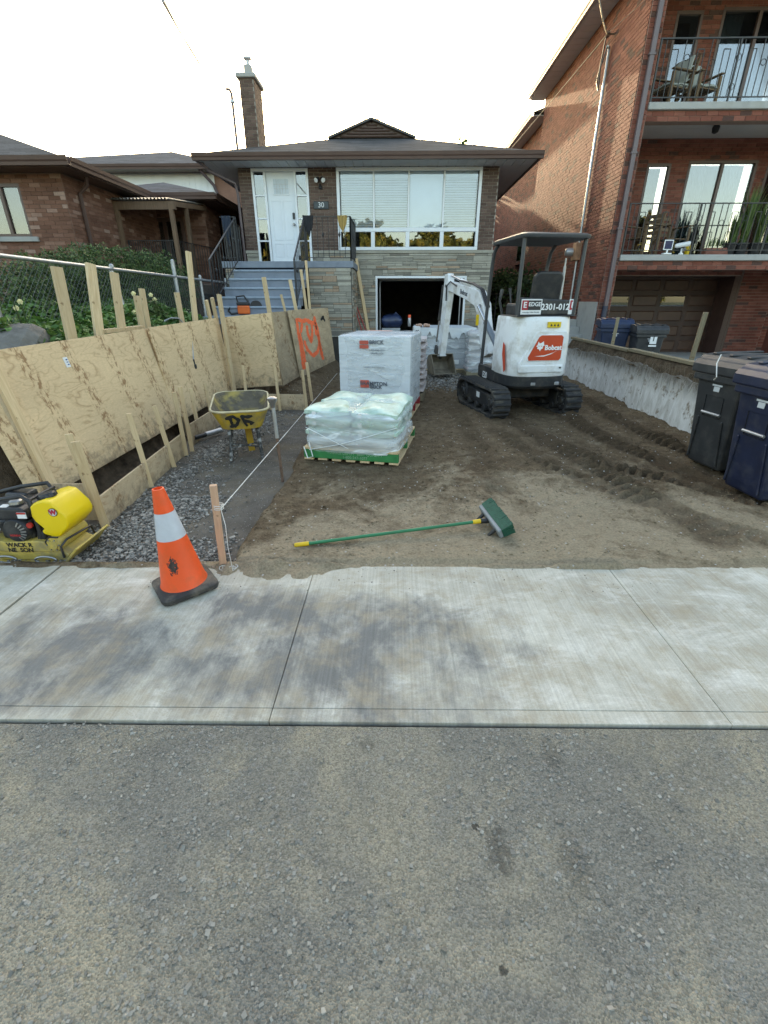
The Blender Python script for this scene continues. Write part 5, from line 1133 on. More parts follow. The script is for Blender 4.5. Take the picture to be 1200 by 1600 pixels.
p = on_a(104,566); s_ = (A1-A0).normalized(); u2 = nb.cross(s_); u2 = u2 if u2.z > 0 else -u2
mb = MB(); q = [p-s_*.03-u2*.045, p+s_*.03-u2*.045, p+s_*.03+u2*.045, p-s_*.03+u2*.045]; mb.quad(*[k+nb*.003 for k in q]); lb = mb.build('paper_label', m_white, ply_a, world=True, fix=False)
for i, dz in enumerate((0.022,0.0,-0.022)): ribbon([p-s_*.005+u2*dz+nb*.002, p+s_*.022+u2*dz+nb*.002], 0.013, nb, M('label_blue',(0.05,0.10,0.28),0.6), ply_a, 'printed_line', 0.003, 0.4)
stake(on_a(85,775)+nb*0.022, on_a(-14,575)+nb*0.022, 0.09, 0.038, m_lum, 'long stud nailed flat on the left plywood sheet', 'stud', face=nb)
panel4('plywood_sheet', PX(58,800,-2.93), PX(75,775,-2.90), PX(-5,600,-3.06)+Vector((0,0,0)), PX(-30,615,-3.10), 0.018, m_ply3, 'narrow plywood strip beyond the flat stud at the left edge', 'plywood', grp)
# tall studs standing up behind the sheets
def tall(px0, px1, X, w_, label, t=0.038, m_=None):
    a = PX(*px0, X); b = PX(*px1, X); d = (b-a).normalized(); stake(a-d*0.95, b, w_, t, m_ or m_lum, label)
tall((112,528),(88,417),-3.19,0.10,'leftmost tall stud rising behind the plywood, in front of the junipers')
tall((155,522),(141,412),-3.18,0.10,'second tall stud from the left behind the plywood')
tall((191,518),(178,426),-3.17,0.09,'third tall stud from the left behind the plywood')
tall((222,512),(213,462),-3.20,0.07,'shorter stud of the pair by the rose bush, in front')
tall((231,508),(221,451),-3.22,0.07,'taller stud of the pair by the rose bush, behind')
tall((284,500),(276,457),-3.05,0.07,'stud beside the looped grey cable above the plywood')
tall((305,498),(294,393),-3.04,0.085,'tallest stud of all, reaching above the fence rail')
tall((329,500),(322,469),-2.98,0.055,'left of the two short thin stakes next to the plywood corner')
tall((338,498),(331,465),-2.96,0.055,'right of the two short thin stakes next to the plywood corner')
stake(PX(366,612,-2.68), PX(342,460,-2.82), 0.075, 0.038, m_lum, 'stud nailed upright in the corner of the plywood')
def tally(px0, px1, Y, w_, label, down=0.9, m_=None):
    a = PY(*px0, Y); b = PY(*px1, Y); d = (b-a).normalized(); stake(a-d*down, b, w_, 0.038, m_ or m_lum, label, face=(0.2,-1,0))
tally((422,493),(412,433),8.45,0.075,'tall stake before the blue steps, left of the saw')
tally((446,488),(439,460),9.3,0.045,'short stake just right of the saw on the steps')
tally((463,486),(453,437),9.8,0.065,'leaning stake at the foot of the black stair rail')
tally((479,483),(470,421),10.4,0.055,'stake with a split top, left of the thinnest tall one')
tally((484,481),(478,407),10.6,0.05,'thin upright stake nearest the porch corner')
mb = MB(); a = PX(160,518,-3.16); b = PX(222,511,-3.16); mb.beam(a,b,0.09,0.038,(0,0,1)); tag(mb.build('wooden_rail', m_lum), 'short board lying across behind the plywood top between studs', 'board')
# low forms for the footing
def form(a, b, h, label, t=0.018, z0=-0.06, m_=None):
    a = Vector(a); b = Vector(b); return panel4('form_board', (a.x,a.y,z0), (b.x,b.y,z0), (b.x,b.y,h), (a.x,a.y,h), t, m_ or m_ply3, label, 'form board', 'footing form boards')
f0 = G(163,815); f1 = G(290,703); f2 = G(297,692); f3 = G(350,650)
form(f0, f1, 0.20, 'long low form board along the near half of the footing')
form((f2.x-0.0,f2.y+0.1), (f3.x+0.05,f3.y), 0.21, 'low form board beside the wheelbarrow tray')
form(G(248,668,0.0)+Vector((0.02,0.35,0)), G(293,678)+Vector((0,0.02,0)), 0.20, 'short form board stepping across the footing trench')
form((-2.72,7.62), (-1.45,7.55), 0.20, 'far form board closing the end of the footing')
stake(PY(62,768,3.5), PY(136,768,3.5), 0.14, 0.018, m_ply3, 'upper short plank at the left end of the forms', 'plank', 'footing form boards', face=(0,-1,0), name='form_plank')
stake(PY(92,799,3.3), PY(162,799,3.3), 0.15, 0.018, m_ply3, 'lower short plank at the left end of the forms, behind the yellow tank', 'plank', 'footing form boards', face=(0,-1,0), name='form_plank')
def low(px0, px1, w_, label, m_=None):
    a = G(*px0); b = PY(px1[0], px1[1], a.y+0.0); d = (b-a).normalized(); stake(a-d*0.12, b, w_, 0.03, m_ or m_lum, label, face=(0.6,-1,0), group='low form stakes')
low((163,817),(118,690),0.06,'front stake of the doubled pair at the forms corner')
low((152,800),(107,678),0.055,'rear stake of the doubled pair at the forms corner')
low((234,753),(201,646),0.048,'first single stake along the long form board from the street')
low((270,723),(241,634),0.048,'second single stake along the long form board from the street')
low((290,705),(272,613),0.045,'stake where the long form board ends')
low((299,698),(281,604),0.045,'stake just right of the end of the long form board')
low((311,677),(298,607),0.045,'stake before the board by the wheelbarrow')
low((331,655),(320,599),0.042,'stake half hidden by the left rim of the wheelbarrow')
low((387,636),(379,571),0.042,'stake rising behind the wheelbarrow tray')
low((437,636),(428,570),0.042,'stake at the middle of the far form board')
low((479,636),(472,578),0.042,'left stake of the pair at the end of the far form board')
low((488,629),(479,566),0.042,'right stake of the pair at the end of the far form board')
# string line with its stake
s0 = G(348,886,0.0); s1 = PY(333,758,s0.y)
stake((s0.x,s0.y,-0.15), s1, 0.042, 0.036, m_lum_pink, 'thick pinkish stake at the pavement edge holding the string', face=(0.3,-1,0))
sl0 = PY(345,795,s0.y-0.03); sl1 = PY(527,583,10.6)
m_string = M('white_string', (0.72,0.70,0.66), 0.8)
mb = MB(); mb.tube([sl0, sl0.lerp(sl1,0.3)-Vector((0,0,0.006)), sl0.lerp(sl1,0.6)-Vector((0,0,0.006)), sl1],0.0028,5)
for k in range(3): mb.tube([(s1.x+0.012+0.03*math.cos(t*PI/5),s0.y+0.03*math.sin(t*PI/5),sl0.z+0.012*k-0.01) for t in range(10)],0.0025,4,closed=True)
mb.tube([sl0,sl0+Vector((0.025,-0.03,-0.1)),sl0+Vector((0.02,-0.035,-0.25)),sl0+Vector((0.03,-0.04,-0.42))],0.0022,4)
tag(mb.build('string_line', m_string), 'tight white mason line from the pinkish stake towards the house', 'string')
mb = MB()
for k in range(14): c = Vector((s0.x+random.uniform(-.01,.09),s0.y-0.03+random.uniform(-.02,.03),0.022)); mb.tube([c+Vector((0.025*math.cos(t*1.05+k),0.018*math.sin(t*1.05+k),0.008*math.sin(t+k))) for t in range(6)],0.0022,4,closed=True)
tag(mb.build('string_tangle', m_string), 'tangle of white string at the foot of the pinkish stake', 'string')
# steel form pin
r0 = G(441,746); r1 = PY(425,622,r0.y)
rod = thing('steel_pin', 'rusty steel pin with a mushroomed head beside the string', 'steel pin', (r0.x,r0.y,0))
mb = MB(); d = (r1-r0).normalized(); mb.tube([r0-d*0.1,r0+d*0.40],0.014,10); mb.build('lower_shaft', m_rust, rod, world=True, smooth=50)
mb = MB(); mb.tube([r0+d*0.40,r1-d*0.05],0.017,10); mb.build('upper_shaft', m_galv, rod, world=True, smooth=50)
mb = MB(); mb.lathe([(0.018,-0.09),(0.026,-0.05),(0.044,-0.02),(0.046,0.0),(0.03,0.012)],14,Matrix.Translation(r1)); mb.build('mushroomed_head', m_steel, rod, world=True, smooth=40)
# cable over the plywood, pipe on the gravel
cp = [on_a(*q)+nb*0.03 for q in ((283,504),(291,513),(297,535),(299,562))]
cab = thing('extension_cable', 'grey cable with a black plug hanging over the plywood', 'cable', cp[0])
mb = MB(); top = cp[0]; mb.tube([PX(254,508,-3.3),PX(258,501,-3.3),PX(268,497,-3.2),PX(280,500,-3.0)+Vector((0,0,0.02)),cp[1],cp[2],cp[3]],0.011,8); mb.build('cord', m_galv, cab, world=True, smooth=60)
mb = MB(); mb.tube([cp[3],cp[3]+Vector((0.0,0,-0.07))],[0.016,0.02],8); mb.lathe([(0.03,-0.03),(0.035,0),(0.03,0.03)],10,Matrix.Translation(cp[3]+Vector((0.0,0.0,-0.1)))); mb.build('plug', m_black, cab, world=True, smooth=50)
pa, pb = G(304,684,0.02), G(345,672,0.02)
pipe = thing('pipe', 'short black pipe with a grey end lying by the wheelbarrow', 'pipe', pa)
mb = MB(); mb.tube([pa,pa.lerp(pb,0.4)],0.028,10); mb.build('black_end', m_black, pipe, world=True, smooth=50); mb = MB(); mb.tube([pa.lerp(pb,0.4),pb],0.034,10); mb.build('grey_end', m_galv, pipe, world=True, smooth=50)
# ------------------------------------------------------------------ traffic cone
cc = Vector((-1.262,2.335,0.008))
cone = thing('traffic_cone', 'scuffed orange traffic cone with one grey band standing on the pavement', 'cone', cc, R(38))
m_or = M('orange_pvc', (0.86,0.088,0.014), 0.45, var=0.10, vs=5, dirt=(0.55,0.10,0.03), dirt_amt=0.5, ds=8); m_cbase = M('black_rubber', (0.035,0.033,0.032), 0.75, var=0.3, vs=9, dirt=(0.17,0.145,0.11), dirt_amt=0.8, ds=6, bump=0.3)
sq = [(0.155,0.155),(-0.155,0.155),(-0.155,-0.155),(0.155,-0.155)]
def rrect(hw, r, n=5):
    out = []
    for cx_, cy_, a0 in ((1,1,0),(-1,1,90),(-1,-1,180),(1,-1,270)):
        for k in range(n+1): a = R(a0+90*k/n); out.append((cx_*(hw-r)+r*math.cos(a), cy_*(hw-r)+r*math.sin(a)))
    return out
mb = MB(); L0 = rrect(0.160,0.045); L1 = rrect(0.164,0.045); L2 = rrect(0.148,0.04); n_ = len(L0)
for ring, z in ((L0,0.0),(L1,0.012),(L1,0.030),(L2,0.042)): mb.v += [(x,y,z) for x,y in ring]
for k in range(3):
    for i in range(n_): mb.f.append((k*n_+i,k*n_+(i+1)%n_,(k+1)*n_+(i+1)%n_,(k+1)*n_+i)); mb.m.append(0)
mb.f.append(tuple(range(3*n_,4*n_))); mb.m.append(0); mb.f.append(tuple(range(n_))[::-1]); mb.m.append(0); mb.build('base', m_cbase, cone, smooth=40)
cr = lambda z: 0.130+(0.031-0.130)*(z-0.04)/0.60
lean = Matrix.Rotation(R(-2.0),4,'Y')
def cseg(z0,z1,off=0.0,cap=False,inner=False):
    return [(cr(z0)+off,z0),(cr(z1)+off,z1)]
mb = MB(); mb.lathe([(cr(0.04)+0.006,0.040),(cr(0.06),0.06),(cr(0.345),0.345)],40,cap=False); mb.build('cone_body', m_or, cone, smooth=40)
mb = MB(); mb.lathe([(cr(0.345)+.0015,0.345),(cr(0.505)+.0015,0.505)],40,cap=False); mb.build('reflective_band', M('grey_reflective',(0.50,0.52,0.56),0.35,var=0.08,vs=12), cone, smooth=40)
mb = MB(); mb.lathe([(cr(0.505),0.505),(cr(0.64),0.64),(cr(0.64)-0.006,0.642),(cr(0.64)-0.008,0.60)],40,cap=False); mb.build('cone_top', m_or, cone, smooth=40)
# black scuff on the flank that faces the street
mb = MB(); N_ = 26
cr2 = lambda z: cr(z)+0.0012
a_c = R(-90-38+8)
for i in range(N_):
    for j in range(N_):
        u_ = (i-N_/2)/N_*2; v_ = (j-N_/2)/N_*2; rr = math.hypot(u_*1.15,v_)+0.33*float(fbm(np.array(i*0.33),np.array(j*0.33),3))
        if rr > 0.62 or (rr > 0.4 and random.random() < 0.35): continue
        def P3(i2,j2): z = 0.195+(j2-N_/2)/N_*0.17; a = a_c+(i2-N_/2)/N_*0.95; return (cr2(z)*math.cos(a),cr2(z)*math.sin(a),z)
        mb.quad(P3(i,j),P3(i+1,j),P3(i+1,j+1),P3(i,j+1))
mb.build('black_scuff', M('scuff',(0.05,0.035,0.03),0.8,var=0.5,vs=60), cone, fix=False)
# ------------------------------------------------------------------ push broom
b0 = G(460,852,0.045); b1 = G(760,813,0.09)
br = thing('push_broom', 'green handled push broom with yellow grips lying on the dirt', 'broom', (0.7,3.2,0.03))
m_green = M('green_paint', (0.012,0.17,0.075), 0.4, var=0.15); m_bris = M('green_bristle', (0.008,0.075,0.045), 0.7, var=0.4, vs=40, stretch=(1,1,6)); m_yel = M('yellow_plastic', (0.72,0.47,0.015), 0.45, var=0.08)
d = (b1-b0).normalized()
mb = MB(); mb.tube([b0+d*0.09,b1-d*0.10],0.0125,12); mb.build('handle', m_green, br, world=True, smooth=50)
mb = MB(); mb.tube([b0,b0+d*0.01,b0+d*0.10],[0.012,0.016,0.0155],12); mb.build('grip', m_yel, br, world=True, smooth=50)
mb = MB(); mb.tube([b1-d*0.11,b1-d*0.05],[0.016,0.018],12); mb.build('collar', m_yel, br, world=True, smooth=50)
mb = MB(); mb.tube([b1-d*0.05,b1+d*0.03],[0.02,0.024],12); mb.build('socket', m_black, br, world=True, smooth=50)
h0 = G(752,794,0.12); h1 = G(783,835,0.07); hu = (h1-h0).normalized(); fwd_ = Vector((0.80,0.25,0.42)); fwd_ = (fwd_-hu*fwd_.dot(hu)).normalized(); upv = hu.cross(fwd_).normalized()
mb = MB(); mb.beam(h0,h1,0.075,0.03,fwd_); mb.build('block', M('grey_block',(0.20,0.22,0.23),0.6), br, world=True, bevel=0.006)
mb = MB(); Lh = (h1-h0).length
for i in range(62):
    for j in range(6):
        p = h0+hu*(Lh*(i+0.5)/62)+upv*((j-2.5)*0.0125)+fwd_*0.014; sp_ = fwd_*(0.085+random.uniform(-.008,.008))+upv*((j-2.5)*0.005)+hu*random.uniform(-.008,.008)
        mb.beam(p,p+sp_,0.009,0.010,hu,taper=1.15)
o = mb.build('bristles', m_bris, br, world=True, fix=False); o['kind'] = 'stuff'
for t in (0.22,0.8):
    q = h0.lerp(h1,t); mb = MB(); mb.tube([q-fwd_*0.016,q-fwd_*0.07-upv*0.02,q-fwd_*0.10-upv*0.05],[0.016,0.012,0.014],8); mb.build('brace', m_black, br, world=True, smooth=50)
# ------------------------------------------------------------------ wheelbarrow
wb = thing('wheelbarrow', 'yellow contractor wheelbarrow caked with cement, black painted letters on the tray', 'wheelbarrow', (-1.66,4.95,-0.05))
m_wy = M('worn_yellow_paint', (0.50,0.34,0.04), 0.6, var=0.2, vs=6, dirt=(0.20,0.17,0.115), dirt_amt=0.9, ds=5); m_cem = M('dried_cement', (0.105,0.088,0.062), 0.9, var=0.4, vs=7, bump=0.6, bs=25, bd=0.01, dirt=(0.45,0.34,0.08), dirt_amt=0.7, ds=4.0)
m_legs = M('spattered_black_paint', (0.03,0.03,0.03), 0.6, var=0.3, dirt=(0.55,0.55,0.53), dirt_amt=0.9, ds=11)
def rr2(cx_,cy_,hw,hl,r,z,n=6):
    out = []
    for sx_, sy_, a0 in ((1,1,0),(-1,1,90),(-1,-1,180),(1,-1,270)):
        for k in range(n+1): a = R(a0+90*k/n); out.append((cx_+sx_*(hw-r)+r*math.cos(a), cy_+sy_*(hl-r)+r*math.sin(a), z))
    return out
tz = 0.545
def tray_ring(k):   # k=0 bottom, 1 rim
    hw = 0.235+(0.335-0.235)*k; y0 = 4.95+(4.86-4.95)*k; y1 = 5.45+(5.80-5.45)*k; z = 0.33+(0.215)*k
    rg = rr2(-1.675,(y0+y1)/2,hw,(y1-y0)/2,0.13+0.03*k,z)
    return [(x,y,zz+0.07*k*(y-4.86)/0.94) for x,y,zz in rg]
rings = [tray_ring(t) for t in (0,0.12,0.5,1.0)]; n_ = len(rings[0])
mb = MB()
for rg in rings: mb.v += rg
for k in range(3):
    for i in range(n_): mb.f.append((k*n_+i,k*n_+(i+1)%n_,(k+1)*n_+(i+1)%n_,(k+1)*n_+i)); mb.m.append(0)
mb.f.append(tuple(range(n_))[::-1]); mb.m.append(0); tray = mb.build('tray', m_wy, wb, world=True, smooth=50)
mb = MB()
inner = [[(-1.675+(x+1.675)*0.965,5.3+(y-5.3)*0.97,z+0.012) for x,y,z in rg] for rg in rings]
for rg in inner: mb.v += rg
for k in range(3):
    for i in range(n_): mb.f.append((k*n_+i,(k+1)*n_+i,(k+1)*n_+(i+1)%n_,k*n_+(i+1)%n_)); mb.m.append(0)
mb.f.append(tuple(range(n_))); mb.m.append(0); mb.build('cement_crust', m_cem, tray, world=True, smooth=50)
mb = MB(); mb.tube([Vector(p)+Vector((0,0,0.004)) for p in rings[-1]],0.013,8,closed=True); mb.build('rolled_rim', M('crusted_rim',(0.50,0.43,0.27),0.7,var=0.3,vs=9), tray, world=True, smooth=60)
nf = Vector((0,-0.93,-0.36))
fp = lambda x, z: Vector((-1.675+x, 4.95-0.09*((z-0.33)/0.215)-0.004, z))
for st in ([(-.12,.50),(-.10,.40),(-.06,.36)],[(-.17,.47),(-.08,.50),(-.02,.45),(-.05,.39),(-.13,.37)],[(.02,.49),(.05,.40),(.07,.365)],[(.0,.495),(.08,.485),(.14,.495)],[(.03,.44),(.09,.425),(.135,.405),(.10,.385)]):
    ribbon([fp(*q) for q in st], 0.038, (0,-1,-0.2), m_spray_k, tray, 'painted_letter', 0.006)
for s_ in (-1,1):
    x = -1.66+s_*0.185; mb = MB(); mb.tube([(x-s_*0.03,5.02,0.33),(x,4.92,-0.03),(x,5.06,-0.035)],0.02,8); mb.tube([(x,5.06,-0.035),(x-s_*0.03,5.30,0.32)],0.018,8); mb.build('leg', m_legs, wb, world=True, smooth=50)
    mb = MB(); mb.tube([(x-s_*0.02,4.88,0.30),(x-s_*0.03,5.3,0.315),(x-s_*0.11,5.95,0.19)],0.02,8); mb.build('handle_rail', m_legs, wb, world=True, smooth=50)
mb = MB(); mb.beam((-1.845,4.97,0.10),(-1.475,4.99,0.15),0.03,0.012); mb.beam((-1.845,4.99,0.15),(-1.475,4.97,0.10),0.03,0.012); mb.build('leg_brace', m_legs, wb, world=True)
T = Matrix.Translation((-1.645,5.92,0.135)) @ Matrix.Rotation(PI/2,4,'Y')
mb = MB(); mb.lathe([(0.105,-0.045),(0.165,-0.045),(0.185,-0.025),(0.185,0.025),(0.165,0.045),(0.105,0.045)],24,T,cap=False); wh = mb.build('wheel', m_cbase, wb, world=True, smooth=40)
mb = MB(); mb.lathe([(0.02,-0.06),(0.03,-0.03),(0.105,-0.03),(0.105,0.03),(0.03,0.03),(0.02,0.06)],20,T); mb.build('rim', m_yel, wh, world=True, smooth=40)
mb = MB(); mb.beam((-1.62,5.14,0.33),(-1.60,5.2,-0.0),0.075,0.05,(0,1,0)); mb.build('yellow_strut', M('ochre_paint',(0.42,0.26,0.03),0.6), wb, world=True)
wb.rotation_euler.z = R(15); wb.scale = (0.92,0.92,0.94)
cone.rotation_euler = Matrix.Rotation(R(-3.0),3,'Y').to_4x4().to_quaternion().to_euler(); cone.rotation_euler = (Matrix.Rotation(R(-3.6),3,'Y') @ Matrix.Rotation(R(38),3,'Z')).to_euler(); cone.location.z += 0.006
# ------------------------------------------------------------------ plate compactor
pc = thing('plate_compactor', 'yellow and black plate compactor with a water tank at the pavement edge', 'compactor', (-2.4,2.88,-0.05))
m_py = M('compactor_yellow', (0.50,0.37,0.08), 0.6, var=0.2, vs=9, dirt=(0.24,0.20,0.11), dirt_amt=0.85, ds=6); m_tank = M('tank_yellow', (0.80,0.56,0.008), 0.38, var=0.06, vs=3)
m_eng = M('engine_black', (0.02,0.021,0.024), 0.4, var=0.3, vs=9, dirt=(0.10,0.095,0.085), dirt_amt=0.4, ds=9)
y0, y1 = 2.66, 3.10
mb = MB(); prof = [(-2.80,-0.03),(-2.74,-0.055),(-2.16,-0.055),(-2.03,0.085),(-2.045,0.095),(-2.17,-0.035),(-2.74,-0.035),(-2.79,0.01)]
mb.prism(prof,(0,y0,0),(1,0,0),(0,0,1),(0,1,0),y1-y0); mb.build('base_plate', m_py, pc, world=True, bevel=0.004)
mb = MB(); mb.prism([(-2.70,-0.035),(-2.16,-0.035),(-2.13,0.02),(-2.20,0.06),(-2.55,0.065),(-2.72,0.04)],(0,y0+0.03,0),(1,0,0),(0,0,1),(0,1,0),0.34); mb.build('lower_housing', m_py, pc, world=True, bevel=0.008)
for xa in (-2.62,-2.30):
    mb = MB(); mb.tube([(xa+0.085*math.cos(t*PI/8)*(1.0),y0-0.012,-0.005+0.03*math.sin(t*PI/8)) for t in range(16)],0.009,8,closed=True); mb.build('lifting_loop', m_steel, pc, world=True, smooth=60)
mb = MB(); mb.prism([(-2.72,0.05),(-2.24,0.05),(-2.24,0.13),(-2.34,0.145),(-2.60,0.13),(-2.72,0.16)],(0,y0+0.02,0),(1,0,0),(0,0,1),(0,1,0),0.36); deck = mb.build('engine_deck', m_py, pc, world=True, bevel=0.006)
for i, tx in enumerate(('WACK R','NE  SON')): lettering(tx, 0.052, m_spray_k, deck, (-2.60,y0+0.0175,0.110-0.046*i), (1,0,0), (0,0,1), 0.001, 0.0016, 'LEFT')
T = Matrix.Translation((-2.225,y0+0.01,0.115)) @ Matrix.Rotation(-PI/2,4,'X')
mb = MB(); mb.lathe([(0.0,-0.002),(0.035,-0.002),(0.038,0.008),(0.058,0.008),(0.062,0.015),(0.062,0.36),(0.0,0.362)],28,T,cap=False); exc = mb.build('exciter_drum', m_py, pc, world=True, smooth=40)
for k in range(6):
    a = k*PI/3; mb = MB(); mb.lathe([(0.006,0.0),(0.006,-0.008)],6,T @ Matrix.Translation((0.047*math.cos(a),0.047*math.sin(a),0.006))); mb.build('bolt', m_steel, exc, world=True)
mb = MB(); mb.tube([(-2.275,y0+0.03,0.06),(-2.28,y0+0.02,0.14),(-2.24,y0+0.02,0.185),(-2.17,y0+0.02,0.18)],0.007,6); mb.tube([(-2.17,y0+0.02,0.0),(-2.17,y0+0.02,0.10),(-2.13,y0+0.05,0.15),(-2.09,y0+0.30,0.15),(-2.11,y0+0.36,0.02)],0.009,6); mb.build('guard_bar', m_black, pc, world=True, smooth=60)
# water tank: side profile extruded, corners rounded
tp = [(-2.345,0.375),(-2.34,0.425),(-2.30,0.455),(-2.23,0.475),(-2.17,0.465),(-2.09,0.36),(-2.075,0.30),(-2.09,0.255),(-2.17,0.175),(-2.22,0.165),(-2.30,0.19),(-2.31,0.22),(-2.285,0.235),(-2.295,0.25),(-2.335,0.30),(-2.35,0.345)]
mb = MB(); mb.prism(tp,(0,y0+0.05,0),(1,0,0),(0,0,1),(0,1,0),0.33); tank = mb.build('water_tank', m_tank, pc, world=True, bevel=0.03, seg=4)
for p_ in tank.data.polygons: p_.use_smooth = True
tc = Matrix.Translation((-2.265,y0+0.17,0.462)) @ Matrix.Rotation(R(-12),4,'Y')
mb = MB(); mb.lathe([(0.062,-0.012),(0.066,0.0),(0.064,0.02),(0.05,0.034),(0.0,0.036)],20,tc,cap=False)
for k in range(10): a = k*PI/5; mb.beam(tc @ Vector((0.064*math.cos(a),0.064*math.sin(a),0)), tc @ Vector((0.062*math.cos(a),0.062*math.sin(a),0.024)),0.012,0.008,(0,0,1))
mb.build('tank_cap', m_eng, tank, world=True, smooth=40)
lo_ = Vector((-2.165,y0+0.047,0.385))
mb = MB(); mb.lathe([(0.034,0),(0.034,0.003)],24,Matrix.Translation(lo_) @ Matrix.Rotation(PI/2,4,'X')); mb.build('badge_ring', m_black, tank, world=True)
mb = MB(); mb.lathe([(0.029,0.0035),(0.029,0.0045)],24,Matrix.Translation(lo_) @ Matrix.Rotation(PI/2,4,'X')); mb.build('badge', M('badge_grey',(0.62,0.62,0.64),0.4), tank, world=True)
lettering('W', 0.05, M('badge_red',(0.42,0.02,0.05),0.5), tank, lo_+Vector((0,-0.006,0)), (1,0,0), (0,0,1), 0.001, 0.004)
# engine
mb = MB(); mb.box(-2.66,-2.40,y0+0.07,y0+0.36,0.13,0.30); mb.build('crankcase', m_eng, pc, world=True, bevel=0.03, seg=3)
mb = MB(); mb.prism([(-2.625,0.315),(-2.385,0.315),(-2.375,0.36),(-2.40,0.405),(-2.43,0.415),(-2.62,0.415),(-2.635,0.36)],(0,y0+0.04,0),(1,0,0),(0,0,1),(0,1,0),0.30); ft_ = mb.build('fuel_tank', m_eng, pc, world=True, bevel=0.022, seg=3)
mb = MB(); mb.lathe([(0.045,0),(0.05,0.01),(0.046,0.03),(0.03,0.04)],16,Matrix.Translation((-2.50,y0+0.13,0.415))); mb.build('fuel_cap', m_steel, ft_, world=True, smooth=30)
mb = MB(); mb.box(-2.445,-2.375,y0+0.035,y0+0.039,0.335,0.385); mb.build('white_label', m_white, ft_, world=True)
mb = MB(); mb.box(-2.445,-2.375,y0+0.033,y0+0.0349,0.370,0.385); mb.build('label_stripe', M('label_red',(0.5,0.03,0.02),0.5), ft_, world=True)
mb = MB(); mb.box(-2.60,-2.53,y0+0.06,y0+0.12,0.4155,0.417); mb.build('tank_label', m_white, ft_, world=True)
mb = MB(); mb.box(-2.80,-2.65,y0+0.10,y0+0.34,0.20,0.36); mb.build('air_filter', m_eng, pc, world=True, bevel=0.025, seg=3)
mb = MB(); mb.box(-2.74,-2.55,y0+0.30,y0+0.44,0.34,0.43); mb.build('muffler', m_eng, pc, world=True, bevel=0.02, seg=2)
T = Matrix.Translation((-2.50,y0+0.07,0.225)) @ Matrix.Rotation(PI/2,4,'X')
mb = MB(); mb.lathe([(0.105,-0.03),(0.105,0.02),(0.09,0.04),(0.03,0.05),(0.0,0.05)],28,T,cap=False); rec = mb.build('recoil_cover', m_eng, pc, world=True, smooth=40)
for k in range(7):
    a0_ = R(-60+k*20); mb = MB(); p_ = [T @ Vector((r_*math.cos(a0_),r_*math.sin(a0_),z_)) for r_, z_ in ((0.05,0.049),(0.088,0.043))]; mb.beam(p_[0],p_[1],0.010,0.006,(0,-1,0)); mb.build('grille_slot', m_steel, rec, world=True)
lettering('HONDA', 0.022, M('red_print',(0.55,0.03,0.03),0.5), rec, T @ Vector((-0.0,-0.03,0.053)), (1,0,0), (0,0,1), 0.001, 0.0008)
mb = MB(); mb.box(-2.655,-2.625,y0+0.03,y0+0.045,0.23,0.29); mb.build('white_label', m_white, rec, world=True)
mb = MB(); mb.lathe([(0.022,0),(0.022,0.02)],12,Matrix.Translation((-2.385,y0+0.06,0.27)) @ Matrix.Rotation(PI/2,4,'X')); mb.build('red_switch', M('switch_red',(0.5,0.03,0.02),0.4), pc, world=True)
mb = MB(); mb.prism([(-2.40,0.05),(-2.30,0.05),(-2.30,0.20),(-2.36,0.22)],(0,y0+0.06,0),(1,0,0),(0,0,1),(0,1,0),0.3); mb.build('belt_guard', m_eng, pc, world=True, bevel=0.01)
mb = MB(); mb.tube([(-2.34,y0+0.07,0.14),(-2.335,y0+0.07,0.40),(-2.345,y0+0.07,0.47),(-2.39,y0+0.07,0.505),(-2.62,y0+0.07,0.47),(-2.90,y0+0.07,0.40)],0.017,10); mb.tube([(-2.34,y0+0.36,0.14),(-2.335,y0+0.36,0.40),(-2.39,y0+0.36,0.505),(-2.62,y0+0.36,0.47),(-2.90,y0+0.36,0.40)],0.017,10); mb.tube([(-2.345,y0+0.07,0.47),(-2.345,y0+0.36,0.47)],0.014,8); mb.build('handle_frame', m_black, pc, world=True, smooth=60)
pc.scale = (0.86,0.86,0.86); pc.location.x = -2.45; pc.location.y = 2.86
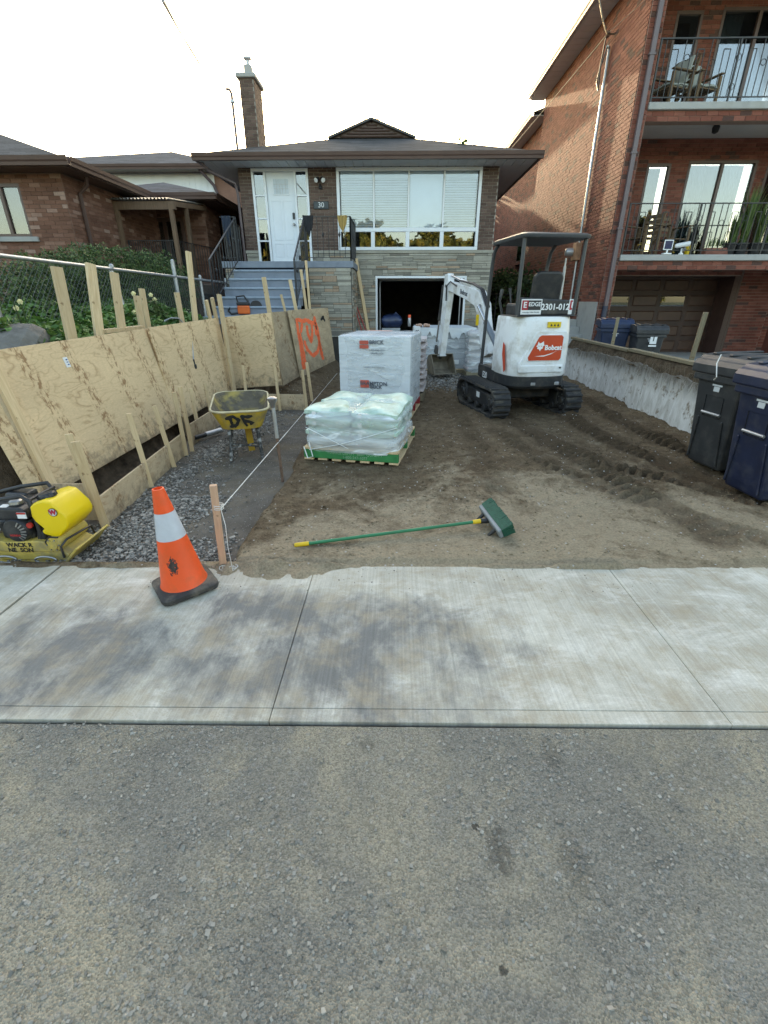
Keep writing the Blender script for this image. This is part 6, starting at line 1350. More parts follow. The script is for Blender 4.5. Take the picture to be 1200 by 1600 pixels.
# ------------------------------------------------------------------ pallet of bags, shrink wrapped
def pallet_parts(t, wx, dy, m_, n_feet=7, h=0.14, board=True):
    """local frame: x right along the front, y back; lower feet boards run back"""
    for i in range(n_feet):
        x = -wx/2+0.05+(wx-0.1)*i/(n_feet-1); mb = MB(); mb.box(x-0.05,x+0.05,0.004,dy,0.0,0.022); mb.build('bottom_board', m_lum, t)
    for y in (0.0,dy/2-0.02,dy-0.04):
        mb = MB(); mb.box(-wx/2,wx/2,y,y+0.04,0.0235,h-0.022); mb.build('stringer', m_, t, bevel=0.003)
    for i in range(7):
        y = -0.005+(dy-0.12)*i/6; mb = MB(); mb.box(-wx/2,wx/2,y,y+0.115,h-0.021,h); mb.build('deck_board', m_lum if board else m_, t)
def pillow(mb, cx_, cy_, z0, wx, dy, h, seed=0, nx=10, ny=8):
    rr_ = random.Random(seed); ph = [rr_.uniform(0,6) for _ in range(4)]
    V_ = {}
    b = len(mb.v)
    for side in (0,1):
        for i in range(nx+1):
            for j in range(ny+1):
                u_ = i/nx*2-1; v_ = j/ny*2-1
                e = (1-abs(u_)**5)*(1-abs(v_)**5); th = h*(0.30+0.70*e)*0.5*(1+0.10*math.sin(3*u_+ph[0])*math.sin(2.5*v_+ph[1]))
                sq_ = 1-0.04*abs(u_*v_); zz = z0+h/2+(th if side else -min(th,h*0.5)) + 0.012*math.sin(4*u_+ph[2]+v_*2)
                mb.v.append((cx_+u_*wx/2*sq_, cy_+v_*dy/2*sq_, zz))
    W = ny+1; off = (nx+1)*W
    for i in range(nx):
        for j in range(ny):
            a = b+i*W+j; mb.f.append((a,a+1,a+W+1,a+W)); mb.m.append(0); a += off; mb.f.append((a,a+W,a+W+1,a+1)); mb.m.append(0)
    edge = [(i,0) for i in range(nx+1)]+[(nx,j) for j in range(1,ny+1)]+[(i,ny) for i in range(nx-1,-1,-1)]+[(0,j) for j in range(ny-1,0,-1)]
    for k in range(len(edge)):
        p, q = edge[k], edge[(k+1) % len(edge)]; a = b+p[0]*W+p[1]; c = b+q[0]*W+q[1]; mb.f.append((a,c,c+off,a+off)); mb.m.append(0)
fl_, fr_ = Vector((-0.968,4.741,0)), Vector((0.045,4.545,0)); mid = (fl_+fr_)/2; ang = math.atan2(fr_.y-fl_.y, fr_.x-fl_.x)
bp = thing('bag_pallet', 'green edged pallet of pale green bags under clear stretch wrap', 'pallet', (mid.x,mid.y,0.035), ang)
m_gpal = M('green_pallet_paint', (0.025,0.20,0.06), 0.6, var=0.2, vs=8)
pallet_parts(bp, 1.03, 1.12, m_gpal)
lettering('MARBLE DEPOT  BEST QUALITY', 0.042, M('faint_white_print',(0.25,0.42,0.28),0.7), bp, chain(bp) @ Vector((0.05,-0.0012,0.092)), (math.cos(ang),math.sin(ang),0), (0,0,1), 0.0008)
lettering('1-800-247-1077', 0.042, bpy.data.materials['faint_white_print'], bp, chain(bp) @ Vector((0.05,-0.0012,0.05)), (math.cos(ang),math.sin(ang),0), (0,0,1), 0.0008)
m_bag = M('pale_green_bag', (0.46,0.62,0.54), 0.4, var=0.16, vs=7, dirt=(0.22,0.32,0.20), dirt_amt=0.75, ds=6, bump=0.3, bs=14, bd=0.02); m_bagw = M('white_printed_bag', (0.58,0.60,0.60), 0.45, var=0.2, vs=6, bump=0.3, bs=14, bd=0.02)
for L_ in range(4):
    z = 0.14+0.098*L_; rows = 2; cols = 2
    for r_ in range(2 if L_ % 2 else 3):
        for c_ in range(2):
            nr = 2 if L_ % 2 else 3; dy_ = 1.04/nr
            mb = MB(); jx_ = random.uniform(-.012,.012); w2 = 0.50
            pillow(mb, -0.245+0.49*c_+jx_, 0.03+dy_*(r_+0.5), z, w2, dy_*0.99, 0.125, L_*10+r_*2+c_); o = mb.build('bag', m_bagw if L_ == 0 else m_bag, bp, smooth=60)
            if r_ == 0 and L_ > 0:
                mb = MB(); x = -0.245+0.49*c_-0.16; mb.box(x,x+0.04,0.018,0.024,z+0.035,z+0.08); mb.build('bag_print', m_white, bp)
def film(t, wx, dy, z0, z1, bulge, m_, amp=0.02, seed=1, top=True, rnd_=0.10):
    """wrinkled sleeve round a load"""
    rr_ = rng.random(8)*6; nz, per = 26, 120; V_ = []; F2 = []
    base = []
    for k in range(per):
        a = k/per*2*PI; c, s_ = math.cos(a), math.sin(a); p_ = 8
        q = (abs(c)**p_+abs(s_)**p_)**(-1/p_); base.append((c*q*wx/2, s_*q*dy/2+dy/2))
    for j in range(nz+1):
        t_ = j/nz; z = z0+(z1-z0)*t_
        for k,(x,y) in enumerate(base):
            n1 = amp*(0.5*math.sin(j*1.25+k*0.21+rr_[0])+0.35*math.sin(j*0.5-k*0.33+rr_[1])+0.3*math.sin(k*0.9+j*0.2+rr_[2])); f = 1+bulge(t_)+n1
            V_.append((x*f, dy/2+(y-dy/2)*f, z))
    for j in range(nz):
        for k in range(per): a = j*per+k; b = j*per+(k+1)%per; F2.append((a,b,b+per,a+per))
    if top:
        last = nz*per; rings_ = 7
        for r_ in range(1,rings_+1):
            f = 1-r_/rings_*0.999
            for k in range(per):
                x,y,z = V_[last+k]; V_.append((x*f, dy/2+(y-dy/2)*f, z1+rnd_*(1-f**3)*0.5+amp*0.8*math.sin(k*0.35+r_*1.7)*f))
        for r_ in range(rings_):
            o_ = last+r_*per
            for k in range(per): a = o_+k; b = o_+(k+1)%per; F2.append((a,b,b+per,a+per))
    me = bpy.data.meshes.new('stretch_wrap'); me.from_pydata(V_, [], F2); me.materials.append(m_); me.polygons.foreach_set('use_smooth',[True]*len(me.polygons))
    o = bpy.data.objects.new('stretch_wrap', me); COL.objects.link(o); o.parent = t; return o
m_wrap = wrap_mat('clear_stretch_wrap', 0.46); m_wrap2 = wrap_mat('milky_stretch_wrap', 0.34, (0.74,0.79,0.82))
film(bp, 1.0, 1.06, 0.10, 0.515, lambda t: 0.02+0.02*math.sin(t*9)-0.10*max(0,t-0.85)/0.15, m_wrap, 0.012, rnd_=0.08)
# twisted film straps across the front
mb = MB(); mb.tube([(-0.44,-0.03,0.12),(-0.10,-0.045,0.20),(0.20,-0.05,0.30),(0.50,-0.02,0.40)],0.004,5); mb.tube([(-0.46,-0.035,0.36),(-0.2,-0.045,0.25),(0.0,-0.05,0.16)],0.003,5); mb.tube([(-0.5,-0.03,0.15),(-0.46,-0.04,0.03),(-0.40,-0.045,0.05),(-0.44,-0.03,0.2)],0.006,5)
mb.build('film_strap', M('twisted_film',(0.75,0.8,0.82),0.3), bp, smooth=60)
# ------------------------------------------------------------------ brick pallet
kx = Vector((-0.285,6.60,0.03)); ka = R(-10)
kp = thing('brick_pallet', 'tall white wrapped cube of bricks on a red pallet, printed with lettering', 'pallet', kx, ka)
m_red = M('red_pallet_paint', (0.30,0.03,0.035), 0.6, var=0.25); pallet_parts(kp, 1.02, 1.15, m_red, 5, board=False)
m_pack = M('white_pack_film', (0.60,0.645,0.68), 0.38, var=0.10, vs=2.5, bump=0.5, bs=5, bd=0.02, stretch=(1,1,4)); m_packg = M('grey_pack_side', (0.40,0.43,0.46), 0.5, var=0.15, vs=3)
for k in range(4):
    z = 0.14+0.245*k; off = (0.008,-0.004,0.006,0.0)[k]; mb = MB(); mb.box(-0.50+off*0.3,0.50+off*0.3,0.01+off*0.3,1.13,z+0.0002,z+0.2448)
    mb.build('brick_pack', m_pack, kp, bevel=0.005, seg=2)
film(kp, 1.03, 1.16, 0.16, 1.13, lambda t: 0.004*math.sin(t*14), m_wrap2, 0.006, rnd_=0.03)
m_ink = M('black_ink', (0.07,0.08,0.10), 0.6); m_inkr = M('red_ink', (0.50,0.09,0.06), 0.5)
ca_, sa_ = math.cos(ka), math.sin(ka); KW = chain(kp)
def kl(tx, size, x, z, m_, bold=0.0, y=-0.011): return lettering(tx, size, m_, kp, KW @ Vector((x,y,z)), (ca_,sa_,0), (0,0,1), 0.001, bold, 'LEFT')
for z_ in (1.02,0.50):
    for i in range(2):
        mb = MB(); mb.box(-0.20,-0.075,-0.011,-0.0105,z_-0.055+i*0.055,z_-0.008+i*0.055); mb.build('red_brick_mark', m_inkr, kp)
kl('BRICK', 0.072, -0.065, 1.045, m_ink, 0.0015); kl('BRAMPTON', 0.072, -0.20, 0.50, m_ink, 0.0015); kl('BRICK', 0.06, -0.06, 0.455, m_ink, 0.002); kl('1-905-840-1011', 0.034, -0.07, 0.945, m_ink); kl('1-800-461-3253', 0.03, -0.06, 0.905, m_ink); kl('THE BRICK PEOPLE SINCE 1871', 0.022, -0.15, 0.72, m_ink)
mb = MB(); mb.quad((-0.15,0.25,1.175),(0.2,0.22,1.175),(0.2,0.33,1.176),(-0.15,0.36,1.176)); mb.build('top_print', M('faded_red_print',(0.60,0.33,0.28),0.6), kp, fix=False)
# sacks stacked behind it
sk = thing('sack_stack', 'narrow stack of pinkish paper sacks showing behind the white brick cube', 'sack stack', (0.07,7.98,0.03), R(-7))
m_sack = M('pink_paper_sack', (0.56,0.50,0.49), 0.6, var=0.15, vs=6, bump=0.3, bs=16, bd=0.02)
mb = MB(); mb.box(-0.42,0.42,-0.0,0.75,0.0,0.12); mb.build('pallet_base', m_lum_old, sk)
for k in range(9): mb = MB(); pillow(mb, 0.02+random.uniform(-.015,.015), 0.38, 0.12+k*0.098, 0.82, 0.72, 0.12, k); mb.build('sack', m_sack, sk, smooth=60)
# pallets by the garage
bk_ = thing('sheeted_pallet', 'white sheeted pallet of grey pavers standing before the garage', 'pallet', (1.12,10.75,0.05), R(3))
pallet_parts(bk_, 1.25, 1.1, m_lum_old, 4)
for k in range(4): mb = MB(); mb.box(-0.6,0.6,0.02,1.05,0.145+k*0.21,0.35+k*0.21); mb.build('paver_layer', m_packg, bk_, bevel=0.01)
mb = MB(); N_ = 24
def dr(i): return 0.17+0.06*math.sin(i*0.9)+0.05*math.sin(i*2.3)
for i in range(N_):
    x = -0.64+1.28*i/N_; x2 = -0.64+1.28*(i+1)/N_
    mb.quad((x,-0.02,0.995-dr(i)),(x2,-0.02,0.995-dr(i+1)),(x2,-0.012,0.995),(x,-0.012,0.995)); mb.quad((x,-0.012,0.995),(x2,-0.012,0.995),(x2,1.08,1.0),(x,1.08,1.0))
mb.build('white_sheet', m_pack, bk_, fix=False)
film(bk_, 1.22, 1.08, 0.14, 0.98, lambda t: 0.0, m_wrap2, 0.006, top=False)
mb = MB(); mb.box(-0.12,-0.03,-0.024,-0.021,0.80,0.89); mb.build('red_print', m_inkr, bk_); mb = MB(); mb.box(0.17,0.30,-0.024,-0.021,0.24,0.33); mb.build('paper_label', m_white, bk_)
mb = MB(); mb.box(-0.72,-0.58,-0.03,0.25,0.62,1.02); mb.build('printed_carton_end', m_white, bk_, bevel=0.006); lettering('BR', 0.10, m_ink, bk_, chain(bk_) @ Vector((-0.65,-0.032,0.90)), (0.1,0,1), (-1,0,0.1), 0.001, 0.003)
bs_ = thing('sack_stack', 'wrapped stack of pale sacks beside the excavator arm', 'sack stack', (1.88,10.45,0.05), R(5))
mb = MB(); mb.box(-0.33,0.33,0,0.8,0,0.12); mb.build('pallet_base', m_lum_old, bs_)
for k in range(6): mb = MB(); pillow(mb, random.uniform(-.015,.015), 0.42, 0.12+k*0.135, 0.62, 0.8, 0.16, 20+k); mb.build('sack', m_sack, bs_, smooth=60)
lettering('4 3/8', 0.09, m_ink, bs_, chain(bs_) @ Vector((0.02,-0.012,0.60)), (1,0.05,0), (0,0,1), 0.001); lettering('Co', 0.09, m_ink, bs_, chain(bs_) @ Vector((0.08,-0.012,0.74)), (1,0.05,0), (0,0,1), 0.001, shear=0.3)
film(bs_, 0.62, 0.8, 0.1, 0.92, lambda t: 0.01*math.sin(t*36), m_wrap, 0.008)
# small things on the sheeted pallet
cn = PY(640,486,11.2); 
sc = thing('spray_can', 'marking paint can with a bright orange cap on the sheeted pallet', 'spray can', (cn.x,11.2,1.05))
mb = MB(); mb.lathe([(0.032,0),(0.034,0.005),(0.034,0.17),(0.026,0.185)],16); mb.build('can', m_galv, sc, smooth=40); mb = MB(); mb.lathe([(0.031,0.18),(0.031,0.235),(0.028,0.24)],16); mb.build('cap', m_or, sc, smooth=40)
for nm, px_, lb_ in (('glove',655,'left of two tan work gloves on the sheeted pallet'),('glove',667,'right of two tan work gloves, propped higher')):
    p = PY(px_,494,11.0); g_ = thing(nm, lb_, 'glove', (p.x,11.0,1.05)); mb = MB(); pillow(mb, 0, 0, 0, 0.15, 0.12, 0.06, px_); mb.build('palm', M('tan_leather_%d' % px_,(0.50,0.31,0.22),0.7,var=0.15), g_, smooth=60); mb = MB()
    for k in range(4): mb.tube([(-0.05+k*0.033,-0.03,0.03),(-0.055+k*0.036,-0.10,0.05),(-0.05+k*0.034,-0.13,0.03)],[0.017,0.015,0.011],8)
    mb.build('fingers', bpy.data.materials['tan_leather_%d' % px_], g_, smooth=60)
gb = thing('storage_box', 'pale carton just inside the garage, left side', 'box', (-0.12,14.3,0.0)); mb = MB(); mb.box(-0.25,0.25,-0.2,0.2,0,0.85); mb.build('carton', m_packg, gb, bevel=0.01); mb = MB(); mb.box(-0.26,0.26,-0.21,-0.001,0.80,0.86); mb.build('lid_flap', m_packg, gb)
tp_ = thing('blue_bag', 'crumpled dark blue bag on the carton in the garage', 'bag', (-0.1,14.3,0.86)); mb = MB(); pillow(mb, 0, 0, 0, 0.6, 0.45, 0.36, 77); mb.build('sack', M('blue_plastic',(0.02,0.035,0.09),0.35,var=0.4,vs=8), tp_, smooth=60); mb = MB(); mb.tube([(0.05,0,0.30),(0.12,-0.05,0.40),(0.2,-0.02,0.33)],[0.05,0.03,0.012],8); mb.build('knot', bpy.data.materials['blue_plastic'], tp_, smooth=60)
# ------------------------------------------------------------------ mini excavator
EXC = Vector((1.95,7.46,0.03)); PHI = R(10)
ex_ = thing('mini_excavator', 'white and black rental mini excavator with canopy, back towards the street', 'excavator', EXC, PHI)
m_ew = M('excavator_white', (0.74,0.76,0.77), 0.35, var=0.06, vs=3, coat=0.2, dirt=(0.36,0.32,0.25), dirt_amt=0.55, ds=4); m_ek = M('excavator_black', (0.025,0.027,0.03), 0.5, var=0.25, vs=5, dirt=(0.13,0.115,0.09), dirt_amt=0.45, ds=5)
m_rub = M('track_rubber', (0.028,0.028,0.029), 0.8, var=0.3, vs=9, dirt=(0.14,0.12,0.09), dirt_amt=0.7, ds=6, bump=0.4, bs=30); m_can = M('canopy_paint', (0.05,0.055,0.06), 0.4, var=0.15)
m_eor = M('decal_orange', (0.52,0.055,0.015), 0.4, var=0.05); m_chr = M('cylinder_rod', (0.6,0.6,0.6), 0.2, 0.9); m_bkt = M('bucket_steel', (0.20,0.17,0.125), 0.7, 0.3, var=0.35, vs=8, bump=0.3)
# tracks, a hair turned against the body
TR = Matrix.Translation((-0.05,0,0)) @ Matrix.Rotation(R(3),4,'Z')
def trk(sx_):
    xc = sx_*0.56; w_ = 0.25; prof = []; n = 12; hl, r_ = 0.56, 0.205
    for k in range(n+1): a = R(90-180*k/n); prof.append((hl+r_*math.cos(a), r_+r_*math.sin(a)))
    for k in range(n+1): a = R(-90-180*k/n); prof.append((-hl+r_*math.cos(a), r_+r_*math.sin(a)))
    N_ = len(prof); inn = [((hl if y > 0 else -hl)+((y-(hl if y > 0 else -hl))*0.84), r_+(z-r_)*0.84) for y, z in prof]
    mb = MB(); V_ = []
    for (x, pr_) in ((xc-w_/2,prof),(xc+w_/2,prof),(xc-w_/2,inn),(xc+w_/2,inn)): V_ += [TR @ Vector((x,y,z)) for y, z in pr_]
    Fs = []
    for i in range(N_):
        j = (i+1) % N_; Fs += [(i,j,N_+j,N_+i),(2*N_+i,3*N_+i,3*N_+j,2*N_+j),(i,2*N_+i,2*N_+j,j),(N_+i,N_+j,3*N_+j,3*N_+i)]
    mb.add(V_,Fs); tr_ = mb.build('track', m_rub, ex_)
    per = []; tot = 0
    P2 = prof+[prof[0]]
    for a, b in zip(P2[:-1],P2[1:]): l = math.hypot(b[0]-a[0],b[1]-a[1]); per.append((a,b,l)); tot += l
    nl = 42; lug = None
    mb = MB(); mb.box(-w_/2,w_/2,-0.022,0.022,0,0.024); mb.v = [(x*(0.96 if z else 1),y*(0.6 if z else 1),z) for x,y,z in mb.v]
    for k in range(nl):
        s_ = tot*k/nl; 
        for a, b, l in per:
            if s_ <= l: break
            s_ -= l
        y = a[0]+(b[0]-a[0])*s_/l; z = a[1]+(b[1]-a[1])*s_/l; ty, tz_ = (b[0]-a[0])/l, (b[1]-a[1])/l
        if lug is None: lug = mb.build('track_lug', m_rub, tr_)
        else: c_ = lug.copy(); COL.objects.link(c_); lug2 = c_
        o_ = lug if k == 0 else lug2
        o_.parent = tr_; o_.matrix_local = TR @ Matrix(((-1,0,0,xc),(0,ty,-tz_,y),(0,tz_,ty,z),(0,0,0,1))) if False else TR @ Matrix(((1,0,0,xc),(0,ty,-tz_,y),(0,tz_,ty,z),(0,0,0,1)))
    for y, rad in ((-hl,0.15),(hl,0.15)):
        T = TR @ Matrix.Translation((xc,y,r_)) @ Matrix.Rotation(PI/2,4,'Y'); mb = MB(); mb.lathe([(0.0,-0.11),(0.05,-0.11),(0.06,-0.085),(rad*0.8,-0.085),(rad,-0.06),(rad,0.06),(rad*0.8,0.085),(0.06,0.085),(0.05,0.11),(0.0,0.11)],22,T,cap=False); sp_ = mb.build('sprocket' if y < 0 else 'idler', m_ek, tr_, smooth=35)
        for k in range(6):
            a = k*PI/3; mb = MB(); mb.lathe([(0.011,-0.092),(0.011,0.092)],6,T @ Matrix.Translation((0.085*math.cos(a),0.085*math.sin(a),0))); mb.build('bolt', m_steel, sp_)
    for k in range(3):
        T = TR @ Matrix.Translation((xc,-0.3+k*0.3,0.085)) @ Matrix.Rotation(PI/2,4,'Y'); mb = MB(); mb.lathe([(0.05,-0.09),(0.055,-0.07),(0.055,0.07),(0.05,0.09)],14,T); mb.build('roller', m_ek, tr_, smooth=40)
    mb = MB(); mb.box(xc-0.075,xc+0.075,-0.42,0.42,0.10,0.31); mb.xf(TR); mb.build('track_frame', m_ek, tr_, bevel=0.02)
    mb = MB(); mb.box(xc+sx_*0.076,xc+sx_*0.08,-0.1,0.02,0.2,0.28); mb.xf(TR); mb.build('sticker', m_white, tr_)
trk(-1); trk(1)
mb = MB(); mb.box(-0.45,0.45,-0.26,0.26,0.20,0.36); mb.xf(TR); mb.lathe([(0.30,0.36),(0.30,0.44)],24); mb.build('undercarriage', m_ek, ex_, bevel=0.02)
mb = MB(); mb.prism([(-0.62,0.03),(0.62,0.03),(0.62,0.30),(-0.62,0.30)],(0,0.90,0),(1,0,0),(0,0,1),(0,1,0),0.03); mb.box(-0.28,-0.2,0.3,0.9,0.16,0.24); mb.box(0.2,0.28,0.3,0.9,0.16,0.24); mb.xf(TR); mb.build('dozer_blade', m_ek, ex_, bevel=0.008)
# revolving frame
def sup(a, b, n_, p_, y_front):
    out = []
    for k in range(n_+1):
        t = R(180+180*k/n_); c, s_ = math.cos(t), math.sin(t); q = (abs(c)**p_+abs(s_)**p_)**(-1/p_); out.append((c*q*a, s_*q*b))
    return out
def shell(mb, levels, a, b, yf, p_=4.0, n_=28):
    base = sup(a,b,n_,p_,yf); rings_ = []
    for (z,k,by) in levels: rings_.append([(-a*k,yf,z)]+[(x*k,y*by,z) for x,y in base]+[(a*k,yf,z)])
    n = len(rings_[0]); o_ = len(mb.v)
    for rg in rings_: mb.v += rg
    for i in range(len(rings_)-1):
        for j in range(n): a_ = o_+i*n+j; b_ = o_+i*n+(j+1)%n; mb.f.append((a_,b_,b_+n,a_+n)); mb.m.append(0)
    mb.f.append(tuple(o_+j for j in range(n))[::-1]); mb.m.append(0); mb.f.append(tuple(o_+(len(rings_)-1)*n+j for j in range(n))); mb.m.append(0)
W2 = 0.475; TB = 0.70
mb = MB(); shell(mb, [(0.40,0.90,0.93),(0.44,0.97,0.985),(0.575,0.985,1.0)], W2, TB, 0.62); mb.build('frame_skirt', m_ek, ex_, smooth=30)
mb = MB(); shell(mb, [(0.577,0.975,0.985),(0.60,0.995,1.0),(0.80,1.0,1.0),(1.10,0.985,0.985),(1.30,0.955,0.955),(1.345,0.945,0.945),(1.36,0.925,0.93)], W2, TB, -0.02); cov = mb.build('rear_cover', m_ew, ex_, smooth=30)
mb = MB(); mb.box(-W2*0.93,W2*0.93,-TB*0.93,-0.05,1.361,1.372); mb.build('cover_seam', m_ek, ex_, bevel=0.01)
mb = MB(); mb.box(-W2*0.97,W2*0.93,-0.02,0.60,0.537,0.60); mb.build('floor_plate', m_ek, ex_, bevel=0.01); mb = MB(); mb.box(-W2*0.80,W2*0.5,0.02,0.56,0.601,0.612); mb.build('floor_mat', M('worn_floor',(0.20,0.17,0.13),0.8,var=0.3), ex_)
mb = MB(); mb.box(W2*0.55,W2*0.95,0.0,0.58,0.60,0.95); mb.build('tank_cover', m_ew, ex_, bevel=0.04, seg=3)
# rear door: raised panel with the decal
ry = -TB*0.985-0.004
def rpoly(x0,x1,z0,z1,r_,skew=0.0,n=5):
    out = []
    for cx_,cz_,a0 in ((x1-r_,z1-r_,0),(x0+r_,z1-r_,90),(x0+r_,z0+r_,180),(x1-r_,z0+r_,270)):
        for k in range(n+1): a = R(a0+90*k/n); z = cz_+r_*math.sin(a); out.append((cx_+r_*math.cos(a)+skew*(z-z0), z))
    return out
DS = -0.085
def sh(poly): return [(x+DS, z) for x, z in poly]
dpoly = sh([(-0.24,0.62),(0.37,0.62),(0.40,0.65),(0.40,1.14),(0.37,1.18),(-0.03,1.18),(-0.08,1.15),(-0.16,0.95),(-0.27,0.76),(-0.27,0.65)])
mb = MB(); mb.prism(dpoly,(0,ry-0.006,0),(1,0,0),(0,0,1),(0,1,0),0.05); mb.build('rear_door', m_ew, ex_, bevel=0.012, seg=3)
mb = MB(); mb.prism(sh([(-0.265,0.635),(0.375,0.635),(0.385,0.735),(-0.255,0.735)]),(0,ry-0.020,0),(1,0,0),(0,0,1),(0,1,0),0.03); mb.build('door_lip', m_ew, ex_, bevel=0.012, seg=3)
frp = sh([(-0.165,0.785),(0.32,0.785),(0.345,0.815),(0.345,1.115),(0.315,1.14),(0.0,1.14),(-0.035,1.12),(-0.18,0.83)])
mb = MB(); mb.prism(frp,(0,ry-0.014,0),(1,0,0),(0,0,1),(0,1,0),0.03); mb.build('decal_recess', m_ew, ex_, bevel=0.008, seg=2)
def scl(poly,k): cx_ = sum(p[0] for p in poly)/len(poly); cz_ = sum(p[1] for p in poly)/len(poly); return [(cx_+(x-cx_)*k, cz_+(z-cz_)*k) for x,z in poly]
mb = MB(); mb.prism(scl(frp,0.92),(0,ry-0.0185,0),(1,0,0),(0,0,1),(0,1,0),0.004); dec = mb.build('orange_decal', m_eor, ex_)
EW = chain(ex_); EU = (EW.to_3x3() @ Vector((1,0,0)))
def el(tx, size, x, z, m_, bold=0.0, y=None, align='CENTER', shear=0.0, par=None): return lettering(tx, size, m_, par or ex_, EW @ Vector((x, (ry-0.021) if y is None else y, z)), EU, (0,0,1), 0.001, bold, align, shear)
el('Bobcat', 0.088, DS+0.195, 0.965, m_white, 0.0035, par=dec)
# white wild-cat head: ears, ruff, eyes left open
cat = [(-0.085,0.99),(-0.078,1.025),(-0.062,1.005),(-0.04,1.012),(-0.018,1.03),(-0.012,0.998),(-0.002,0.985),(-0.022,0.975),(-0.02,0.955),(-0.04,0.945),(-0.05,0.925),(-0.062,0.945),(-0.085,0.95),(-0.08,0.968),(-0.10,0.975)]
ks = lambda x, z: (DS+0.005+(x+0.05)*1.25, 0.985+(z-0.975)*1.25)
mb = MB(); mb.prism([ks(x,z) for x,z in cat],(0,ry-0.0215,0),(1,0,0),(0,0,1),(0,1,0),0.002); mb.build('cat_emblem', m_white, dec)
for x_ in (-0.069,-0.043):
    mb = MB(); mb.prism([ks(x_-0.009,0.984),ks(x_+0.009,0.980),ks(x_+0.004,0.971)],(0,ry-0.0225,0),(1,0,0),(0,0,1),(0,1,0),0.001); mb.build('emblem_eye', m_eor, dec)
mb = MB(); mb.prism(sh([(-0.06,0.855),(0.08,0.868),(0.20,0.900),(0.255,0.925),(0.17,0.88),(0.07,0.852)]),(0,ry-0.0215,0),(1,0,0),(0,0,1),(0,1,0),0.002); mb.build('scratch_mark', m_white, dec)
mb = MB(); mb.box(0.0,0.18,ry-0.012,ry+0.03,1.225,1.295); wl_ = mb.build('warning_label', M('label_yellow',(0.75,0.52,0.02),0.4), ex_)
for k in range(3): mb = MB(); x = 0.025+k*0.048; mb.prism([(x,1.24),(x+0.035,1.24),(x+0.0175,1.275)],(0,ry-0.0135,0),(1,0,0),(0,0,1),(0,1,0),0.001); mb.build('warning_triangle', m_black, wl_)
T = Matrix.Translation((0.25,ry-0.018,0.70)) @ Matrix.Rotation(PI/2,4,'X'); mb = MB(); mb.lathe([(0.012,0),(0.012,0.02)],12,T); mb.build('door_lock', m_black, ex_)
for x_ in (-0.10,0.26): mb = MB(); mb.box(x_-0.04,x_+0.03,-TB*0.99-0.004,-TB*0.9,0.455,0.50); mb.build('tie_down', m_galv, ex_, bevel=0.006)
# black band with number and stickers
by_ = -TB*0.80
mb = MB(); mb.prism([(-0.43,1.375),(0.43,1.375),(0.44,1.56),(-0.40,1.60)],(0,by_,0),(1,0,0),(0,0,1),(0,1,0),0.06); mb.build('seat_guard', m_ek, ex_, bevel=0.02, seg=2)
el('2301-012', 0.108, 0.135, 1.475, m_white, 0.0028, y=by_-0.004)
def sticker(x0,x1):
    mb = MB(); mb.box(x0,x1,by_-0.004,by_-0.001,1.385,1.575); s_ = mb.build('rental_sticker', m_white, ex_)
    wd = x1-x0; mb = MB(); mb.box(x0+0.012,x0+min(0.10,wd*0.45),by_-0.0055,by_-0.0042,1.44,1.56); mb.build('red_square', M('sticker_red_%d' % int(x0*100),(0.40,0.015,0.03),0.5), s_)
    if wd > 0.2:
        mb = MB(); mb.box(x0+0.10,x1-0.012,by_-0.0055,by_-0.0042,1.44,1.56); mb.build('black_square', m_black, s_)
        el('EDGE', 0.07, (x0+0.10+x1-0.012)/2, 1.51, m_white, 0.0015, y=by_-0.007, par=s_); el('www.edge 1-866-778-4842', 0.022, (x0+x1)/2, 1.412, m_black, 0, y=by_-0.007, par=s_)
    el('E', 0.10, x0+0.055, 1.50, m_white, 0.003, y=by_-0.007, par=s_)
sticker(-0.36,-0.065); sticker(0.33,0.44)
# left side: warning triangle and model number
mb = MB(); mb.prism([(-0.52,0.66),(-0.42,0.98),(-0.36,1.02),(-0.36,0.86),(-0.47,0.62)],(-W2*0.992-0.006,0,0),(0,1,0),(0,0,1),(1,0,0),0.004); mb.build('side_decal', m_eor, ex_)
lettering('E20', 0.13, m_white, ex_, EW @ Vector((-W2*0.985-0.004,0.28,0.475)), EW.to_3x3() @ Vector((0,-1,0)), (0,0,1), 0.001, 0.003)
mb = MB(); mb.box(-W2*0.985,-W2*0.92,-0.1,0.62,0.42,0.62); mb.build('side_sill', m_ek, ex_, bevel=0.012)
# seat, levers, console
mb = MB(); pillow(mb, 0.06,-0.06,1.34,0.46,0.46,0.13,5); mb.build('seat', m_blk_pl, ex_, smooth=60)
mb = MB(); bpn = rpoly(-0.21,0.21,0.0,0.52,0.09); mb.prism(bpn,(0.08,-0.24,1.40),(1,0,0),(0,-0.16,1),(0,-1,0.0),0.09); mb.build('seat_back', m_blk_pl, ex_, bevel=0.03, seg=3)
for sx_ in (-1,1):
    mb = MB(); mb.box(0.05+sx_*0.33-0.06,0.05+sx_*0.33+0.06,-0.35,0.02,1.36,1.52); cs = mb.build('console', m_ek, ex_, bevel=0.03, seg=2)
    mb = MB(); x = 0.05+sx_*0.33; mb.tube([(x,-0.02,1.5),(x,0.03,1.62),(x-0.01,0.05,1.72)],[0.012,0.012,0.024],8); mb.build('joystick', m_black, cs, smooth=50)
for x in (-0.12,0.0): mb = MB(); mb.tube([(x,0.42,0.6),(x,0.40,1.05),(x,0.34,1.22)],[0.012,0.012,0.02],8); mb.build('travel_lever', m_black, ex_, smooth=50)
mb = MB(); mb.tube([(-0.33,0.10,1.3),(-0.40,0.12,1.55),(-0.36,0.16,1.70)],[0.02,0.018,0.03],8); mb.build('lever', m_ek, ex_, smooth=50)
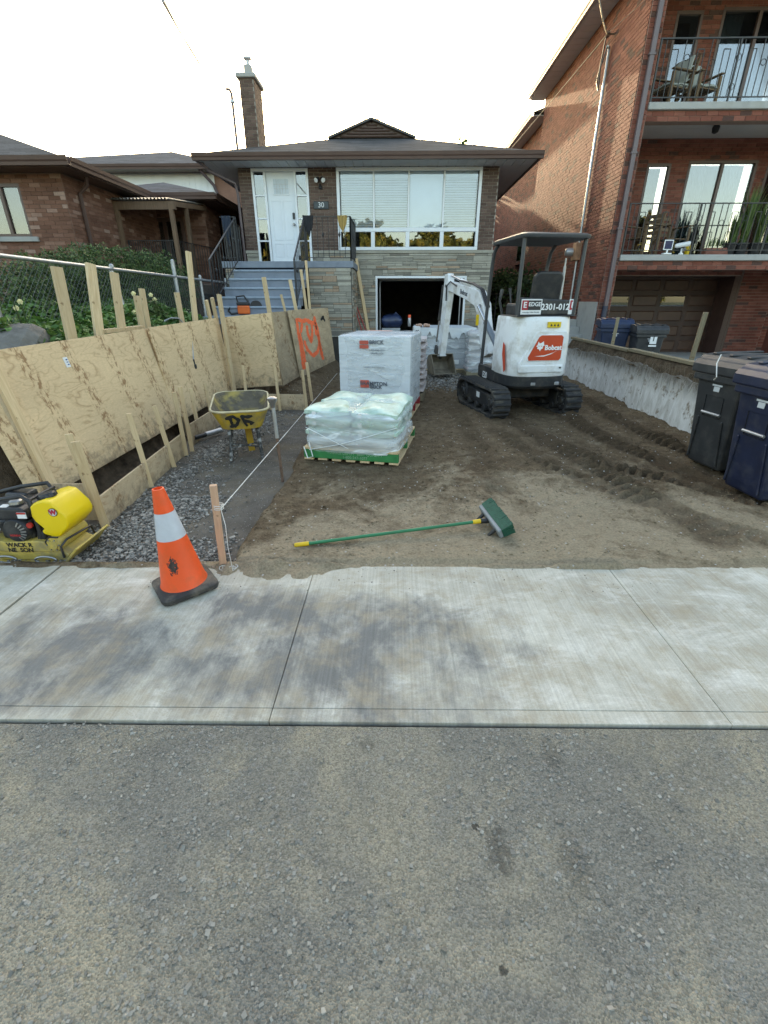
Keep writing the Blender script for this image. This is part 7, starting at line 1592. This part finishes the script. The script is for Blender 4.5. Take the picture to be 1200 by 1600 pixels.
mb = MB(); mb.tube([(0.30,-0.35,1.5),(0.30,-0.35,1.98)],0.02,8); mb.tube([(0.30,-0.35,1.98),(0.30,-0.35,2.08)],0.012,8); mb.build('antenna', m_galv, ex_, smooth=50)
# canopy on four posts
cz0, cz1 = 2.285, 2.345
mb = MB(); rp = rr2(0.0,-0.10,0.48,0.56,0.10,0.0); n_ = len(rp)
for k_, z in ((0.985,cz0),(1.0,cz0+0.015),(1.0,cz1-0.02),(0.93,cz1),(0.5,cz1+0.018)): mb.v += [(x*k_,-0.10+(y+0.10)*k_,z) for x,y,_ in rp]
for k in range(4):
    for i in range(n_): mb.f.append((k*n_+i,k*n_+(i+1)%n_,(k+1)*n_+(i+1)%n_,(k+1)*n_+i)); mb.m.append(0)
mb.f.append(tuple(range(n_))[::-1]); mb.m.append(0); mb.f.append(tuple(range(4*n_,5*n_))); mb.m.append(0); mb.build('canopy_roof', m_can, ex_, smooth=35)
for sx_ in (-1,1):
    mb = MB(); mb.tube([(sx_*0.41,-0.56,1.37),(sx_*0.42,-0.575,1.9),(sx_*0.42,-0.58,2.29)],0.026,10); mb.build('canopy_post', m_can, ex_, smooth=50)
mb = MB(); mb.tube([(-0.44,0.56,0.60),(-0.435,0.52,1.4),(-0.43,0.47,2.05),(-0.425,0.43,2.2),(-0.42,0.33,2.285)],0.026,10); mb.build('canopy_post', m_can, ex_, smooth=50)
mb = MB(); mb.tube([(0.40,0.30,1.0),(0.40,0.36,1.5),(0.41,0.40,2.0),(0.42,0.36,2.2),(0.42,0.25,2.285)],0.026,10); mb.build('canopy_post', m_can, ex_, smooth=50)
# boom, arm and bucket stand in one upright plane swung to the left
ftp = EW @ Vector((-0.07,0.80,0)); hd_ = R(20); bd_ = Vector((-math.sin(hd_),math.cos(hd_),0)); bn_ = Vector((bd_.y,-bd_.x,0))
def PB(x, y): d = ray(x, y); t = (ftp-_c).dot(bn_)/d.dot(bn_); return _c+d*t
def limb(name, ctr, widths, th, m_, bev=0.012):
    """closed box section along a bent centre line inside the boom plane"""
    ctr = [Vector(p) for p in ctr]; up_, lo_2 = [], []
    for i, p in enumerate(ctr):
        d = (ctr[min(i+1,len(ctr)-1)]-ctr[max(i-1,0)]).normalized(); s_ = d.cross(bn_).normalized(); up_.append(p+s_*widths[i]/2); lo_2.append(p-s_*widths[i]/2)
    poly = up_+lo_2[::-1]; mb = MB(); n = len(poly); mb.v = [tuple(p-bn_*th/2) for p in poly]+[tuple(p+bn_*th/2) for p in poly]
    k = len(ctr)
    for i in range(k-1):
        a, b, c, d = i, i+1, n-2-i, n-1-i; mb.f += [(a,b,c,d),(n+d,n+c,n+b,n+a)]; mb.m += [0,0]
    for i in range(n): j = (i+1) % n; mb.f.append((i,n+i,n+j,j)); mb.m.append(0)
    return mb.build(name, m_, ex_, world=True, bevel=bev, seg=2)
mb = MB(); mb.box(-0.13,0.13,0.55,0.86,0.36,0.78); mb.build('swing_post', m_ek, ex_, bevel=0.03, seg=2)
b_0, b_1, b_2, b_3 = PB(764,556), PB(757,500), PB(750,466), PB(706,447)
boom = limb('boom', [b_0, b_0.lerp(b_1,0.55), b_1, PB(756,482), b_2, PB(735,458), b_3], [0.20,0.24,0.26,0.27,0.27,0.22,0.16], 0.15, m_ew)
t_m = b_2.lerp(b_3,0.42); lettering('Bobcat', 0.105, m_ink, boom, t_m-bn_*0.079, -(b_3-b_2).normalized(), (b_3-b_2).normalized().cross(bn_) if (b_3-b_2).normalized().cross(bn_).z > 0 else -(b_3-b_2).normalized().cross(bn_), 0.001, 0.003)
mb = MB(); q = PB(752,500); mb.prism(rpoly(-0.05,0.05,-0.09,0.09,0.02),q-bn_*0.078,bd_,(0,0,1),-bn_,0.002); mb.build('caution_label', bpy.data.materials['label_yellow'], boom, world=True)
a_0, a_1 = PB(702,428), PB(690,556)
arm = limb('arm', [a_0, PB(702,447), PB(697,490), a_1], [0.14,0.24,0.20,0.12], 0.13, m_ew)
def cyl(name, p0, p1, r_, frac, m1=None):
    p0 = Vector(p0); p1 = Vector(p1); d = (p1-p0); mb = MB(); mb.tube([p0,p0+d*frac],r_,12); c_ = mb.build(name, m1 or m_ek, ex_, world=True, smooth=50)
    mb = MB(); mb.tube([p0+d*frac,p1],r_*0.55,10); mb.build('piston_rod', m_chr, c_, world=True, smooth=50)
cyl('boom_cylinder', PB(780,545)-bn_*0.02, PB(757,478)-bn_*0.12, 0.048, 0.62, M('blue_grey_cylinder',(0.16,0.19,0.23),0.4))
cyl('arm_cylinder', PB(748,452), PB(706,431), 0.042, 0.62, m_ew)
cyl('bucket_cylinder', PB(699,446)+bd_*0.16, PB(687,535)+bd_*0.16, 0.036, 0.6)
mb = MB(); prev = None
for k in range(3): mb.tube([PB(765,480)-bn_*(0.03*k),PB(756,455)-bn_*(0.03*k)+Vector((0,0,0.03)),PB(742,448)-bn_*0.03*k+Vector((0,0,0.05)),PB(722,440)-bn_*0.03*k+Vector((0,0,0.02))],0.012,6)
mb.tube([PB(720,447)-bn_*0.09,PB(712,440)-bn_*0.11,PB(705,447)-bn_*0.10,PB(703,470)-bn_*0.085],0.013,6); mb.build('hydraulic_hose', m_black, ex_, world=True, smooth=60)
for nm_, q in (('pin',PB(703,447)),('pin',a_1),('pin',PB(757,478))): mb = MB(); mb.tube([q-bn_*0.10,q+bn_*0.10],0.028,12); mb.build(nm_, m_steel, ex_, world=True, smooth=40)
mb = MB(); mb.beam(a_1+bd_*0.02, PB(683,545)+bd_*0.1,0.16,0.04,bn_); mb.build('bucket_link', m_ek, ex_, world=True)
# bucket: bent plate with cheeks, opening towards the machine
bc = a_1+Vector((0,0,-0.02)); hw = 0.24
pl = [(-0.02,0.06),(0.14,0.02),(0.20,-0.12),(0.12,-0.27),(-0.06,-0.34),(-0.24,-0.32)]
mb = MB(); th_ = 0.014
for (x,z),(x2,z2) in zip(pl[:-1],pl[1:]):
    p = bc+bd_*x+Vector((0,0,z)); q = bc+bd_*x2+Vector((0,0,z2)); mb.beam(p,q,2*hw,th_,(q-p).cross(bn_))
bk2 = mb.build('bucket', m_bkt, ex_, world=True)
for s_ in (-1,1): mb = MB(); mb.prism(pl,bc+bn_*(s_*hw),bd_,(0,0,1),bn_,0.014*s_); mb.build('bucket_cheek', m_bkt, bk2, world=True)
# ------------------------------------------------------------------ retaining wall on the right
rw_ = thing('retaining_wall', 'crumbling whitewashed concrete retaining wall with timber cap at the right', 'wall', (3.75,7.4,0))
def rwall_mat():
    m_, N, L, P = _mat('stained_whitewash'); g = N.new('ShaderNodeNewGeometry').outputs['Position']
    mp_ = N.new('ShaderNodeMapping'); mp_.inputs['Scale'].default_value = (1,3.0,0.9); L.new(g, mp_.inputs[0])
    n1 = noise(N, L, mp_.outputs[0], 3.5, 9, 0.7, 0.6); n2 = noise(N, L, g, 6, 9, 0.72); sp = N.new('ShaderNodeSeparateXYZ'); L.new(g, sp.inputs[0])
    c = mix(N, L, ramp(N, L, n1, [(0.3,0.0),(0.62,1.0)]), (0.44,0.41,0.36), (0.78,0.77,0.75))
    c = mix(N, L, ramp(N, L, n2, [(0.56,0.0),(0.63,0.8)]), c, (0.22,0.165,0.105))
    h = math_(N, L, 'ADD', math_(N, L, 'MULTIPLY', sp.outputs[2], 1.5), math_(N, L, 'MULTIPLY', n1, 1.1))
    c = mix(N, L, ramp(N, L, h, [(1.15/2,0.0),(1.0,0.9)]) if False else ramp(N, L, math_(N, L, 'SUBTRACT', h, 0.75), [(0.45,0.0),(0.8,0.85)]), c, (0.13,0.115,0.095))
    L.new(c, P.inputs['Base Color']); P.inputs['Roughness'].default_value = 0.9; b = bumpn(N, L, n2, 0.7, 0.03, P); bumpn(N, L, noise(N, L, g, 60, 5), 0.3, 0.004, P, b); return m_
m_rw = rwall_mat(); m_rwd = M('earthy_concrete', (0.12,0.10,0.075), 0.95, var=0.5, vs=7, bump=0.9, bs=14, bd=0.04)
cut = [4.1,5.35,7.15,8.6,10.55]
for a, b in zip(cut[:-1],cut[1:]):
    N_ = 36; mb = MB(); prof = []
    for i in range(N_+1):
        y = a+0.008+(b-a-0.016)*i/N_; prof.append((y, 0.70+0.05*float(fbm(np.array(y*2.2),np.array(1.7),4))*1.6-0.03*math.sin(y*1.3)))
    poly = [(a+0.008,-0.1)]+[(b-0.008,-0.1)]+prof[::-1]
    for i in range(N_):
        (ya,za),(yb3,zb3) = prof[i],prof[i+1]; xb = lambda y: 3.70+0.012*float(fbm(np.array(y*3),np.array(4.4),3))
        A_,B_ = (xb(ya),ya),(xb(yb3),yb3)
        mb.add([(A_[0],ya,-0.1),(B_[0],yb3,-0.1),(B_[0]+0.02,yb3,zb3),(A_[0]+0.02,ya,za),(3.9,ya,za+0.01),(3.9,yb3,zb3+0.01)],[(0,1,2,3),(3,2,5,4)])
    (ya,za) = prof[0]; mb.add([(3.7,ya,-0.1),(3.72,ya,za),(3.9,ya,za),(3.9,ya,-0.1)],[(0,1,2,3)]); (ya,za) = prof[-1]; mb.add([(3.7,ya,-0.1),(3.72,ya,za),(3.9,ya,za),(3.9,ya,-0.1)],[(0,3,2,1)])
    mb.build('wall_panel', m_rw, rw_, world=True, fix=False)
mb = MB(); mb.box(3.745,3.93,4.1,10.6,-0.1,0.67); mb.build('wall_core', m_rwd, rw_, world=True)
N_ = 90; mb = MB()
for i in range(N_):
    y = 4.1+6.5*i/N_; y2 = 4.1+6.5*(i+1)/N_; f1_ = float(fbm(np.array(y*3),np.array(0.3),4)); f2_ = float(fbm(np.array(y2*3),np.array(0.3),4))
    mb.quad((3.72+0.03*f1_,y,0.66),(3.72+0.03*f2_,y2,0.66),(3.80+0.04*f2_,y2,0.82),(3.80+0.04*f1_,y,0.82)); mb.quad((3.80+0.04*f1_,y,0.82),(3.80+0.04*f2_,y2,0.82),(4.0,y2,0.815),(4.0,y,0.815))
mb.build('earth_backing', m_soil, rw_, world=True, fix=False)
for a, b, dz in ((4.3,6.0,0.0),(6.03,8.0,0.012),(8.03,10.7,0.0)):
    mb = MB(); mb.beam((3.84,a,0.845+dz),(3.84,b,0.848+dz),0.10,0.045); mb.build('cap_plank', m_lum_old, rw_, world=True, bevel=0.004)
# weeds and roots trailing over the broken top
mb = MB()
for i in range(240):
    y = random.uniform(4.6,10.2); z = random.uniform(0.68,0.82); p = Vector((3.72,y,z)); l = random.uniform(0.06,0.2); mb.tube([p,p+Vector((-0.03,random.uniform(-.05,.05),0.01)),p+Vector((-0.045,random.uniform(-.09,.09),-l))],0.0018,3)
o = mb.build('hanging_roots', M('dry_roots',(0.16,0.13,0.09),0.9), rw_, world=True, fix=False); o['kind'] = 'stuff'
for (p0, p1, lb_) in (((957,537),(966,496),'short pale post standing before the neighbour bins'),((1080,563),(1103,488),'taller pale post leaning by the brown garage door')):
    a = PX(*p0,4.0); b = PX(*p1,4.0); mb = MB(); d = (b-a).normalized(); a2 = a-d*0.5
    o = stake(a2, b, 0.055, 0.055, m_galv if False else m_lum_old, lb_, 'post', 'posts behind the retaining wall', name='post')
# ------------------------------------------------------------------ wheelie bins
def bin_(loc, rz, m_b, m_l, label, k=1.0, emblem=0):
    t = thing('wheelie_bin', label, 'bin', loc, rz, 'wheelie bins'); w_, d_, h = 0.56*k, 0.62*k, 0.92*k
    # front is -y
    mb = MB(); ring = lambda s_, z, yo: [(-w_/2*s_,-d_/2*s_+yo,z),(w_/2*s_,-d_/2*s_+yo,z),(w_/2*s_,d_/2*s_+yo,z),(-w_/2*s_,d_/2*s_+yo,z)]
    for s_, z, yo in ((0.76,0.0,0.02),(0.80,0.10*k,0.015),(0.97,h-0.03,0.0),(1.0,h,0.0)): mb.v += ring(s_,z,yo)
    for i in range(3):
        for j in range(4): mb.f.append((i*4+j,i*4+(j+1)%4,(i+1)*4+(j+1)%4,(i+1)*4+j)); mb.m.append(0)
    mb.f.append((3,2,1,0)); mb.m.append(0); mb.f.append((12,13,14,15)); mb.m.append(0); mb.build('body', m_b, t, bevel=0.03, seg=3)
    mb = MB(); mb.box(-w_*0.53,w_*0.53,-d_*0.53,d_*0.53,h-0.09*k,h-0.02*k); mb.build('collar', m_b, t, bevel=0.012, seg=2)
    yf = lambda z: -d_/2*(0.80+0.17*(z-0.1*k)/(h-0.13*k))+0.012*(1-z/h)
    z0_, z1_ = 0.50*k, 0.70*k
    mb = MB(); q = 0.11*k; mb.add([(-q,yf(z0_)-0.002,z0_),(q,yf(z0_)-0.002,z0_),(q,yf(z1_)-0.002,z1_),(-q,yf(z1_)-0.002,z1_),(-q*0.9,yf(z0_)+0.05,z0_+0.02),(q*0.9,yf(z0_)+0.05,z0_+0.02),(q*0.9,yf(z1_)+0.05,z1_-0.02),(-q*0.9,yf(z1_)+0.05,z1_-0.02)],[(0,1,5,4),(1,2,6,5),(2,3,7,6),(3,0,4,7),(4,5,6,7)]); rc = mb.build('front_recess', m_dark, t, fix=False)
    for o_ in (rc,): o_.location.y = -0.004
    mb = MB(); mb.tube([(-q*1.05,yf(0.54*k)-0.012,0.535*k),(q*1.05,yf(0.54*k)-0.012,0.535*k)],0.013*k,10); mb.build('lift_bar', m_galv, t, smooth=50)
    for sx_ in (-1,1):   # ribs running down beside the recess
        mb = MB(); mb.beam((sx_*0.19*k,yf(0.06*k)-0.006,0.05*k),(sx_*0.15*k,yf(0.48*k)-0.006,0.48*k),0.02,0.016,(0,1,0)); mb.build('rib', m_b, t, bevel=0.004)
    mb = MB(); mb.box(-0.06*k,0.06*k,yf(0.78*k)-0.006,yf(0.78*k)-0.003,0.795*k,0.81*k); mb.box(-0.035*k,0.035*k,yf(0.76*k)-0.006,yf(0.76*k)-0.003,0.745*k,0.79*k); em = mb.build('city_emblem', M('emblem_grey',(0.50,0.53,0.55),0.6) if 'emblem_grey' not in bpy.data.materials else bpy.data.materials['emblem_grey'], t)
    mb = MB()
    lv = [(-0.57,h-0.02*k),(-0.57,h+0.06*k),(-0.52,h+0.10*k),(-0.46,h+0.115*k),(-0.44,h+0.14*k),(-0.1,h+0.165*k),(0.45,h+0.15*k),(0.58,h+0.08*k),(0.58,h+0.02*k)]
    mb.prism([(y*d_,z) for y,z in lv],(-w_*0.57,0,0),(0,1,0),(0,0,1),(1,0,0),w_*1.14); lid = mb.build('lid', m_l, t, bevel=0.014, seg=2)
    for x in (-0.36,0.0,0.36): mb = MB(); mb.beam((x*w_,-0.40*d_,h+0.155*k),(x*w_,0.42*d_,h+0.165*k),0.05,0.018); mb.build('lid_rib', m_l, lid, bevel=0.006)
    for sx_ in (-1,1):
        T = Matrix.Translation((sx_*w_*0.43,d_*0.40,0.12*k)) @ Matrix.Rotation(PI/2,4,'Y'); mb = MB(); mb.lathe([(0.03,-0.03),(0.11*k,-0.03),(0.125*k,-0.015),(0.125*k,0.015),(0.11*k,0.03),(0.03,0.03)],18,T); mb.build('wheel', m_black, t, smooth=40)
    mb = MB(); mb.tube([(-w_*0.42,d_*0.5,h),(-w_*0.42,d_*0.62,h+0.03),(w_*0.42,d_*0.62,h+0.03),(w_*0.42,d_*0.5,h)],0.016,8); mb.build('handle', m_l, t, smooth=50)
    return t
m_bk_b = M('dark_grey_bin', (0.030,0.032,0.035), 0.45, var=0.2, vs=6, dirt=(0.10,0.095,0.085), dirt_amt=0.35, ds=6); m_nv_b = M('navy_bin', (0.012,0.018,0.045), 0.42, var=0.25, vs=6, dirt=(0.09,0.09,0.09), dirt_amt=0.3, ds=7); m_bl_b = M('blue_bin', (0.014,0.028,0.07), 0.45, var=0.2)
bin1 = bin_((3.38,4.62,0.05), R(-82), m_bk_b, m_bk_b, 'dark grey wheelie bin nearer the excavator, at the right edge')
bin2 = bin_((3.28,3.86,0.05), R(-86), m_nv_b, m_nv_b, 'navy blue wheelie bin at the right edge, nearest the street')
bin_((4.62,10.6,0.16), R(-12), m_bl_b, m_bl_b, 'blue lidded bin beside the downspout at the brown garage')
bin3 = bin_((5.05,10.0,0.16), R(-10), m_bk_b, m_bk_b, 'dark grey bin with a white emblem before the brown garage', 0.92)
mb = MB(); mb.box(-0.03,0.11,-0.325,-0.320,0.60,0.63); mb.box(-0.02,0.03,-0.325,-0.320,0.65,0.78); mb.box(0.05,0.10,-0.325,-0.320,0.65,0.78); mb.box(0.03,0.05,-0.325,-0.320,0.65,0.70); mb.build('white_emblem', m_white, bin3)
mb = MB(); p = chain(bin1) @ Vector((0.02,-0.37,0.96)); mb.tube([p+Vector((0,0,0.13)),p+Vector((-0.03,-0.02,0.05)),p+Vector((-0.05,-0.10,-0.06)),p+Vector((-0.04,-0.06,-0.09))],0.005,5); tag(mb.build('cord', m_string), 'loose white cord hanging over the lid of the grey bin', 'cord')
# ------------------------------------------------------------------ things on the steps and against the house
la = PY(556,404,13.75); lb2 = PY(583,512,13.2); stake((lb2.x,lb2.y,0.03), la, 0.09, 0.038, m_lum, 'long board leaning on the stone wall beside the garage', 'board', face=(0.6,-1,0), name='leaning_board')
for i, (x0_, x1_, m_) in enumerate(((551,566,M('red_handle',(0.35,0.05,0.045),0.5)),(553,573,bpy.data.materials['red_handle']),(549,559,M('teal_handle',(0.05,0.14,0.16),0.5)))):
    a = PY(x0_,468,13.6); b = PY(x1_,520,13.1); d = (a-b).normalized(); t = thing('long_tool', ('red shafted tool nearest the porch, leaning by the garage','red shafted tool next to the leaning board','teal shafted tool leaning behind the red ones')[i], 'tool', (b.x,b.y,0.05))
    mb = MB(); mb.tube([b-d*0.5,a],0.016,8); mb.build('shaft', m_, t, world=True, smooth=50); mb = MB(); mb.tube([a,a+d*0.08],0.022,8); mb.build('grip', m_black, t, world=True, smooth=50)
sw_ = PY(382,478,10.9)
saw = thing('cut_off_saw', 'orange and black power saw resting on the blue steps', 'saw', (sw_.x,10.86,sw_.z-0.16), R(8))
m_sor = M('saw_orange', (0.70,0.13,0.02), 0.4, var=0.1)
mb = MB(); mb.box(-0.13,0.13,-0.12,0.12,0.0,0.17); mb.build('engine_body', m_sor, saw, bevel=0.03, seg=3); mb = MB(); mb.box(-0.14,0.12,-0.11,0.11,0.165,0.24); mb.build('top_cover', m_black, saw, bevel=0.025, seg=2)
mb = MB(); mb.tube([(-0.12,0,0.22),(-0.14,0,0.34),(0.02,0,0.36),(0.10,0,0.24)],0.02,8); mb.build('front_handle', m_black, saw, smooth=60); mb = MB(); mb.tube([(-0.13,0,0.12),(-0.30,0,0.13),(-0.34,0,0.06),(-0.28,0,0.0),(-0.13,0,0.02)],0.022,8); mb.build('rear_handle', m_black, saw, smooth=60)
mb = MB(); mb.lathe([(0.02,-0.02),(0.13,-0.02),(0.13,0.02),(0.02,0.02)],24,Matrix.Translation((0.26,0,0.14)) @ Matrix.Rotation(PI/2,4,'X')); mb.build('blade_guard', m_black, saw, smooth=30)
m_cloth = M('black_cloth', (0.02,0.021,0.024), 0.9, var=0.3, vs=10)
def drape(name, label, pts_top, drop, y, m_, cat='cloth'):
    mb = MB(); N_ = 10; a, b = pts_top
    for s_ in (-1,1):
        g_ = []
        for j in range(9):
            for i in range(N_+1):
                p = Vector(a).lerp(Vector(b), i/N_); w_ = 1-0.55*(j/8)*abs(i/N_-0.5)*1.4; g_.append((p.x+(0.5-i/N_)*0.10*j/8, p.y+s_*(0.022+0.010*math.sin(i*1.9+j*0.4)), p.z+0.012-drop*j/8*(w_+0.06*math.sin(i*1.3))))
        o_ = len(mb.v); mb.v += g_
        for j in range(8):
            for i in range(N_): q = o_+j*(N_+1)+i; mb.f.append((q,q+1,q+N_+2,q+N_+1)); mb.m.append(0)
    for i in range(N_): mb.f.append((i,i+1,9*(N_+1)+i+1,9*(N_+1)+i)); mb.m.append(0)
    return tag(mb.build(name, m_, smooth=60, fix=False), label, cat)
drape('jacket', 'black jacket hung over the stair rail beside the front door', ((-2.14,PYF+0.02,PZ+0.91),(-1.90,PYF+0.06,PZ+0.91)), 0.42, 0, m_cloth, 'jacket')
drape('cloth', 'dark cloth hung on the left porch railing', ((PX0+0.10,PYF+0.06,PZ+0.91),(PX0+0.32,PYF+0.06,PZ+0.91)), 0.6, 0, M('navy_cloth',(0.02,0.03,0.05),0.9))
drape('striped_cloth', 'small ochre cloth on the porch rail before the window', ((-1.35,PYF+0.06,PZ+0.91),(-1.12,PYF+0.06,PZ+0.91)), 0.34, 0, M('ochre_cloth',(0.33,0.22,0.07),0.9,var=0.5,vs=4,stretch=(14,1,0.2)))
# ------------------------------------------------------------------ balcony furniture and plants
m_teak = lumber_mat('teak', (0.20,0.135,0.08), (0.12,0.08,0.05)); m_cush = M('pale_cushion', (0.34,0.36,0.33), 0.85, var=0.15)
def armchair(loc, rz, label, cush):
    t = thing('armchair', label, 'chair', loc, rz, 'balcony armchairs')
    for sx_ in (-1,1):
        for sy_ in (-1,1): mb = MB(); mb.box(sx_*0.27-0.025,sx_*0.27+0.025,sy_*0.25-0.025,sy_*0.25+0.025,0,0.60 if sy_ < 0 else 0.62); mb.build('leg', m_teak, t)
        mb = MB(); mb.box(sx_*0.27-0.04,sx_*0.27+0.04,-0.30,0.30,0.62,0.645); mb.build('arm_rest', m_teak, t, bevel=0.006)
        mb = MB(); mb.beam((sx_*0.22,0.24,0.30),(sx_*0.22,0.40,0.92),0.04,0.03,(0,1,0)); mb.build('back_post', m_teak, t)
    for k in range(5): mb = MB(); mb.box(-0.24,0.24,-0.26+k*0.10,-0.18+k*0.10,0.36,0.38); mb.build('seat_slat', m_teak, t)
    for k in range(4): z = 0.50+k*0.115; mb = MB(); mb.beam((-0.22,0.24+0.258*(z-0.30),z),(0.22,0.24+0.258*(z-0.30),z),0.02,0.075,(0,0.26,1)); mb.build('back_slat', m_teak, t)
    if cush:
        mb = MB(); pillow(mb,0,-0.02,0.375,0.50,0.50,0.09,3); mb.build('seat_cushion', m_cush, t, smooth=60); mb = MB(); pillow(mb,0,0,0,0.46,0.46,0.09,4); mb.xf(Matrix.Translation((0,0.25,0.68)) @ Matrix.Rotation(R(75),4,'X')); mb.build('back_cushion', m_cush, t, smooth=60)
    return t
cx1 = PY(1010,150,12.6).x
armchair((PY(1045,150,12.65).x,12.65,Z2), R(-70), 'wooden armchair at the left end of the upper balcony', True)
armchair((PY(1090,150,12.6).x+0.05,12.75,Z2), R(20), 'low wooden armchair with pale cushion before the upper sliding door', True)
armchair((PY(1000,380,12.6).x,12.6,Z1), R(-60), 'wooden armchair at the left end of the lower balcony', False)
armchair((PY(1060,380,12.6).x-0.1,12.85,Z1), R(15), 'slatted wooden armchair next to the solar lamp on the lower balcony', False)
m_gr = leaf_mat('reed_green', [(0.0,(0.05,0.09,0.025)),(0.6,(0.10,0.16,0.045)),(1.0,(0.20,0.25,0.08))])
def potted(px_, label, h, pm, n=70, long=False):
    p = PY(px_,392,12.35); t = thing('potted_plant', label, 'plant', (p.x,12.4,Z1), 0, 'balcony plants')
    mb = MB()
    if long: mb.box(-0.3,0.3,-0.09,0.09,0.0,0.16); mb.build('pot', pm, t, bevel=0.012)
    else: mb.lathe([(0.10,0),(0.14,0.22),(0.155,0.23),(0.155,0.26),(0.13,0.26),(0.12,0.22)],16); mb.build('pot', pm, t, smooth=40)
    mb = MB()
    for k in range(n):
        a = random.uniform(0,6.28); r_ = random.uniform(0.05,0.35)*h; hh = h*random.uniform(0.6,1.0); x0_ = random.uniform(-.25,.25) if long else random.uniform(-.06,.06)
        p0_ = Vector((x0_,random.uniform(-.05,.05),0.2)); p1_ = p0_+Vector((math.cos(a)*r_*0.4,math.sin(a)*r_*0.3,hh*0.65)); p2_ = p0_+Vector((math.cos(a)*r_,math.sin(a)*r_*0.6,hh)); s_ = Vector((-math.sin(a),math.cos(a),0))*0.012
        mb.add([p0_-s_,p0_+s_,p1_+s_,p1_-s_,p2_],[(0,1,2,3),(3,2,4)])
    mb.build('leaves', m_gr, t, fix=False); return t
m_terr = M('terracotta', (0.26,0.10,0.07), 0.8)
potted(1122, 'terracotta trough with small seedlings on the lower balcony', 0.18, m_terr, 30, True)
potted(1140, 'dark pot with grassy leaves left of the tallest reeds', 0.7, m_black); potted(1158, 'dark pot with the tallest reeds on the lower balcony', 1.25, m_black, 90); potted(1180, 'dark pot with arching reeds before the right window', 0.95, m_black, 80); potted(1197, 'dark pot of leaves cut off by the right edge', 0.5, m_black)
so_ = PY(1044,386,11.99); t = thing('solar_lamp', 'small solar panel lamp on the lower balcony ledge', 'lamp', (so_.x,12.0,Z1+0.001))
mb = MB(); mb.box(-0.09,0.09,-0.05,0.05,0,0.03); mb.build('foot', m_white, t, bevel=0.006); mb = MB(); mb.beam((0,0,0.03),(0,0.0,0.10),0.03,0.02,(0,1,0)); mb.build('stem', m_white, t); mb = MB(); mb.box(-0.10,0.10,-0.01,0.01,0.09,0.29); mb.build('panel_frame', m_white, t, bevel=0.006); mb = MB(); mb.box(-0.08,0.08,-0.0125,-0.0105,0.11,0.27); mb.build('solar_cell', M('solar_cell',(0.02,0.03,0.09),0.15), t)
cm_ = PY(1066,388,11.99); t = thing('security_camera', 'white security camera next to the solar lamp', 'camera', (cm_.x,12.0,Z1+0.001))
mb = MB(); mb.lathe([(0.05,0),(0.05,0.02),(0.02,0.04),(0.02,0.12)],14); mb.build('foot', m_white, t, smooth=40); mb = MB(); mb.tube([(-0.14,0.06,0.17),(-0.10,0.05,0.175),(0.12,-0.06,0.21),(0.13,-0.065,0.21)],[0.03,0.05,0.05,0.03],12); mb.build('housing', m_white, t, smooth=50); mb = MB(); mb.lathe([(0.0,-0.045),(0.045,0.0),(0.0,0.045)],12,Matrix.Translation((0.03,-0.05,0.10)),cap=False); mb.build('dome_lens', m_steel, t, smooth=60)
bo = PY(1077,380,12.5); t = thing('bottle', 'yellow bottle on the lower balcony behind the camera', 'bottle', (bo.x,12.5,Z1)); mb = MB(); mb.lathe([(0.05,0),(0.055,0.02),(0.055,0.2),(0.02,0.28)],14); mb.build('body', m_yel, t, smooth=40); mb = MB(); mb.lathe([(0.022,0.28),(0.022,0.31)],12); mb.build('cap', m_yel, t)
# ------------------------------------------------------------------ overhead wires
def wire_(a, b, sag, r_, label, m_):
    a = Vector(a); b = Vector(b); mb = MB(); mb.tube([a.lerp(b,t/24)-Vector((0,0,sag*4*(t/24)*(1-t/24))) for t in range(25)],r_,6); return tag(mb.build('service_wire', m_, smooth=60), label, 'wire', 'overhead wires')
wire_(PY(254,0,4.5), (mp.x-0.05,13.9,5.85), 0.1, 0.013, 'service wire dropping from the upper left to the roof mast', M('wire_grey',(0.35,0.35,0.36),0.6))
wire_(PY(935,-10,9.0), (RX-0.17,ins.y,ins.z), 0.05, 0.011, 'twisted service wire coming down to the red brick wall', M('pale_twisted_wire',(0.55,0.50,0.38),0.6))
wire_((RX-0.17,ins.y,ins.z), (RX-1.2,26,6.2), 0.05, 0.008, 'pale wire running back along the red brick wall', bpy.data.materials['pale_twisted_wire'])
wire_((RX-0.17,ins.y,ins.z), PX(1008,0,RX-0.03), 0.0, 0.006, 'thin black wire running forward along the brick wall', m_black)
# twigs rooted in the roof gutter
tw = thing('roof_weeds', 'small leafy weeds sprouting on the roof edge', 'weeds', (1.9,14.5,5.1)); pts_ = []
for px_, py_, n in ((700,224,8),(722,215,14),(742,222,10),(692,226,5)):
    p = PY(px_,py_,14.6)
    for k in range(n): pts_.append((p.x+random.gauss(0,0.05),14.6+random.gauss(0,0.05),p.z-random.uniform(0,0.22)))
leaves('foliage', pts_, rng.normal(size=(len(pts_),3)), 0.10, m_bush, tw)
mb = MB()
for px_, py_ in ((700,224),(722,215),(742,222)): p = PY(px_,py_,14.6); mb.tube([(p.x,14.6,p.z-0.28),(p.x,14.6,p.z)],0.005,4)
mb.build('stem', m_bark, tw, world=True)
